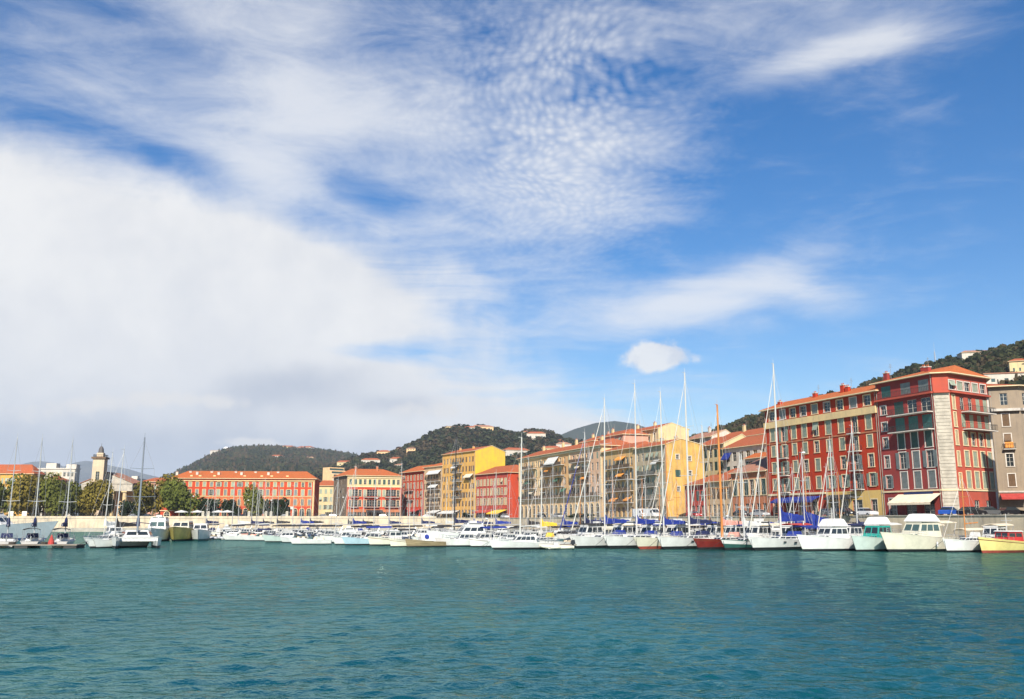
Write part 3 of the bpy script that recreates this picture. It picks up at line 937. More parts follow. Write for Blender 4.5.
pipe_m = mat('old_zinc_pipe', (0.30, 0.27, 0.23), 0.6, 0.3, 1.0)
def aerial(parent, x, y, z0, h=2.2):
    m_ = MB().tube((x, y, z0), (x, y, z0 + h), .03, n=5)
    for k, w_ in ((.78, .5), (.86, .4), (.94, .3)): m_.tube((x - w_, y, z0 + h * k), (x + w_, y, z0 + h * k), .02, n=4)
    return m_.obj('aerial', pipe_m, parent)
class Bld:
    """one building: footprint in its own frame (front along +x, inside +y), walls with openings, windows, trims, roof"""
    def __init__(s, name, label, org, rz, poly, eave, wall, cat='building', group=None):
        s.t = thing(name, label, cat, org, rz, group)
        s.poly, s.eave, s.wall = poly, eave, wall
        s.ops = {}
        s.bands = {}
        s.mats = [wall]
        s.todo = []
        s.extra = []
    def edge(s, k): return s.poly[k], s.poly[(k + 1) % len(s.poly)]
    def elen(s, k):
        a, c = s.edge(k)
        return (Vector(c) - Vector(a)).length
    def mi(s, m_):
        if m_ not in s.mats: s.mats.append(m_)
        return s.mats.index(m_)
    def band(s, k, lst): s.bands[k] = [(a, c, s.mi(m_)) for a, c, m_ in lst]
    def win(s, k, sc_, z, w, h, fm=None, sm=None, state='closed', gm=None):
        s.ops.setdefault(k, []).append((sc_, z, w, h))
        s.todo.append((k, sc_, z, w, h, fm, sm, state, gm))
    def row(s, k, xs, z, w, h, fm=None, sm=None, pc=0.6, po=0.2, gm=None, skip=()):
        for i, x in enumerate(xs):
            if i in skip: continue
            u = rng.random()
            s.win(k, x, z, w, h, fm, sm, 'closed' if u < pc else ('open' if u < pc + po else ('ajar' if u < pc + po + .12 else 'none')), gm)
    def course(s, k, z, h, d, m_, a=0, c=None, name='cornice'):
        p0, p1 = [Vector(x) for x in s.edge(k)]
        dx = (p1 - p0).normalized()
        c = s.elen(k) if c is None else c
        loc = p0 + dx * a
        return MB().box(0, c - a, -d, -0.003, z, z + h).obj(name, m_, s.t, loc=(loc.x, loc.y, 0), rz=math.atan2(dx.y, dx.x))
    def done(s, roof=None, roofm=None, gable=None, chim=(), chm=None, pipes=True):
        mb = MB()
        n = len(s.poly)
        for k in range(n):
            a, c = s.edge(k)
            wall_cells(mb, a, c, s.bands.get(k, [(-1.2, s.eave, 0)]), s.ops.get(k, []))
        if gable:
            L, dep, rise, rd = gable
            mb.add([(L, 0, s.eave), (L, dep, s.eave), (L, dep * rd, s.eave + rise)], [(0, 1, 2)], s.bands[1][-1][2] if 1 in s.bands else 0)
            mb.add([(0, 0, s.eave), (0, dep, s.eave), (0, dep * rd, s.eave + rise)], [(2, 1, 0)], 0)
        for f in s.extra: f(mb)
        mb.obj('wall', s.mats, s.t)
        rf = None
        L0 = s.elen(0)
        for f in ([.25, L0 - .25] if L0 < 24 else [.25, L0 * .37, L0 * .63, L0 - .25]):
            if pipes: MB().tube((f, -.09, 0), (f, -.09, s.eave), .06, n=6).obj('drainpipe', pipe_m, s.t)
        if roof: rf = roof.obj('roof', [roofm or tile_r, cream_trim], s.t)
        for i, (x, y, z0, z1) in enumerate(chim):
            chimney(rf or s.t, x, y, z0, z1, chm or s.wall)
            if i % 2 == 0: aerial(rf or s.t, x + 1.1, y, s.eave + .5, z1 - s.eave + 1.2)
        for k, sc_, z, w, h, fm, sm, state, gm in s.todo:
            a, c = s.edge(k)
            put_window(s.t, a, c, sc_, z, w, h, fm, sm, state, gm)
        return s.t
def spread(a, c, n): return [a + (c - a) * (i + 0.5) / n for i in range(n)]
def rect(L, d): return [(0, 0), (L, 0), (L, d), (0, d)]
def rz_of(v): return math.atan2(v.y, v.x)

pl_red = plaster('scarlet_plaster', (0.42, 0.036, 0.009))
pl_rose = plaster('rose_red_plaster', (0.30, 0.043, 0.036))
pl_rose_lit = plaster('sunlit_rose_plaster', (0.42, 0.078, 0.046))  # corner building's rose plaster, lightened: sunlight on its brighter faces is in the colour
pl_cream = plaster('cream_plaster', (0.66, 0.48, 0.23))
pl_ochre = plaster('ochre_plaster', (0.62, 0.33, 0.06))
pl_amber_lit = plaster('sunlit_amber_plaster', (0.66, 0.42, 0.035), 0.2)  # amber facade's brighter copy for the gable; its sunlight is painted in
pl_gold = plaster('golden_yellow_plaster', (0.62, 0.37, 0.095), 0.35)
pl_amber = plaster('amber_plaster', (0.66, 0.36, 0.08))
pl_beige = plaster('beige_plaster', (0.74, 0.48, 0.24))
pl_stone = plaster('warm_stone_plaster', (0.56, 0.39, 0.22))
pl_pale = plaster('pale_yellow_plaster', (0.60, 0.47, 0.24), 0.2)
pl_white = plaster('off_white_plaster', (0.54, 0.49, 0.41))
pl_orange = plaster('vermilion_plaster', (0.48, 0.055, 0.018), 0.2)
pl_rust = plaster('rust_plaster', (0.46, 0.16, 0.07))
pl_pink = plaster('pink_plaster', (0.58, 0.30, 0.21))
pl_rust_shade = plaster('shaded_rust_plaster', (0.22, 0.17, 0.12))  # shade on the loggia building's left side, put into the wall colour
pl_brick = plaster('brick_red_plaster', (0.42, 0.06, 0.04))

A_U = rz_of(-U)
green_canvas = mat('bottle_green_canvas', (0.05, 0.14, 0.08), 0.85, 0.25, 1.5)
scr_b = mat('brown_balcony_screen', (0.17, 0.10, 0.055), 0.8, 0.4, 0.8)
scr_g = mat('grey_balcony_screen', (0.20, 0.19, 0.16), 0.8, 0.4, 0.8)

# ---- corner building, right
crn = quay(-13.3)
def b_corner():
    o = quay(0)
    dirf = -U
    # local frame: x along -U, y inland
    def loc(v): 
        d = v - o
        return (d.dot(dirf), d.dot(NIN))
    c1 = quay(-13.3)
    ang = R(90 - 57)
    rd = Vector((math.cos(ang), math.sin(ang), 0))
    chd = (dirf + rd).normalized()
    c2 = c1 + chd * 2.5
    k = gp(999.5, 100, 4.6)
    rr = k.x / k.y
    tt = (c2.x - rr * c2.y) / (rr * rd.y - rd.x)
    c3 = c2 + rd * tt
    c4 = c3 + NIN * 3
    poly = [(0, 0), loc(c1), loc(c2), loc(c3), (loc(c3)[0] - 6, loc(c3)[1] + 5), (0, loc(c3)[1] + 3)]
    E = zt(938, 374, c1.y) - 4.6
    B = Bld('corner_building', 'tall rose red corner building with cream quoined corner and deep balconies', o, rz_of(dirf), poly, E, pl_rose)
    k_ = E / 25.0
    def Z(z): return z * k_
    L, LR = B.elen(0), B.elen(2)
    B.band(0, [(-1.2, E, pl_rose)])
    B.band(1, [(-1.2, Z(21.7), stone_w), (Z(21.7), E, pl_rose_lit)])
    B.band(2, [(-1.2, E, pl_rose_lit)])
    xs = [L * f for f in (0.40, 0.63, 0.865)]
    sm, wt = sh_dark, white_trim
    for i, x in enumerate(xs):
        B.win(0, x, Z(5.0), 1.5, Z(3.0), wt, sh_grey, 'closed')
        B.win(0, x, Z(8.6), 1.5, Z(3.0), wt, sh_grey, ('open', 'closed', 'open')[i])
        B.win(0, x, Z(12.2), 1.5, Z(2.9), wt, sh_dark, 'closed')
        B.win(0, x, Z(15.5), 2.2, Z(2.5), None, sh_teal, 'closed')
        B.win(0, x, Z(18.6), 2.2, Z(2.4), None, sh_dark, ('closed', 'none', 'none')[i])
        B.win(0, L * (0.19, 0.54, 0.85)[i], Z(22.2), 2.3, Z(2.1), None, sh_grey if i else sh_teal, 'closed')
    for z, h in ((5.2, 2.3), (9.0, 2.2), (12.6, 2.0)): B.win(0, L * .12, Z(z), 1.15, Z(h), wt, sh_grey, 'open' if z == 5.2 else 'none')
    for z in (15.9, 19.0): B.win(0, L * .12, Z(z), 1.3, Z(1.6), wt, None)
    B.win(0, L * 0.16, 0.0, 1.6, Z(3.3), wt, None)
    B.win(0, L * 0.48, 0.0, 2.4, Z(3.0), None, None)
    B.win(0, L * 0.78, 0.0, 2.4, Z(3.0), None, None)
    xr = [LR * f for f in (0.30, 0.51, 0.71, 0.90)]
    for i, x in enumerate(xr):
        for z, h, p in ((4.9, 2.9, 'closed'), (8.7, 2.7, 'closed'), (12.4, 2.3, ('closed', 'none', 'none', 'closed')[i]), (15.6, 2.4, 'closed'), (18.7, 2.3, 'none' if i in (0, 1) else 'closed')):
            B.win(2, x, Z(z), 1.25, Z(h), cream_trim if z < 13 else None, sh_green, p)
    for z in (4.9, 8.7, 12.4, 15.6, 18.7): B.win(2, LR * .09, Z(z), 0.7, Z(2.5), cream_trim, sh_cream, 'closed')
    B.row(2, [LR * f for f in (0.08, 0.28, 0.47, 0.67, 0.88)], Z(22.2), 1.7, Z(1.6), white_trim, sh_green, 0.3, 0.0)
    B.win(2, LR * 0.45, 0.0, 1.5, Z(2.8), None, None)
    B.win(2, LR * 0.75, 0.0, 1.5, Z(2.8), None, None)
    for a in (0, 1, 2):
        B.course(a, Z(4.4), 0.28, 0.14, cream_trim)
        B.course(a, Z(21.55), 0.3, 0.55, pl_rose_lit)
    for z in (15.3, 18.4): 
        balcony(B.t, L * 0.63, Z(z), L * 0.70, 1.5, P0=poly[0], P1=poly[1], slab=white_trim)
        balcony(B.t, LR * 0.62, Z(z), LR * 0.72, 1.4, P0=poly[2], P1=poly[3], slab=white_trim)
    balcony(B.t, L * 0.5, Z(21.9), L * 0.98, 0.5, P0=poly[0], P1=poly[1], slab=pl_rose_lit)
    # quoins on the chamfered corner
    q = MB()
    p0, p1 = [Vector(v) for v in B.edge(1)]
    dx = (p1 - p0).normalized()
    z = 0.05
    i = 0
    while z < Z(21.3):
        ww = 1.2 if i % 2 else 1.0
        q.box(1.25 - ww, 1.25 + ww, -0.07, -0.004, z, z + 0.52)
        z += 0.58
        i += 1
    q.obj('quoin_pilaster', stone_w, B.t, loc=(p0.x, p0.y, 0), rz=math.atan2(dx.y, dx.x))
    p3 = Vector(B.edge(2)[1])
    MB().box(LR - 0.55, LR - 0.02, -0.10, -0.004, 0, Z(21.5)).obj('corner_strip', white_trim, B.t, loc=tuple(Vector(poly[2])) + (0,), rz=math.atan2(poly[3][1] - poly[2][1], poly[3][0] - poly[2][0]))
    awning(B.t, L * 0.63, Z(4.0), L * 0.72, 2.6, 1.5, cream_canvas, poly[0], poly[1], 0.4)
    MB().box(-3.2, 3.2, -0.16, -0.03, 0, 0.55).obj('sign_board', navy, B.t, loc=(L * .62, 0, Z(4.4) - 0.62))
    rf = roof_hip(poly, E, 0.75, 2.3, 5.0, None, ridge_off=0.45)
    ch = [(0.7, 2.2, E - 0.4, E + 2.1), (L * 0.62, 4.5, E, E + 2.2), (L * .3, 8.0, E, E + 3.1)]
    B.done(rf, tile_o, chim=ch, chm=pl_rose)
b_corner()

# ---- scarlet building
def b_scarlet():
    t1 = t_at(770)
    o = quay(t1)
    L = t1
    E = zt(880, 391.5, Q0.y) - 4.6
    B = Bld('apartment_building', 'scarlet apartment building with cream window surrounds and pale yellow attic band', o, A_U, rect(L, 14), E, pl_red)
    k_ = E / 23.3
    def Z(z): return z * k_
    xm = L * 0.545
    B.band(0, [(-1.2, Z(4.6), pl_red), (Z(4.6), E, pl_red)])
    xs = [L * f for f in (0.075, 0.185, 0.285, 0.385, 0.49, 0.60, 0.71, 0.82, 0.93)]
    for z, h, w in ((5.7, 2.4, 1.35), (9.3, 2.4, 1.35), (13.0, 2.3, 1.35), (16.4, 2.8, 1.45)):
        for i, x in enumerate(xs):
            u = rng.random()
            st = 'closed' if u < .66 else ('ajar' if u < .8 else 'none')
            if z == 5.7 and i in (5, 6, 8): st = 'open'
            if i in (1, 7): st = 'open' if u < .5 else 'none'
            B.win(0, x, Z(z) - (0.3 if i in (1, 7) else 0), w, Z(h) + (0.3 if i in (1, 7) else 0), cream_trim, sh_green if i != 7 else sh_grey, st)
    for i, x in enumerate(xs): B.win(0, x, Z(20.95), 1.75, Z(1.95), white_trim if i % 2 else cream_trim, sh_grey if i in (1, 4, 7) else None, 'closed')
    for x, w in ((L * .07, 1.6), (L * .2, 2.4), (L * .33, 1.6), (L * .44, 1.6), (L * .61, 2.4), (L * .70, 1.8), (L * .80, 2.6), (L * .93, 1.5)):
        B.win(0, x, 0.0, w, Z(3.2), cream_trim if w < 2 else None, None)
    B.course(0, Z(19.25), Z(1.35), 0.42, pl_cream, name='attic_band')
    B.course(0, Z(15.7), 0.3, 0.10, pl_rust)
    B.course(0, Z(4.55), 0.4, 0.16, cream_trim, 0, xm - 0.05)
    # yellow painted ground floor on the right half
    mb = MB()
    wall_cells(mb, (xm, -0.05), (L, -0.05), [(-1.2, Z(4.9), 0)], [(x - xm, 0.0, w, Z(3.2)) for x, w in ((L * .61, 2.4), (L * .70, 1.8), (L * .80, 2.6), (L * .93, 1.5))])
    mb.obj('yellow_shopfront', plaster('straw_yellow_plaster', (0.66, 0.44, 0.13)), B.t)
    for z in (5.2, 8.8, 12.5): balcony(B.t, xs[1], Z(z), 2.6, 0.9)
    for z in (5.2, 8.8, 12.5, 15.95): balcony(B.t, xs[7], Z(z), 2.9, 0.9)
    awning(B.t, L * .30, Z(4.2), L * .40, 2.2, 0.9, blue_canvas)
    awning(B.t, L * .68, Z(4.3), L * .22, 1.4, 0.6, dark_canvas)
    rf = roof_hip(rect(L, 14), E, 0.9, 2.2, 1.2, None, ridge_off=0.4)
    B.done(rf, tile_o, chim=[(L * .36, 4.0, E + .6, E + 2.6), (L * .63, 3.4, E + .4, E + 3.0), (L * .67, 3.4, E + .4, E + 2.5), (L * .05, 3, E, E + 2)], chm=pl_red)
b_scarlet()

# ---- stone building at the right edge, and the block off to the side whose shade falls across the corner
def b_stone():
    o = gp(1001, 176, 4.6)
    rz = R(10)
    E = zt(1012, 389, 178) - 4.6
    poly = [(0, 0), (4.4, -2.6), (24, 2), (24, 16), (0, 16)]
    B = Bld('stone_apartment_building', 'grey beige stone apartment building with projecting bay at the right edge', o, rz, poly, E, plaster('grey_stone_render', (0.30, 0.235, 0.165)))
    for k, xs in ((0, [2.5]), (1, [1.7, 5.2, 9, 13])):
        for z in (5.5, 9.2, 12.9, 16.6): B.row(k, xs, z * E / 24, 1.2, 2.4, white_trim, sh_brown, 0.4, 0.25)
        B.row(k, xs, 20.6 * E / 24, 1.3, 2.3, None, sh_brown, 0.3, 0.0)
        B.course(k, 19.4 * E / 24, 0.5, 0.7, slab_m, name='cornice')
        B.course(k, 4.4 * E / 24, 0.3, 0.2, slab_m, name='cornice')
    c = MB().box(-.75, .75, -.5, -.42, 0, 1.1).obj('orange_blind', orange_canvas, B.t, loc=(2.2, -1.35, 12.6 * E / 24), rz=math.atan2(-2.6, 4.4))
    balcony(B.t, 2.6, 12.4 * E / 24, 2.2, .8, P0=poly[0], P1=poly[1])
    awning(B.t, 2.4, 4.4, 4.4, 1.8, .8, red_canvas, poly[0], poly[1])
    B.done(roof_hip(poly, E, 0.9, 1.7, 6, None), tile_r)
b_stone()
def b_shade():
    B = Bld('street_block', 'plain ochre apartment block across the side street from the corner building', (81.2, 127.6, 4.6), R(1), rect(26, 12), 23.5, pl_ochre)
    for z in (5, 8.6, 12.2, 15.4): B.row(0, spread(1, 25, 7), z, 1.3, 2.2, cream_trim, sh_green, 0.6, 0.2)
    B.done(roof_hip(rect(26, 12), 23.5, 0.5, 1.8, 5, None), tile_r)
b_shade()

# ---- low front row between scarlet and the golden gable
def simple(name, label, px0, px1, ypx, depth, wall, rows, ncol, *, t0=None, t1=None, n=0.0, roof='hip', rise=2.0, over=0.6, fm=None, sm=None, pc=.55, po=.2, tile=None, side=None, w=1.2, ypx_at=None, base=4.6, hipd=4, chim=(), ground=True, rd=.5, sidemat=None, endover=.15, extra=None, poly=None):
    """building on the right-hand quay between two picture columns; n metres behind the quay line"""
    def solve(px):
        r = (px - CX) / F * cp
        q = Q0 + NIN * n
        return (q.x - r * q.y) / (math.sin(TH) + r * math.cos(TH))
    tl, tr = solve(px0), solve(px1)
    o = quay(tl, n)
    o.z = base
    L = tl - tr
    E = zt(px1, ypx, quay(tr, n).y) - base
    B = Bld(name, label, o, A_U, rect(L, depth), E, wall)
    if sidemat: B.band(1, [(-1.2, E, sidemat)])
    xs = spread(L * .03, L * .97, ncol)
    for z, h in rows: B.row(0, xs, z * E, w, h * E, fm, sm, pc, po)
    if ground:
        for x in xs[::1]: B.win(0, x, 0.0, min(1.9, L / ncol * .6), min(3.0, rows[0][0] * E * .72), None, None)
    if side:
        for f, z, ww, hh in side: B.win(1, depth * f, z * E, ww, hh * E, white_trim if ww < 1 else None, sh_dark, 'none' if ww < 1 else 'closed')
    if extra: extra(B, L, E, xs)
    if roof == 'gable': B.done(roof_gable(L, depth, E, over, rise, endover, rd), tile or tile_r, gable=(L, depth, rise, rd), chim=[(L * a, depth * c, E + d, E + e) for a, c, d, e in chim], chm=wall)
    else: B.done(roof_hip(rect(L, depth), E, over, rise, hipd, None), tile or tile_r, chim=[(L * a, depth * c, E + d, E + e) for a, c, d, e in chim], chm=wall)
    return B, L, E
simple('shop_house', 'low rust brown shop house beside the scarlet building with sloping tiled roof', 733, 769.5, 470, 13, pl_rust, [(.48, .34)], 6, fm=cream_trim, sm=sh_dark, pc=.5, roof='gable', rise=3.6, rd=.7, tile=tile_p, w=1.6)
simple('shop_house', 'low grey stone shop house under old pink tiles right of the golden gable', 707, 732.5, 480, 12, pl_stone, [(.5, .32)], 5, fm=None, sm=sh_brown, roof='gable', rise=3.2, rd=.7, tile=tile_r, w=1.4)
simple('shop_house', 'small dark red shop house against the golden gable wall', 686, 706.5, 484, 12, pl_brick, [(.5, .3)], 4, sm=sh_dark, roof='gable', rise=2.6, rd=.7, tile=tile_r, w=1.3)
# stepped houses climbing behind them
simple('terrace_house', 'white rendered house with blue blind stepping up behind the low shops', 726, 771, 443, 10, pl_white, [(.80, .13), (.60, .13)], 6, n=17, fm=None, sm=sh_dark, pc=.25, po=0, roof='gable', rise=3.2, rd=.75, tile=tile_r, w=1.7, ground=False,
       extra=lambda B, L, E, xs: awning(B.t, L * .12, .93 * E, 3.4, 1.2, 1.6, blue_canvas))
simple('terrace_house', 'pale yellow house with two tall blind bays behind the golden gable', 700, 727, 443, 10, pl_pale, [(.82, .12), (.64, .12), (.46, .12)], 5, n=20, sm=sh_dark, pc=.2, po=0, roof='gable', rise=2.6, rd=.6, tile=tile_r, w=1.5, ground=False)
simple('terrace_house', 'long cream house under red tiles at the foot of the wooded hillside', 716, 778, 432, 9, pl_pale, [(.84, .11)], 9, n=42, sm=sh_grey, pc=.4, roof='gable', rise=2.4, rd=.6, tile=tile_r, ground=False, chim=[(.35, .5, 1.5, 4), (.75, .5, 1.5, 4)])
simple('terrace_house', 'white gabled house just left of the scarlet building above the brown shop', 748, 772, 456, 8, pl_white, [(.8, .14)], 3, n=14, sm=sh_dark, pc=.4, roof='gable', rise=2.4, rd=.75, tile=tile_o, ground=False)
simple('terrace_house', 'small pale house with tiled roof left of the hillside row', 688, 715, 436, 9, pl_white, [(.84, .11)], 5, n=40, sm=sh_grey, pc=.4, roof='gable', rise=2.2, rd=.6, tile=tile_p, ground=False, chim=[(.5, .5, 1.2, 3.5)])

# ---- golden gable building and the stone one with orange blinds beside it
def ex_gold(B, L, E, xs):
    for z in (.26, .43, .60): balcony(B.t, L * .42, z * E, L * .62, 1.0, screen=scr_g)
    balcony(B.t, L * .8, .77 * E, L * .3, 1.0)
    awning(B.t, L * .72, .80 * E, 3.0, 1.3, .9, white_canvas)
simple('gabled_building', 'tall stone fronted building whose blank golden yellow gable faces the harbour', 636.5, 668, 444, 11.5, plaster('grey_sand_plaster', (0.46, 0.36, 0.23)), [(.27, .13), (.44, .13), (.61, .13), (.80, .11)], 6, sm=sh_green, pc=.4, po=.3, roof='gable', rise=1.5, rd=.4, over=.7, tile=tile_r,
       sidemat=pl_gold, side=[(.30, .55, 1.6, .10), (.62, .78, .9, .06), (.62, .58, .9, .06), (.62, .42, .9, .06), (.30, .80, .9, .06), (.30, .36, .9, .06)], extra=ex_gold, fm=None, chim=[(.3, .5, .8, 2.6), (.75, .5, .8, 2.4)])
def ex_or(B, L, E, xs):
    for z, x, w in ((.90, .62, 5), (.66, .62, 4), (.30, .4, 4), (.30, .82, 3)): awning(B.t, L * x, z * E, w, 1.3, .8, orange_canvas)
    for z in (.22, .39, .56, .73): balcony(B.t, L * .55, z * E, L * .8, 1.1, screen=scr_b)
simple('apartment_house', 'shaded stone apartment house hung with orange blinds left of the golden gable', 603.8, 636, 448, 11, plaster('faded_ochre_plaster', (0.60, 0.37, 0.15)), [(.23, .13), (.40, .13), (.57, .13), (.76, .12)], 7, sm=sh_grey, pc=.35, po=.2, roof='hip', rise=2.2, tile=tile_r, extra=ex_or)
# upper row behind
simple('upper_apartment_house', 'pale yellow upper apartment house with sunlit end wall above the orange blinds', 622, 661, 428, 11, pl_cream, [(.86, .09), (.72, .09)], 7, n=22, fm=white_trim, sm=sh_green, pc=.5, po=.1, roof='gable', rise=1.8, rd=.45, tile=tile_r, sidemat=pl_pale, ground=False, endover=.1, chim=[(.1, .5, .5, 3.2), (.55, .5, .8, 3)])
simple('upper_apartment_house', 'rose beige upper apartment house with red roof at the top of the row', 590, 623, 436, 11, pl_pink, [(.86, .09), (.72, .09)], 6, n=24, fm=white_trim, sm=sh_green, pc=.5, po=.1, roof='gable', rise=2.0, rd=.45, tile=tile_r, ground=False, chim=[(.2, .5, .8, 3.2)])
simple('upper_apartment_house', 'cream gabled house between the long beige building and the upper row', 592, 612, 447, 8.5, pl_beige, [(.86, .09)], 4, n=12.5, sm=sh_green, roof='gable', rise=2.2, rd=.5, tile=tile_r, sidemat=pl_pale, ground=False)

# ---- long beige building with arcaded ground floor
def b_arcade():
    tl, tr = t_at(519), t_at(603)
    o = quay(tl)
    L = tl - tr
    E = zt(600, 445.5, quay(tr).y) - 4.6
    sg = (0, .31, .66, 1)
    B = Bld('arcaded_building', 'long beige apartment building with balcony stacks over an arcaded ground floor', o, A_U, [(L * f, 0) for f in sg] + [(L, 12), (0, 12)], E, pl_beige)
    k_ = E / 22.0
    seg_m = (pl_beige, plaster('honey_plaster', (0.70, 0.40, 0.17)), plaster('rosy_beige_plaster', (0.66, 0.40, 0.24)))
    for i in range(3): B.band(i, [(-1.2, 6.4 * k_, pl_beige), (6.4 * k_, E, seg_m[i])])
    def wl(x):
        i = 0 if x < L * sg[1] else (1 if x < L * sg[2] else 2)
        return i, x - L * sg[i]
    xs = spread(L * .02, L * .98, 19)
    for r_, (z, h) in enumerate(((7.2, 2.5), (11.0, 2.5), (14.7, 2.4), (18.2, 2.0))):
        for i, x in enumerate(xs):
            u = rng.random()
            k, lx = wl(x)
            B.win(k, lx, z * k_, 1.35, h * k_, cream_trim if i % 5 in (0, 4) else None, (sh_green, sh_brown, sh_grey)[(i + r_) % 3], 'closed' if u < .4 else ('open' if u < .55 else 'none'))
    balcony(B.t, L * .5, 6.9 * k_, L * .97, 0.9, screen=scr_b)
    for fx, fw in ((.17, .16), (.47, .26), (.79, .20)):
        for z in (10.6, 14.3, 17.8): balcony(B.t, L * fx, z * k_, L * fw, 1.4, screen=scr_b)
    for x in spread(L * .02, L * .98, 17): put_arch(B.t, (0, 0), (1, 0), x, 0.0, 2.0, 4.5 * k_, cream_trim)
    for f, z, w_, m_ in ((.14, 13.6, 3.2, green_canvas), (.41, 17.2, 3.4, orange_canvas), (.52, 13.5, 3.6, green_canvas), (.77, 17.1, 3.2, cream_canvas), (.83, 13.4, 3.0, orange_canvas), (.20, 9.9, 3.4, cream_canvas), (.60, 9.9, 3.2, green_canvas)):
        awning(B.t, L * f, z * k_, w_, 1.2, .9, m_)
    for a_ in range(3):
        B.course(a_, 6.35 * k_, 0.35, 0.35, cream_trim)
        B.course(a_, 21.3 * k_, 0.5, 0.45, cream_trim)
    for f in (.005, .31, .66, .99): MB().box(-.35, .35, -.12, -.004, 6.8 * k_, 21.2 * k_).obj('pilaster', cream_trim, B.t, loc=(L * f, 0, 0))
    awning(B.t, L * .47, 20.9 * k_, 9.0, 1.8, 2.3, white_canvas)
    B.done(roof_hip(rect(L, 12), E, 0.8, 2.6, 5, None), tile_r, chim=[(L * f, 6, E + 1, E + 3.4 + (k_ * 13 * f) % 1) for f in (.14, .39, .55, .83)], chm=pl_cream)
    # attic storeys that rise behind the front roof
    for f0, f1, h, m_, lb in ((.38, .56, 4.2, pl_amber, 'amber attic house with rounded dormer behind the beige roof'), (.60, .86, 4.6, pl_pink, 'pink attic house under red tiles behind the beige roof')):
        a = quay(tl - L * f0, 12.4)
        A = Bld('attic_house', lb, a, A_U, rect(L * (f1 - f0), 9), E + h, m_)
        A.row(0, spread(.5, L * (f1 - f0) - .5, 5), E + h - 2.2, 1.2, 1.6, None, sh_green)
        A.done(roof_hip(rect(L * (f1 - f0), 9), E + h, .5, 2.0, 3, None), tile_r, chim=[(3, 4, E + h + .5, E + h + 3)], chm=pl_cream)
b_arcade()

# ---- far end of the right-hand quay (turning toward the head of the harbour)
A_U2 = rz_of(-U2)
def far(name, label, px0, px1, ypx, depth, wall, rows, ncol, n=0.0, sidemat=None, roof='hip', rise=2.2, rd=.5, over=.6, fm=None, sm=None, pc=.5, po=.2, tile=None, side=None, w=1.3, extra=None, hipd=4, chim=(), bands=None, arch=False, endover=.15):
    def solve(px):
        r = (px - CX) / F * cp
        q = Q1 + NIN2 * n
        return (q.x - r * q.y) / (math.sin(TH2) + r * math.cos(TH2))
    tl, tr = solve(px0), solve(px1)
    o = Q1 + U2 * tl + NIN2 * n
    L = tl - tr
    E = zt(px1, ypx, (Q1 + U2 * tr + NIN2 * n).y) - 4.6
    B = Bld(name, label, o, A_U2, rect(L, depth), E, wall)
    if bands: B.band(0, [(a * E if a > 0 else -1.2, c * E, m_) for a, c, m_ in bands])
    if sidemat: B.band(1, [(-1.2, E, sidemat)])
    xs = spread(L * .02, L * .98, ncol)
    for z, h in rows: B.row(0, xs, z * E, w, h * E, fm, sm, pc, po)
    if arch:
        for x in xs: put_arch(B.t, (0, 0), (1, 0), x, 0, min(2.2, L / ncol * .62), rows[0][0] * E * .8, cream_trim)
    else:
        for x in xs: B.win(0, x, 0.0, min(2.2, L / ncol * .62), rows[0][0] * E * .72, None, None)
    if side:
        for f, z, ww, hh in side: B.win(1, depth * f, z * E, ww, hh * E, cream_trim, sm, 'closed')
    if extra: extra(B, L, E, xs)
    ch = [(L * a, depth * c, E + d, E + e) for a, c, d, e in chim]
    if roof == 'gable': B.done(roof_gable(L, depth, E, over, rise, endover, rd), tile or tile_r, gable=(L, depth, rise, rd), chim=ch, chm=wall)
    else: B.done(roof_hip(rect(L, depth), E, over, rise, hipd, None), tile or tile_r, chim=ch, chm=wall)
    return B
def ex_red(B, L, E, xs):
    awning(B.t, L * .80, .19 * E, L * .36, 4.0, 1.3, yellow_canvas)
    awning(B.t, L * .34, .20 * E, L * .5, 2.6, 1.0, pl_brick)
far('red_building', 'deep red building with scalloped window pairs and a yellow shop awning', 475.5, 508, 472.5, 13, pl_brick, [(.30, .15), (.52, .15), (.74, .14)], 9, sm=sh_cream, fm=cream_trim, pc=.6, roof='hip', rise=3.2, tile=tile_r, sidemat=pl_orange, extra=ex_red, hipd=5)
def ex_yel(B, L, E, xs):
    for z in (.30, .43, .56, .69, .82): balcony(B.t, L * .5, z * E, L * .24, 1.3, screen=scr_g)
    awning(B.t, L * .44, .82 * E, 5, 1.4, 1.2, white_canvas)
    awning(B.t, L * .84, .66 * E, 6, 1.4, 1.2, cream_canvas)
    awning(B.t, L * .3, .12 * E, L * .5, 3.0, 1.0, white_canvas)
far('tall_building', 'tall amber apartment building with a blank gable wall in sunlit yellow', 441.5, 474.8, 450.5, 14, pl_amber, [(.18, .08), (.31, .08), (.44, .08), (.57, .08), (.70, .08), (.84, .08)], 10, sm=sh_brown, fm=None, pc=.35, po=.2, roof='gable', rise=2.2, rd=.55, tile=tile_r, sidemat=pl_amber_lit, extra=ex_yel, chim=[(.2, .4, .5, 2.5), (.6, .4, .5, 2.5)])
def ex_gr(B, L, E, xs):
    awning(B.t, L * .62, .93 * E, L * .7, 1.5, 1.4, white_canvas)
    awning(B.t, L * .6, .66 * E, L * .45, 1.5, 1.2, white_canvas)
    for z in (.24, .40, .56, .72): balcony(B.t, L * .6, z * E, L * .7, 1.1, screen=scr_b)
    awning(B.t, L * .75, .16 * E, L * .5, 3, 1, white_canvas)
far('narrow_building', 'narrow grey brown apartment building with two white awnings and many balconies', 423.4, 441.2, 466, 12, pl_stone, [(.25, .11), (.41, .11), (.57, .11), (.74, .11)], 6, sm=sh_brown, pc=.3, po=.1, roof='hip', rise=2.0, tile=tile_o, extra=ex_gr)
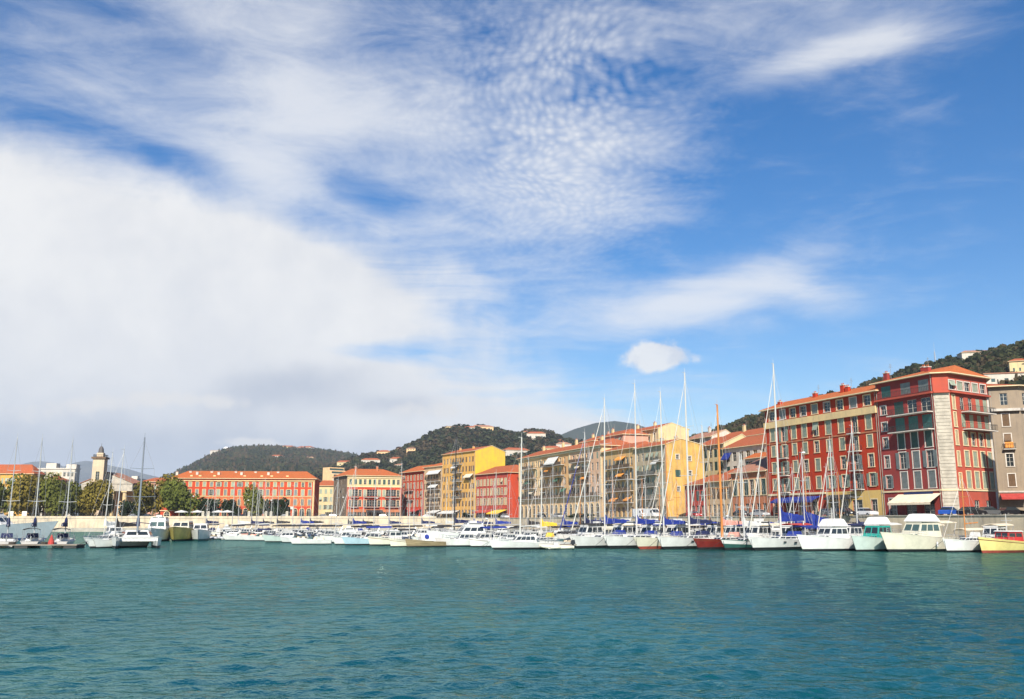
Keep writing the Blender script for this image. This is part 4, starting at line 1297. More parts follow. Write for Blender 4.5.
def ex_v(B, L, E, xs):
    for z in (.40, .60): balcony(B.t, L * .35, z * E, L * .4, 1.0)
    awning(B.t, L * .7, .2 * E, L * .4, 2.5, .8, red_canvas)
far('orange_roofed_building', 'vermilion building under a broad orange hip roof at the bend of the quay', 401.5, 423, 471, 12, pl_orange, [(.26, .13), (.45, .13), (.64, .13), (.82, .11)], 6, sm=sh_grey, fm=cream_trim, pc=.5, po=.2, roof='hip', rise=3.0, over=1.0, tile=tile_o, extra=ex_v)

# ---- red building with red loggias at the head of the harbour
def frontal(name, label, px0, px1, Y0, Y1, ypx, depth, wall):
    a, c = gp(px0, Y0, 4.6), gp(px1, Y1, 4.6)
    d = c - a
    E = zt((px0 + px1) / 2, ypx, (Y0 + Y1) / 2) - 4.6
    B = Bld(name, label, a, math.atan2(d.y, d.x), rect(d.length, depth), E, wall)
    return B, d.length, E
B, L, E = frontal('loggia_building', 'red and rust building with dark red loggias and cream bands at the harbour head', 346, 401, 392, 400, 476, 16, pl_rust)
B.poly = [(0, 0), (L, 0), (L, 20), (-2.5, 22)]
B.band(3, [(-1.2, E, pl_rust_shade)])  # side wall painted dark to stand in shade
B.band(0, [(-1.2, .22 * E, pl_rust), (.22 * E, .745 * E, pl_orange), (.745 * E, E, pl_cream)])
xs = spread(L * .02, L * .98, 11)
for i, x in enumerate(xs):
    B.win(0, x, .80 * E, 1.2, .12 * E, cream_trim, sh_dark, 'closed' if rng.random() < .5 else 'none')
    if i in (1, 4, 5, 8, 9):
        for z in (.28, .52): B.win(0, x, z * E, 2.4, .16 * E, None, None)
    else:
        for z in (.28, .52): B.win(0, x, z * E, 1.3, .15 * E, cream_trim, sh_green, 'closed' if rng.random() < .7 else 'none')
    B.win(0, x, 0, 1.9, .15 * E, None, None)
for z in (.27, .50):
    for f, w in ((.14, 3.4), (.45, 6.4), (.82, 6.4)): balcony(B.t, L * f, z * E, w, 1.0)
for z in (.2, .4, .6, .8): B.row(3, spread(1, 21, 6), z * E, 1.2, .13 * E, None, sh_brown)
B.course(0, .735 * E, .35, .15, cream_trim)
B.course(0, .95 * E, .4, .3, cream_trim)
awning(B.t, L * .5, .2 * E, L * .3, 2.5, .8, dark_canvas)
B.done(roof_hip([(0, 0), (L, 0), (L, 20), (-2.5, 22)], E, .8, 3.4, 7, None), tile_o, chim=[(L * .2, 8, E + 2, E + 4.2), (L * .6, 8, E + 2, E + 4.4)], chm=pl_rust)

B, L, E = frontal('small_yellow_house', 'small pale yellow house in the gap behind the long vermilion building', 316, 339, 425, 427, 486, 10, pl_pale)
for z in (.28, .52, .76): B.row(0, spread(.5, L - .5, 4), z * E, 1.2, .14 * E, None, sh_green)
B.win(0, L * .55, 0, 3.6, .2 * E, None, None)
B.done(roof_hip(rect(L, 10), E, .6, 2.6, 3, None), tile_r, chim=[(L * .7, 5, E + 1, E + 3.5)], chm=pl_white)
B, L, E = frontal('terraced_flats', 'pale apartment block with stepped terraces on the slope behind the gap', 336, 370, 620, 640, 481, 40, pl_beige)
B.poly = rect(L, 8)
B.row(0, spread(.5, L - .5, 9), .88 * E, 1.6, 1.8, None, None)
B.course(0, .80 * E, .4, .8, white_trim)
B.done(None)
for k in range(1, 5):
    a = 3.6 * k
    z1 = E + 2.7 * k
    MB().box(a, L - .2 * k, 8.0 * k + .05, 8.0 * k + 8, -1, z1).obj('terrace_block', pl_beige, B.t)
    MB().box(a + .5, L - .2 * k - .5, 8.0 * k - .02, 8.0 * k + .02, z1 - 2.0, z1 - .6).obj('window', glass_g, B.t)
    MB().box(a - .1, L - .2 * k + .1, 8.0 * k - .7, 8.0 * k + .04, z1 - 2.6, z1 - 2.1).obj('parapet', white_trim, B.t)

# ---- long vermilion building on the far quay
def b_long():
    B, L, E = frontal('long_building', 'long vermilion building with orange tile roof facing the harbour on the far quay', 168.5, 313.5, 356, 362, 478.8, 18, pl_orange)
    xs = spread(L * .01, L * .99, 20)
    B.band(0, [(-1.2, .30 * E, pl_orange), (.30 * E, .555 * E, plaster('apricot_plaster', (0.52, 0.14, 0.045))), (.555 * E, E, pl_orange)])
    for z, h in ((.335, .15), (.58, .15), (.80, .115)):
        for i, x in enumerate(xs):
            u = rng.random()
            B.win(0, x, z * E, 1.15, h * E, pl_cream, (sh_green, sh_grey)[i % 2], 'closed' if u < .6 else ('open' if u < .75 else 'none'))
    for i, x in enumerate(xs):
        if i in (15, 16): continue
        put_arch(B.t, (0, 0), (1, 0), x, 0, 1.8, .25 * E, pl_cream)
    q = MB().box(-3.6, 3.6, -.5, -.05, .23 * E, .30 * E, 0)
    for x in (-3.4, -.9, .9, 3.4): q.box(x - .28, x + .28, -.5, -.06, 0, .229 * E, 0)
    q.obj('white_portal', white_trim, B.t, loc=((xs[15] + xs[16]) / 2, 0, 0))
    for i in (15, 16): B.win(0, xs[i], 0, 2.0, .22 * E, None, None)
    B.course(0, .94 * E, .35, .3, pl_cream)
    B.course(0, .555 * E - .1, .25, .12, pl_cream)
    for z in (.3, .55, .78): B.row(3, spread(1, 17, 4), z * E, 1.2, .14 * E, pl_cream, sh_green)
    MB().box(-.1, .5, -.12, -.004, 0, .93 * E).obj('corner_strip', pl_cream, B.t, loc=(L - .6, 0, 0))
    rf = roof_hip(rect(L, 18), E, .7, 3.3, 5, None)
    t = B.done(rf, tile_o, chim=[(L * f, 4 + 3 * (i % 2), E + 1.0, E + 2.7 + .4 * (i % 2)) for i, f in enumerate((.02, .10, .16, .25, .31, .42, .47, .56, .66, .72))], chm=pl_white)
    for f in (.13, .19, .29, .5, .62, .69, .8):
        x = L * f
        MB().box(x - .5, x + .5, 1.6, 2.9, E + .4, E + 1.45).obj('dormer', pl_cream, t)
b_long()
# ------------------------------------------------------------------ left shore: church portico, tower, other houses
def portico():
    Y = 372
    a, c = gp(79, Y, 4.6), gp(129.5, Y, 4.6)
    L = (c - a).length
    t = thing('church', 'pale church portico with tall columns under a triangular pediment', 'church', a)
    zc = zt(118, 491, Y) - 4.6
    ze = zt(118, 484, Y) - 4.6
    zp = zt(108, 476, Y) - 4.6
    MB().box(0.3, L - 1.5, 5, 13, -1, ze).obj('wall', pl_beige, t)
    for f in (.09, .345, .60, .85):
        m_ = MB()
        m_.tube((0, 0, .5), (0, 0, zc - .5), .95, .8, 14)
        m_.box(-1.15, 1.15, -1.15, 1.15, 0, .5)
        m_.box(-1.1, 1.1, -1.1, 1.1, zc - .5, zc)
        m_.obj('column', pl_cream, t, loc=(L * f, 1.0, 0))
    MB().box(L * .5 - 1.4, L * .5 + 1.4, 4.9, 4.98, 0, zc * .6).obj('door', sh_brown, t)
    MB().box(-.2, L + .2, -.1, 5.1, zc, ze).obj('entablature', stone_w, t)
    m_ = MB()
    m_.add([(-.6, -.3, ze + .002), (L + .6, -.3, ze + .002), (L * .5, -.3, ze + 4.4), (-.6, 5, ze + .002), (L + .6, 5, ze + .002), (L * .5, 5, ze + 4.4)], [(0, 1, 2), (5, 4, 3), (0, 2, 5, 3), (1, 4, 5, 2), (0, 3, 4, 1)])
    m_.obj('pediment', stone_w, t)
    m_ = MB()
    m_.add([(-.8, -.6, ze + .15), (L * .5, -.6, ze + 4.65), (L + .8, -.6, ze + .15), (-.8, 13, ze + .15), (L * .5, 13, ze + 4.65), (L + .8, 13, ze + .15),
            (-.8, -.6, ze + .4), (L * .5, -.6, ze + 4.95), (L + .8, -.6, ze + .4), (-.8, 13, ze + .4), (L * .5, 13, ze + 4.95), (L + .8, 13, ze + .4)],
           [(0, 1, 7, 6), (1, 2, 8, 7), (6, 7, 10, 9), (7, 8, 11, 10), (3, 9, 10, 4), (4, 10, 11, 5), (0, 6, 9, 3), (2, 5, 11, 8), (0, 3, 4, 1), (1, 4, 5, 2)])
    m_.obj('roof', tile_p, t)
portico()
def tower():
    Y = 366
    c = gp(95.5, Y, 4.6)
    t = thing('bell_tower', 'square pinkish cream tower with corniced top and small domed lantern', 'tower', c, R(8))
    k = Y / 900.0
    w = 11.4 * k * .5 * .95
    z1 = zt(97, 459, Y) - 4.6
    m_ = MB()
    poly = [(-w, -w), (w, -w), (w, w), (-w, w)]
    ops = [(w, z1 - 8.5, 1.5, 3.4)]
    for i in range(4): wall_cells(m_, poly[i], poly[(i + 1) % 4], [(-1, z1, 0)], ops)
    m_.add([(x, y, z1) for x, y in poly], [(0, 1, 2, 3)])
    m_.obj('wall', plaster('peach_plaster', (0.56, 0.43, 0.29)), t)
    for i in range(4): put_window(t, poly[i], poly[(i + 1) % 4], w, z1 - 8.5, 1.5, 3.4, cream_trim, None, 'none')
    MB().box(-w - .55, w + .55, -w - .55, w + .55, z1 + .002, z1 + .7).obj('cornice', scr_b, t)
    z2 = zt(97, 453, Y) - 4.6
    MB().box(-w * .58, w * .58, -w * .58, w * .58, z1 + .7, z2).obj('upper_stage', plaster('peach_plaster', (0.56, 0.43, 0.29)), t)
    rl = MB()
    railing(rl, [(-w, -w), (w, -w), (w, w), (-w, w), (-w, -w)], z1 + .7, .9, .6, .04)
    rl.obj('railing', iron, t)
    m_ = MB()
    z3 = zt(97, 448.5, Y) - 4.6
    m_.tube((0, 0, z2), (0, 0, z3), w * .52, w * .42, 12)
    m_.ball((0, 0, z3), w * .36, w * .36, w * .42, 12, 5, half=True)
    m_.tube((0, 0, z3), (0, 0, z3 + 2.1), .12, .06)
    m_.obj('lantern', mat('lead_dome', (0.10, 0.09, 0.09), 0.5, .2, 1), t)
tower()
def block(name, label, px0, px1, Y, ytop, depth, wall, rows, ncol, roof=None, sm=None, rise=2, tile=None, base=4.6, fm=None):
    B, L, E = frontal(name, label, px0, px1, Y, Y, ytop, depth, wall)
    for z, h in rows: B.row(0, spread(.4, L - .4, ncol), z * E, min(1.6, L / ncol * .55), h * E, fm, sm, .45, .1)
    if roof == 'flat':
        B.done(MB().box(-.4, L + .4, -.4, depth + .4, E + .002, E + .5), white_trim)
        MB().box(L * .2, L * .45, 3, 7, E + .5, E + 3.2).obj('roof_hut', wall, B.t)
        MB().box(L * .7, L * .95, 3, 7, E + .5, E + 2.6).obj('roof_hut', wall, B.t)
    else: B.done(roof_hip(rect(L, depth), E, .7, rise, 4, None), tile or tile_r)
    return B
block('red_roofed_building', 'ochre building under a long red roof behind the trees at the left edge', -60, 29, 392, 474, 9, pl_ochre, [(.3, .16), (.55, .16), (.78, .13)], 22, sm=sh_green, rise=4.2)
block('white_flats', 'white flat roofed apartment block rising behind the plane trees', 30, 71, 470, 469, 5, pl_white, [(.25, .09), (.40, .09), (.55, .09), (.70, .09), (.85, .09)], 10, 'flat', sm=sh_cream, fm=None)
block('pink_house', 'tall narrow pink house in the gap between the plane trees', 42, 53, 385, 480, 10, pl_pink, [(.2, .1), (.36, .1), (.52, .1), (.68, .1), (.84, .1)], 3, sm=sh_green)
block('cream_house', 'cream roofed house beyond the church portico', 128, 140, 410, 486, 12, pl_pale, [(.3, .14), (.55, .14), (.78, .12)], 4, sm=sh_green)
block('pink_house', 'pink house with tiled roof between church and long vermilion building', 139, 163, 405, 482, 12, pl_pink, [(.3, .14), (.55, .14), (.78, .12)], 6, sm=sh_green, tile=tile_r)
block('distant_flats', 'distant pale block on the rise right of the tower', 110, 134, 760, 479, 18, pl_white, [(.45, .08), (.6, .08), (.75, .08), (.9, .07)], 9, 'flat')
block('distant_flats', 'distant whitish block showing over the gap beside the vermilion building', 316, 330, 700, 489, 18, pl_white, [(.5, .08), (.7, .08), (.88, .07)], 7, 'flat')
# pavilion with a rounded gable and the little kiosks on the quay
def pavilion(px0, px1, Y, ytop, label, wall, name='pavilion', cat='pavilion', roofm=None):
    a, c = gp(px0, Y, 4.6), gp(px1, Y, 4.6)
    L = c.x - a.x
    E = zt((px0 + px1) / 2, ytop, Y) - 4.6
    t = thing(name, label, cat, a)
    prof = [(0, 0), (L, 0), (L, E * .62)] + [(L * .5 + L * .5 * math.cos(math.pi * k / 8), E * .62 + E * .38 * math.sin(math.pi * k / 8)) for k in range(1, 8)] + [(0, E * .62)]
    MB().hexa([(x, 0, z) for x, z in prof][::-1], [(x, 6, z) for x, z in prof][::-1]).obj('wall', wall, t)
    put_arch(t, (0, 0), (1, 0), L * .5, 0, L * .42, E * .55, cream_trim)
    MB().box(-.3, L + .3, -.35, -.02, E * .60, E * .66).obj('cornice', cream_trim, t)
    return t
pavilion(41.5, 57, 350, 498, 'pink pavilion with rounded gable on the far quay between the plane trees', pl_pink)
pavilion(78, 87, 352, 503, 'small peach arched pavilion under the tree left of the tower', pl_beige)
pavilion(160, 173, 345, 506, 'low orange kiosk with striped front beside the big tree', pl_orange, 'kiosk', 'kiosk')

# ------------------------------------------------------------------ houses scattered on the hills
def hill_house(h, px, v, w, d, ht, wall, tile, label, sink=2.0, flat=False, group=None):
    q = h.p(px, v)
    t = thing('hill_house', label, 'house', (q.x, q.y, q.z - sink), R(rng.uniform(-25, 25)), group)
    mb = MB()
    ops = [(w * f, sink + z, w * .09, 1.7) for f in (.2, .5, .8) for z in ([1.0] if ht < 5 else [1.0, 4.0])]
    P = [(-w / 2, -d / 2), (w / 2, -d / 2), (w / 2, d / 2), (-w / 2, d / 2)]
    for i in range(4): wall_cells(mb, P[i], P[(i + 1) % 4], [(-4, ht + sink, 0)], ops if i == 0 else [])
    mb.obj('wall', wall, t)
    for s_, z, ww, hh in ops:
        MB().box(-ww / 2, ww / 2, .16, .22, 0, hh).obj('window', glass_g, t, loc=(-w / 2 + s_, -d / 2, z))
    rf = MB().box(-w / 2 - .4, w / 2 + .4, -d / 2 - .4, d / 2 + .4, ht + sink + .003, ht + sink + .5) if flat else roof_hip(P, ht + sink, .6, d * .22, d * .45, None)
    rf.obj('roof', [tile, cream_trim], t)
    return t
HH = [
 (h_right, 1004, .62, 20, 10, 8, pl_white, tile_p, 'white villa with long flat terraces on the slope above the stone building', True),
 (h_right, 1020, .66, 9, 8, 9, pl_pale, tile_r, 'pale house tucked beside the white villa at the right edge', False),
 (h_right, 979, .99, 24, 9, 5, pl_white, tile_p, 'long low pale house on the crest of the right hand headland', False),
 (h_right, 990, .90, 9, 7, 4, pl_pale, tile_r, 'small cream house just under the crest of the headland', False),
 (h_right, 830, .93, 13, 8, 5, pl_white, tile_r, 'white house high on the slope above the scarlet building', False),
 (h_mid, 452, .93, 22, 14, 8, pl_pale, tile_p, 'pale rocky looking villa near the top of the middle hill', True),
 (h_mid, 482, .90, 34, 14, 8, pl_beige, tile_p, 'long beige villa right of the summit of the middle hill', False),
 (h_mid, 470, .86, 18, 12, 7, pl_white, tile_r, 'white villa a little below the summit of the middle hill', False),
 (h_mid, 371, .72, 26, 12, 8, pl_white, tile_r, 'white house at the left foot of the middle hill', False),
 (h_mid, 384, .86, 20, 12, 8, pl_beige, tile_r, 'beige house on the left shoulder of the middle hill', False),
 (h_mid, 396, .70, 18, 12, 8, pl_white, tile_r, 'pale house above the red loggia building', False),
 (h_mid, 536, .70, 26, 14, 9, pl_white, tile_r, 'white house on the right flank of the middle hill', False),
 (h_mid, 552, .55, 24, 14, 9, pl_pale, tile_r, 'cream house low on the hill above the beige arcaded building', False),
 (h_mid, 563, .62, 20, 14, 9, pl_white, tile_p, 'white house at the right end of the hill row', False),
 (h_mid, 516, .40, 30, 14, 10, pl_white, tile_r, 'pale block seen just right of the sunlit yellow gable', False),
 (h_left, 223, .93, 62, 24, 12, pl_white, tile_p, 'long white observatory building near the top of the left ridge', True),
 (h_left, 288, .98, 34, 16, 9, pl_pale, tile_r, 'small pale house on the crest of the left ridge', False),
 (h_left, 305, .97, 50, 18, 10, pl_white, tile_r, 'white house on the right shoulder of the left ridge', False),
 (h_left, 277, .72, 30, 16, 10, pl_white, tile_r, 'white house halfway down the left ridge', False),
 (h_left, 266, .30, 46, 18, 14, pl_white, tile_p, 'pale block low on the left ridge above the vermilion roof', False),
 (h_left, 292, .34, 40, 18, 12, pl_pink, tile_r, 'pink block low on the left ridge above the vermilion roof', False),
 (h_mid, 330, .32, 26, 14, 12, pl_white, tile_r, 'white gabled house above the small yellow house', False),
 (h_mid, 345, .80, 24, 12, 8, pl_pale, tile_r, 'cream house where the two wooded hills meet', False),
]
for h, px, v, w, d, ht, wl, tl, lb, fl in HH: hill_house(h, px, v, w, d, ht, wl, tl, lb, 3.0, fl)
q = h_left.p(226, .99)
t = thing('observatory', 'white observatory dome on the top of the left ridge', 'observatory', (q.x, q.y, q.z - 4))
MB().tube((0, 0, 0), (0, 0, 9), 9, 9, 20).obj('drum', pl_white, t)
MB().ball((0, 0, 9), 9, 9, 9, 20, 8, half=True).obj('dome', mat('white_dome_paint', (0.8, 0.8, 0.78), 0.5), t, smooth=True)
q = h_right.p(936, .99)
t = thing('radio_mast', 'thin lattice radio mast on the crest of the headland', 'radio mast', (q.x, q.y, q.z))
m_ = MB()
for a in range(3):
    x, y = .8 * math.cos(a * 2.1), .8 * math.sin(a * 2.1)
    m_.tube((x, y, 0), (x * .4, y * .4, 13), .12, .08, 5)
for k in range(9):
    z = k * 1.4 + .3
    for a in range(3):
        s0, s1 = 1 - .6 * z / 13, 1 - .6 * (z + 1.4) / 13
        m_.tube((.8 * s0 * math.cos(a * 2.1), .8 * s0 * math.sin(a * 2.1), z), (.8 * s1 * math.cos(a * 2.1 + 2.1), .8 * s1 * math.sin(a * 2.1 + 2.1), z + 1.4), .06, n=4)
m_.obj('lattice', mat('grey_lattice', (.4, .4, .4), .6), t)
MB().tube((0, 0, 13), (0, 0, 20), .1, .04).obj('antenna', mat('grey_lattice', (.4, .4, .4)), t)

NEAR = ['above the long vermilion roof', 'on the lower slope', 'halfway up', 'near the crest']
for i in range(16):
    h = (h_mid, h_left, h_mid)[i % 3]
    px = (rng.uniform(362, 440) if i % 2 else rng.uniform(505, 570)) if h is h_mid else rng.uniform(215, 350)
    v = rng.uniform(.4, .95)
    far_ = h is h_left
    hill_house(h, px, v, rng.uniform(8, 15) * (1.5 if far_ else 1), rng.uniform(7, 10), rng.uniform(4.5, 7), (pl_white, pl_pale, pl_beige)[i % 3], (tile_r, tile_p)[i % 2],
               'tiny pale villa dotted among the trees of the %s' % ('left ridge' if far_ else 'middle hill'), 2.0, group='tiny villas on the %s' % ('left ridge' if far_ else 'middle hill'))
# ------------------------------------------------------------------ plane trees and clipped trees on the far quay
bark = mat('plane_tree_bark', (0.16, 0.13, 0.09), 0.9, 0.4, 3)
lf_plane = leafmat('autumn_plane_leaves', (0.27, 0.215, 0.038), (0.11, 0.10, 0.02), 0.35, 0.18)
lf_green = leafmat('green_plane_leaves', (0.165, 0.170, 0.032), (0.07, 0.08, 0.018), 0.35, 0.18)
lf_dark = leafmat('dark_laurel_leaves', (0.028, 0.045, 0.016), (0.014, 0.024, 0.010), 0.5, 0.15)
CR = {}
def crown_mesh(kind, lm):
    k = (kind, lm.name)
    if k in CR: return CR[k]
    tv, tf = clump({0: 4200, 1: 4200, 2: 2600}[kind % 3], 0.66, 0.66, 0.034, 40 + kind)
    me = bpy.data.meshes.new('crown')
    me.from_pydata([(x, y, z - .1) for x, y, z in tv], [], tf)
    me.materials.append(lm)
    CR[k] = me
    return me
def tree(name, label, px, Y, ytop, wpx, kind, lm, group, base=4.6, clear=.26):
    c = gp(px, Y, base)
    Ht = zt(px, ytop, Y) - base
    Rr = wpx / 900 * Y * .5
    t = thing(name, label, 'tree', c, rng.random() * 6.28, group)
    m_ = MB()
    r = .035 * Ht * .6
    m_.tube((0, 0, -.2), (0.1, 0, Ht * clear), r, r * .75, 9)
    for k in range(6):
        a = k * 1.05 + rng.random()
        e = (math.cos(a) * Rr * .5, math.sin(a) * Rr * .5, Ht * (.55 + .1 * rng.random()))
        md = (math.cos(a) * Rr * .2, math.sin(a) * Rr * .2, Ht * (clear + .12))
        m_.tube((.1, 0, Ht * clear - .3), md, r * .55, r * .4, 6)
        m_.tube(md, e, r * .4, r * .12, 6)
    m_.obj('trunk', bark, t)
    zc = Ht * clear * .9
    cm = crown_mesh(kind, lm)
    o = link('crown', cm, t, (0, 0, zc))
    hz = (Ht - zc) / 1.0
    o.scale = (Rr * 2.0, Rr * 2.0, hz * 1.32)
    return t
G1 = 'plane trees along the far quay'
tree('plane_tree', 'dark green plane tree cut by the left edge of the picture', 2, 345, 475, 30, 0, lf_green, G1)
tree('plane_tree', 'yellowing plane tree left of the pink rounded pavilion', 29, 344, 474, 34, 1, lf_plane, G1)
tree('plane_tree', 'green and gold plane tree right of the pink pavilion', 62, 346, 475, 32, 0, lf_green, G1)
tree('plane_tree', 'brownish plane tree in front of the square tower', 89, 350, 478, 32, 1, lf_plane, G1)
tree('plane_tree', 'small shaded plane tree beside the church column', 103, 358, 484, 16, 2, lf_green, G1)
tree('plane_tree', 'golden plane tree right of the catamaran mast', 152, 345, 475, 34, 0, lf_plane, G1)
tree('plane_tree', 'broad green plane tree in front of the end of the vermilion building', 179, 340, 478, 30, 1, lf_green, G1)
tree('plane_tree', 'upright green tree before the middle of the vermilion building', 254, 342, 486, 22, 0, lf_green, G1)
G2 = 'round clipped trees before the vermilion building'
tree('clipped_tree', 'dark round clipped tree beside the broad plane tree', 207, 341, 496, 21, 2, lf_dark, G2, clear=.08)
tree('clipped_tree', 'dark round clipped tree between the parasols and the upright green tree', 230, 341, 498, 19, 2, lf_dark, G2, clear=.08)
tree('clipped_tree', 'dark round clipped tree left of the white portal', 278, 341, 496.5, 22, 2, lf_dark, G2, clear=.08)
tree('clipped_tree', 'low dark tree right of the church columns', 128, 352, 499, 20, 2, lf_dark, G2, clear=.08)
tree('clipped_tree', 'low dark tree under the catamaran mast', 141, 350, 503, 14, 2, lf_dark, G2, clear=.08)
tree('quay_tree', 'dark bushy tree on the right quay before the arcaded building', 582, 245, 513, 26, 2, lf_dark, None, clear=.12)
tree('quay_tree', 'small dark bush at the foot of the tall amber building', 466, 340, 512, 9, 2, lf_dark, None, clear=.12)
tree('quay_tree', 'small bush under the yellow shop awning', 497, 330, 514, 12, 2, lf_dark, None, clear=.12)

# ------------------------------------------------------------------ street furniture and cars
car_glass = glass
def car(label, px, Y, rz, body, group=None, van=False, z=None):
    c = gp(px, Y, ST if z is None else z)
    t = thing('van' if van else 'parked_car', label, 'van' if van else 'car', c, R(rz), group)
    L, w = (5.2, 2.0) if van else (4.2, 1.74)
    hw = w / 2
    if van: prof = [(-2.5, .35), (2.55, .35), (2.6, .9), (2.2, 1.15), (1.5, 2.05), (1.2, 2.2), (-2.5, 2.2)]
    else: prof = [(-2.1, .35), (2.1, .35), (2.12, .68), (1.95, .82), (1.0, .95), (-1.85, .98), (-2.1, .85)]
    mb = MB()
    mb.hexa([(x, -hw, zz) for x, zz in prof], [(x, hw, zz) for x, zz in prof])
    mb.obj('body', body, t)
    if not van:
        g = MB()
        bot = [(-1.75, -hw * .92, .96), (1.0, -hw * .92, .94), (1.0, hw * .92, .94), (-1.75, hw * .92, .96)]
        top = [(-1.2, -hw * .74, 1.42), (.3, -hw * .74, 1.42), (.3, hw * .74, 1.42), (-1.2, hw * .74, 1.42)]
        g.hexa(bot, top)
        o = g.obj('cabin_glass', car_glass, t)
        MB().hexa([(-1.25, -hw * .75, 1.422), (.35, -hw * .75, 1.422), (.35, hw * .75, 1.422), (-1.25, hw * .75, 1.422)], [(-1.05, -hw * .66, 1.49), (.15, -hw * .66, 1.49), (.15, hw * .66, 1.49), (-1.05, hw * .66, 1.49)]).obj('roof', body, t)
    else:
        MB().box(.9, 1.6, -hw - .012, hw + .012, 1.2, 1.75).obj('window', car_glass, t)
        MB().hexa([(2.215, -hw * .86, 1.2), (2.225, -hw * .86, 1.2), (2.225, hw * .86, 1.2), (2.215, hw * .86, 1.2)], [(1.56, -hw * .8, 2.02), (1.575, -hw * .8, 2.02), (1.575, hw * .8, 2.02), (1.56, hw * .8, 2.02)]).obj('windscreen', car_glass, t)
    for x in (-1.3, 1.35):
        for s_ in (-1, 1):
            wl = MB().tube((x, s_ * (hw - .18), .32), (x, s_ * (hw + .02), .32), .32, n=12).obj('wheel', rubber, t)
            MB().tube((x, s_ * (hw + .0), .32), (x, s_ * (hw + .03), .32), .18, n=8).obj('rim', steel, wl)
    for s_ in (-1, 1): MB().box(2.05 if not van else 2.5, 2.16 if not van else 2.63, s_ * hw * .7 - .17, s_ * hw * .7 + .17, .58, .74).obj('headlight', mat('headlamp_glass', (.7, .7, .68), .15), t)
    return t
cw, cb, cg, cr_, cs, cbl = (mat('white_car_paint', (.7, .7, .7), .25), mat('black_car_paint', (.015, .015, .018), .2), mat('grey_car_paint', (.12, .125, .13), .25, metal=.3), mat('red_car_paint', (.38, .02, .02), .25), mat('silver_car_paint', (.45, .46, .47), .3, metal=.3), mat('blue_car_paint', (.02, .08, .35), .25))
a0 = math.degrees(A_U)
for lb, px, Y, rz, m_ in (
    ('black car parked at the shaded foot of the corner building', 972, 146, 10, cb), ('dark grey car beside the black car below the corner building', 990, 147, 12, cg),
    ('black car at the far right in the shade of the side street', 1012, 147, 10, cb), ('bright blue car at the foot of the quoined corner', 950, 147, 40, cbl),
    ('dark car parked before the yellow shopfront', 846, 158, a0, cb), ('white car parked before the yellow shopfront', 866, 160, a0, cw),
    ('grey car in front of the scarlet building', 829, 170, a0, cg), ('silver car by the rust brown shop house', 760, 186, a0, cs),
    ('dark car behind the pale blue awning boats', 742, 192, a0, cb), ('red car by the grey stone shop house', 694, 212, a0, cr_),
    ('silver car before the arcade near the dark bushy tree', 558, 282, a0, cs), ('dark car before the arcade', 542, 292, a0, cb),
    ('white car under the yellow shop awning', 505, 322, a0, cw), ('dark car left of the yellow shop awning', 482, 334, 5, cb)):
    car(lb, px, Y, rz, m_, 'cars parked along the quay street')
for i, (px, m_, lb) in enumerate(((134, cw, 'white car on the far quay right of the church'), (146, cg, 'grey car on the far quay below the golden plane tree'), (233, cs, 'silver car below the round clipped trees'), (243, cb, 'black car below the round clipped trees'),
    (286, cs, 'silver car on the far quay left of the white portal'), (322, cw, 'white car in the gap beside the vermilion building'), (334, cr_, 'red car in the gap beside the vermilion building'), (352, cb, 'dark car below the red loggias'),
    (384, cg, 'grey car below the right hand loggias'), (412, cb, 'dark car below the orange hip roof'), (428, cw, 'white car below the grey brown narrow building'))):
    car(lb, px, 333 + (i % 3), (4, 176)[i % 2], m_, 'cars parked on the far quay')
car('white delivery van parked below the stone house with orange blinds', 641, 232, a0, cw, van=True)
car('white box van standing beside the delivery van', 652, 228, a0, mat('white_van_paint', (.68, .68, .66), .3), van=True)
def lamp(px, Y, ytop, label, base=ST):
    c = gp(px, Y, base)
    h = zt(px, ytop, Y) - base
    t = thing('street_lamp', label, 'street lamp', c, 0, 'street lamps on the quays')
    m_ = MB().tube((0, 0, 0), (0, 0, h), .12, .07, 8)
    m_.tube((0, 0, 0), (0, 0, .8), .2, .16, 8)
    m_.obj('post', iron, t)
    MB().tube((0, 0, h - .2), (.9, 0, h), .05, n=6).obj('arm', iron, t)
    MB().hexa([(.6, -.2, h - .16), (1.2, -.2, h - .16), (1.2, .2, h - .16), (.6, .2, h - .16)], [(.75, -.1, h + .06), (1.1, -.1, h + .06), (1.1, .1, h + .06), (.75, .1, h + .06)]).obj('lamp_head', mat('lamp_head_white', (.6, .6, .58), .4), t)
lamp(189.5, 330, 496, 'pale street lamp in front of the broad green plane tree')
lamp(245, 330, 500, 'street lamp left of the upright green tree')
lamp(268, 330, 500, 'street lamp right of the upright green tree')
lamp(374, 332, 498, 'street lamp before the red loggia building')
lamp(340, 332, 497, 'street lamp left of the red loggia building')
lamp(802, 160, 452, 'dark lamp post before the scarlet building', ST)
def parasol(px, Y, label, w=4.0, m_=white_canvas):
    c = gp(px, Y, ST)
    t = thing('parasol', label, 'parasol', c, 0, 'white parasols on the far quay')
    MB().tube((0, 0, 0), (0, 0, 3.0), .05).obj('pole', steel, t)
    mb = MB()
    n = 8
    ring = [(w / 2 * math.cos(6.283 * k / n), w / 2 * math.sin(6.283 * k / n), 2.3) for k in range(n)]
    low = [(x, y, 2.1) for x, y, z in ring]
    mb.add(ring + [(0, 0, 3.0)], [(k, (k + 1) % n, n) for k in range(n)])
    mb.add(ring + low, [(k, n + k, n + (k + 1) % n, (k + 1) % n) for k in range(n)])
    mb.add([(x * .98, y * .98, z - .04) for x, y, z in ring] + [(0, 0, 2.94)], [((k + 1) % n, k, n) for k in range(n)])
    mb.obj('canopy', m_, t)
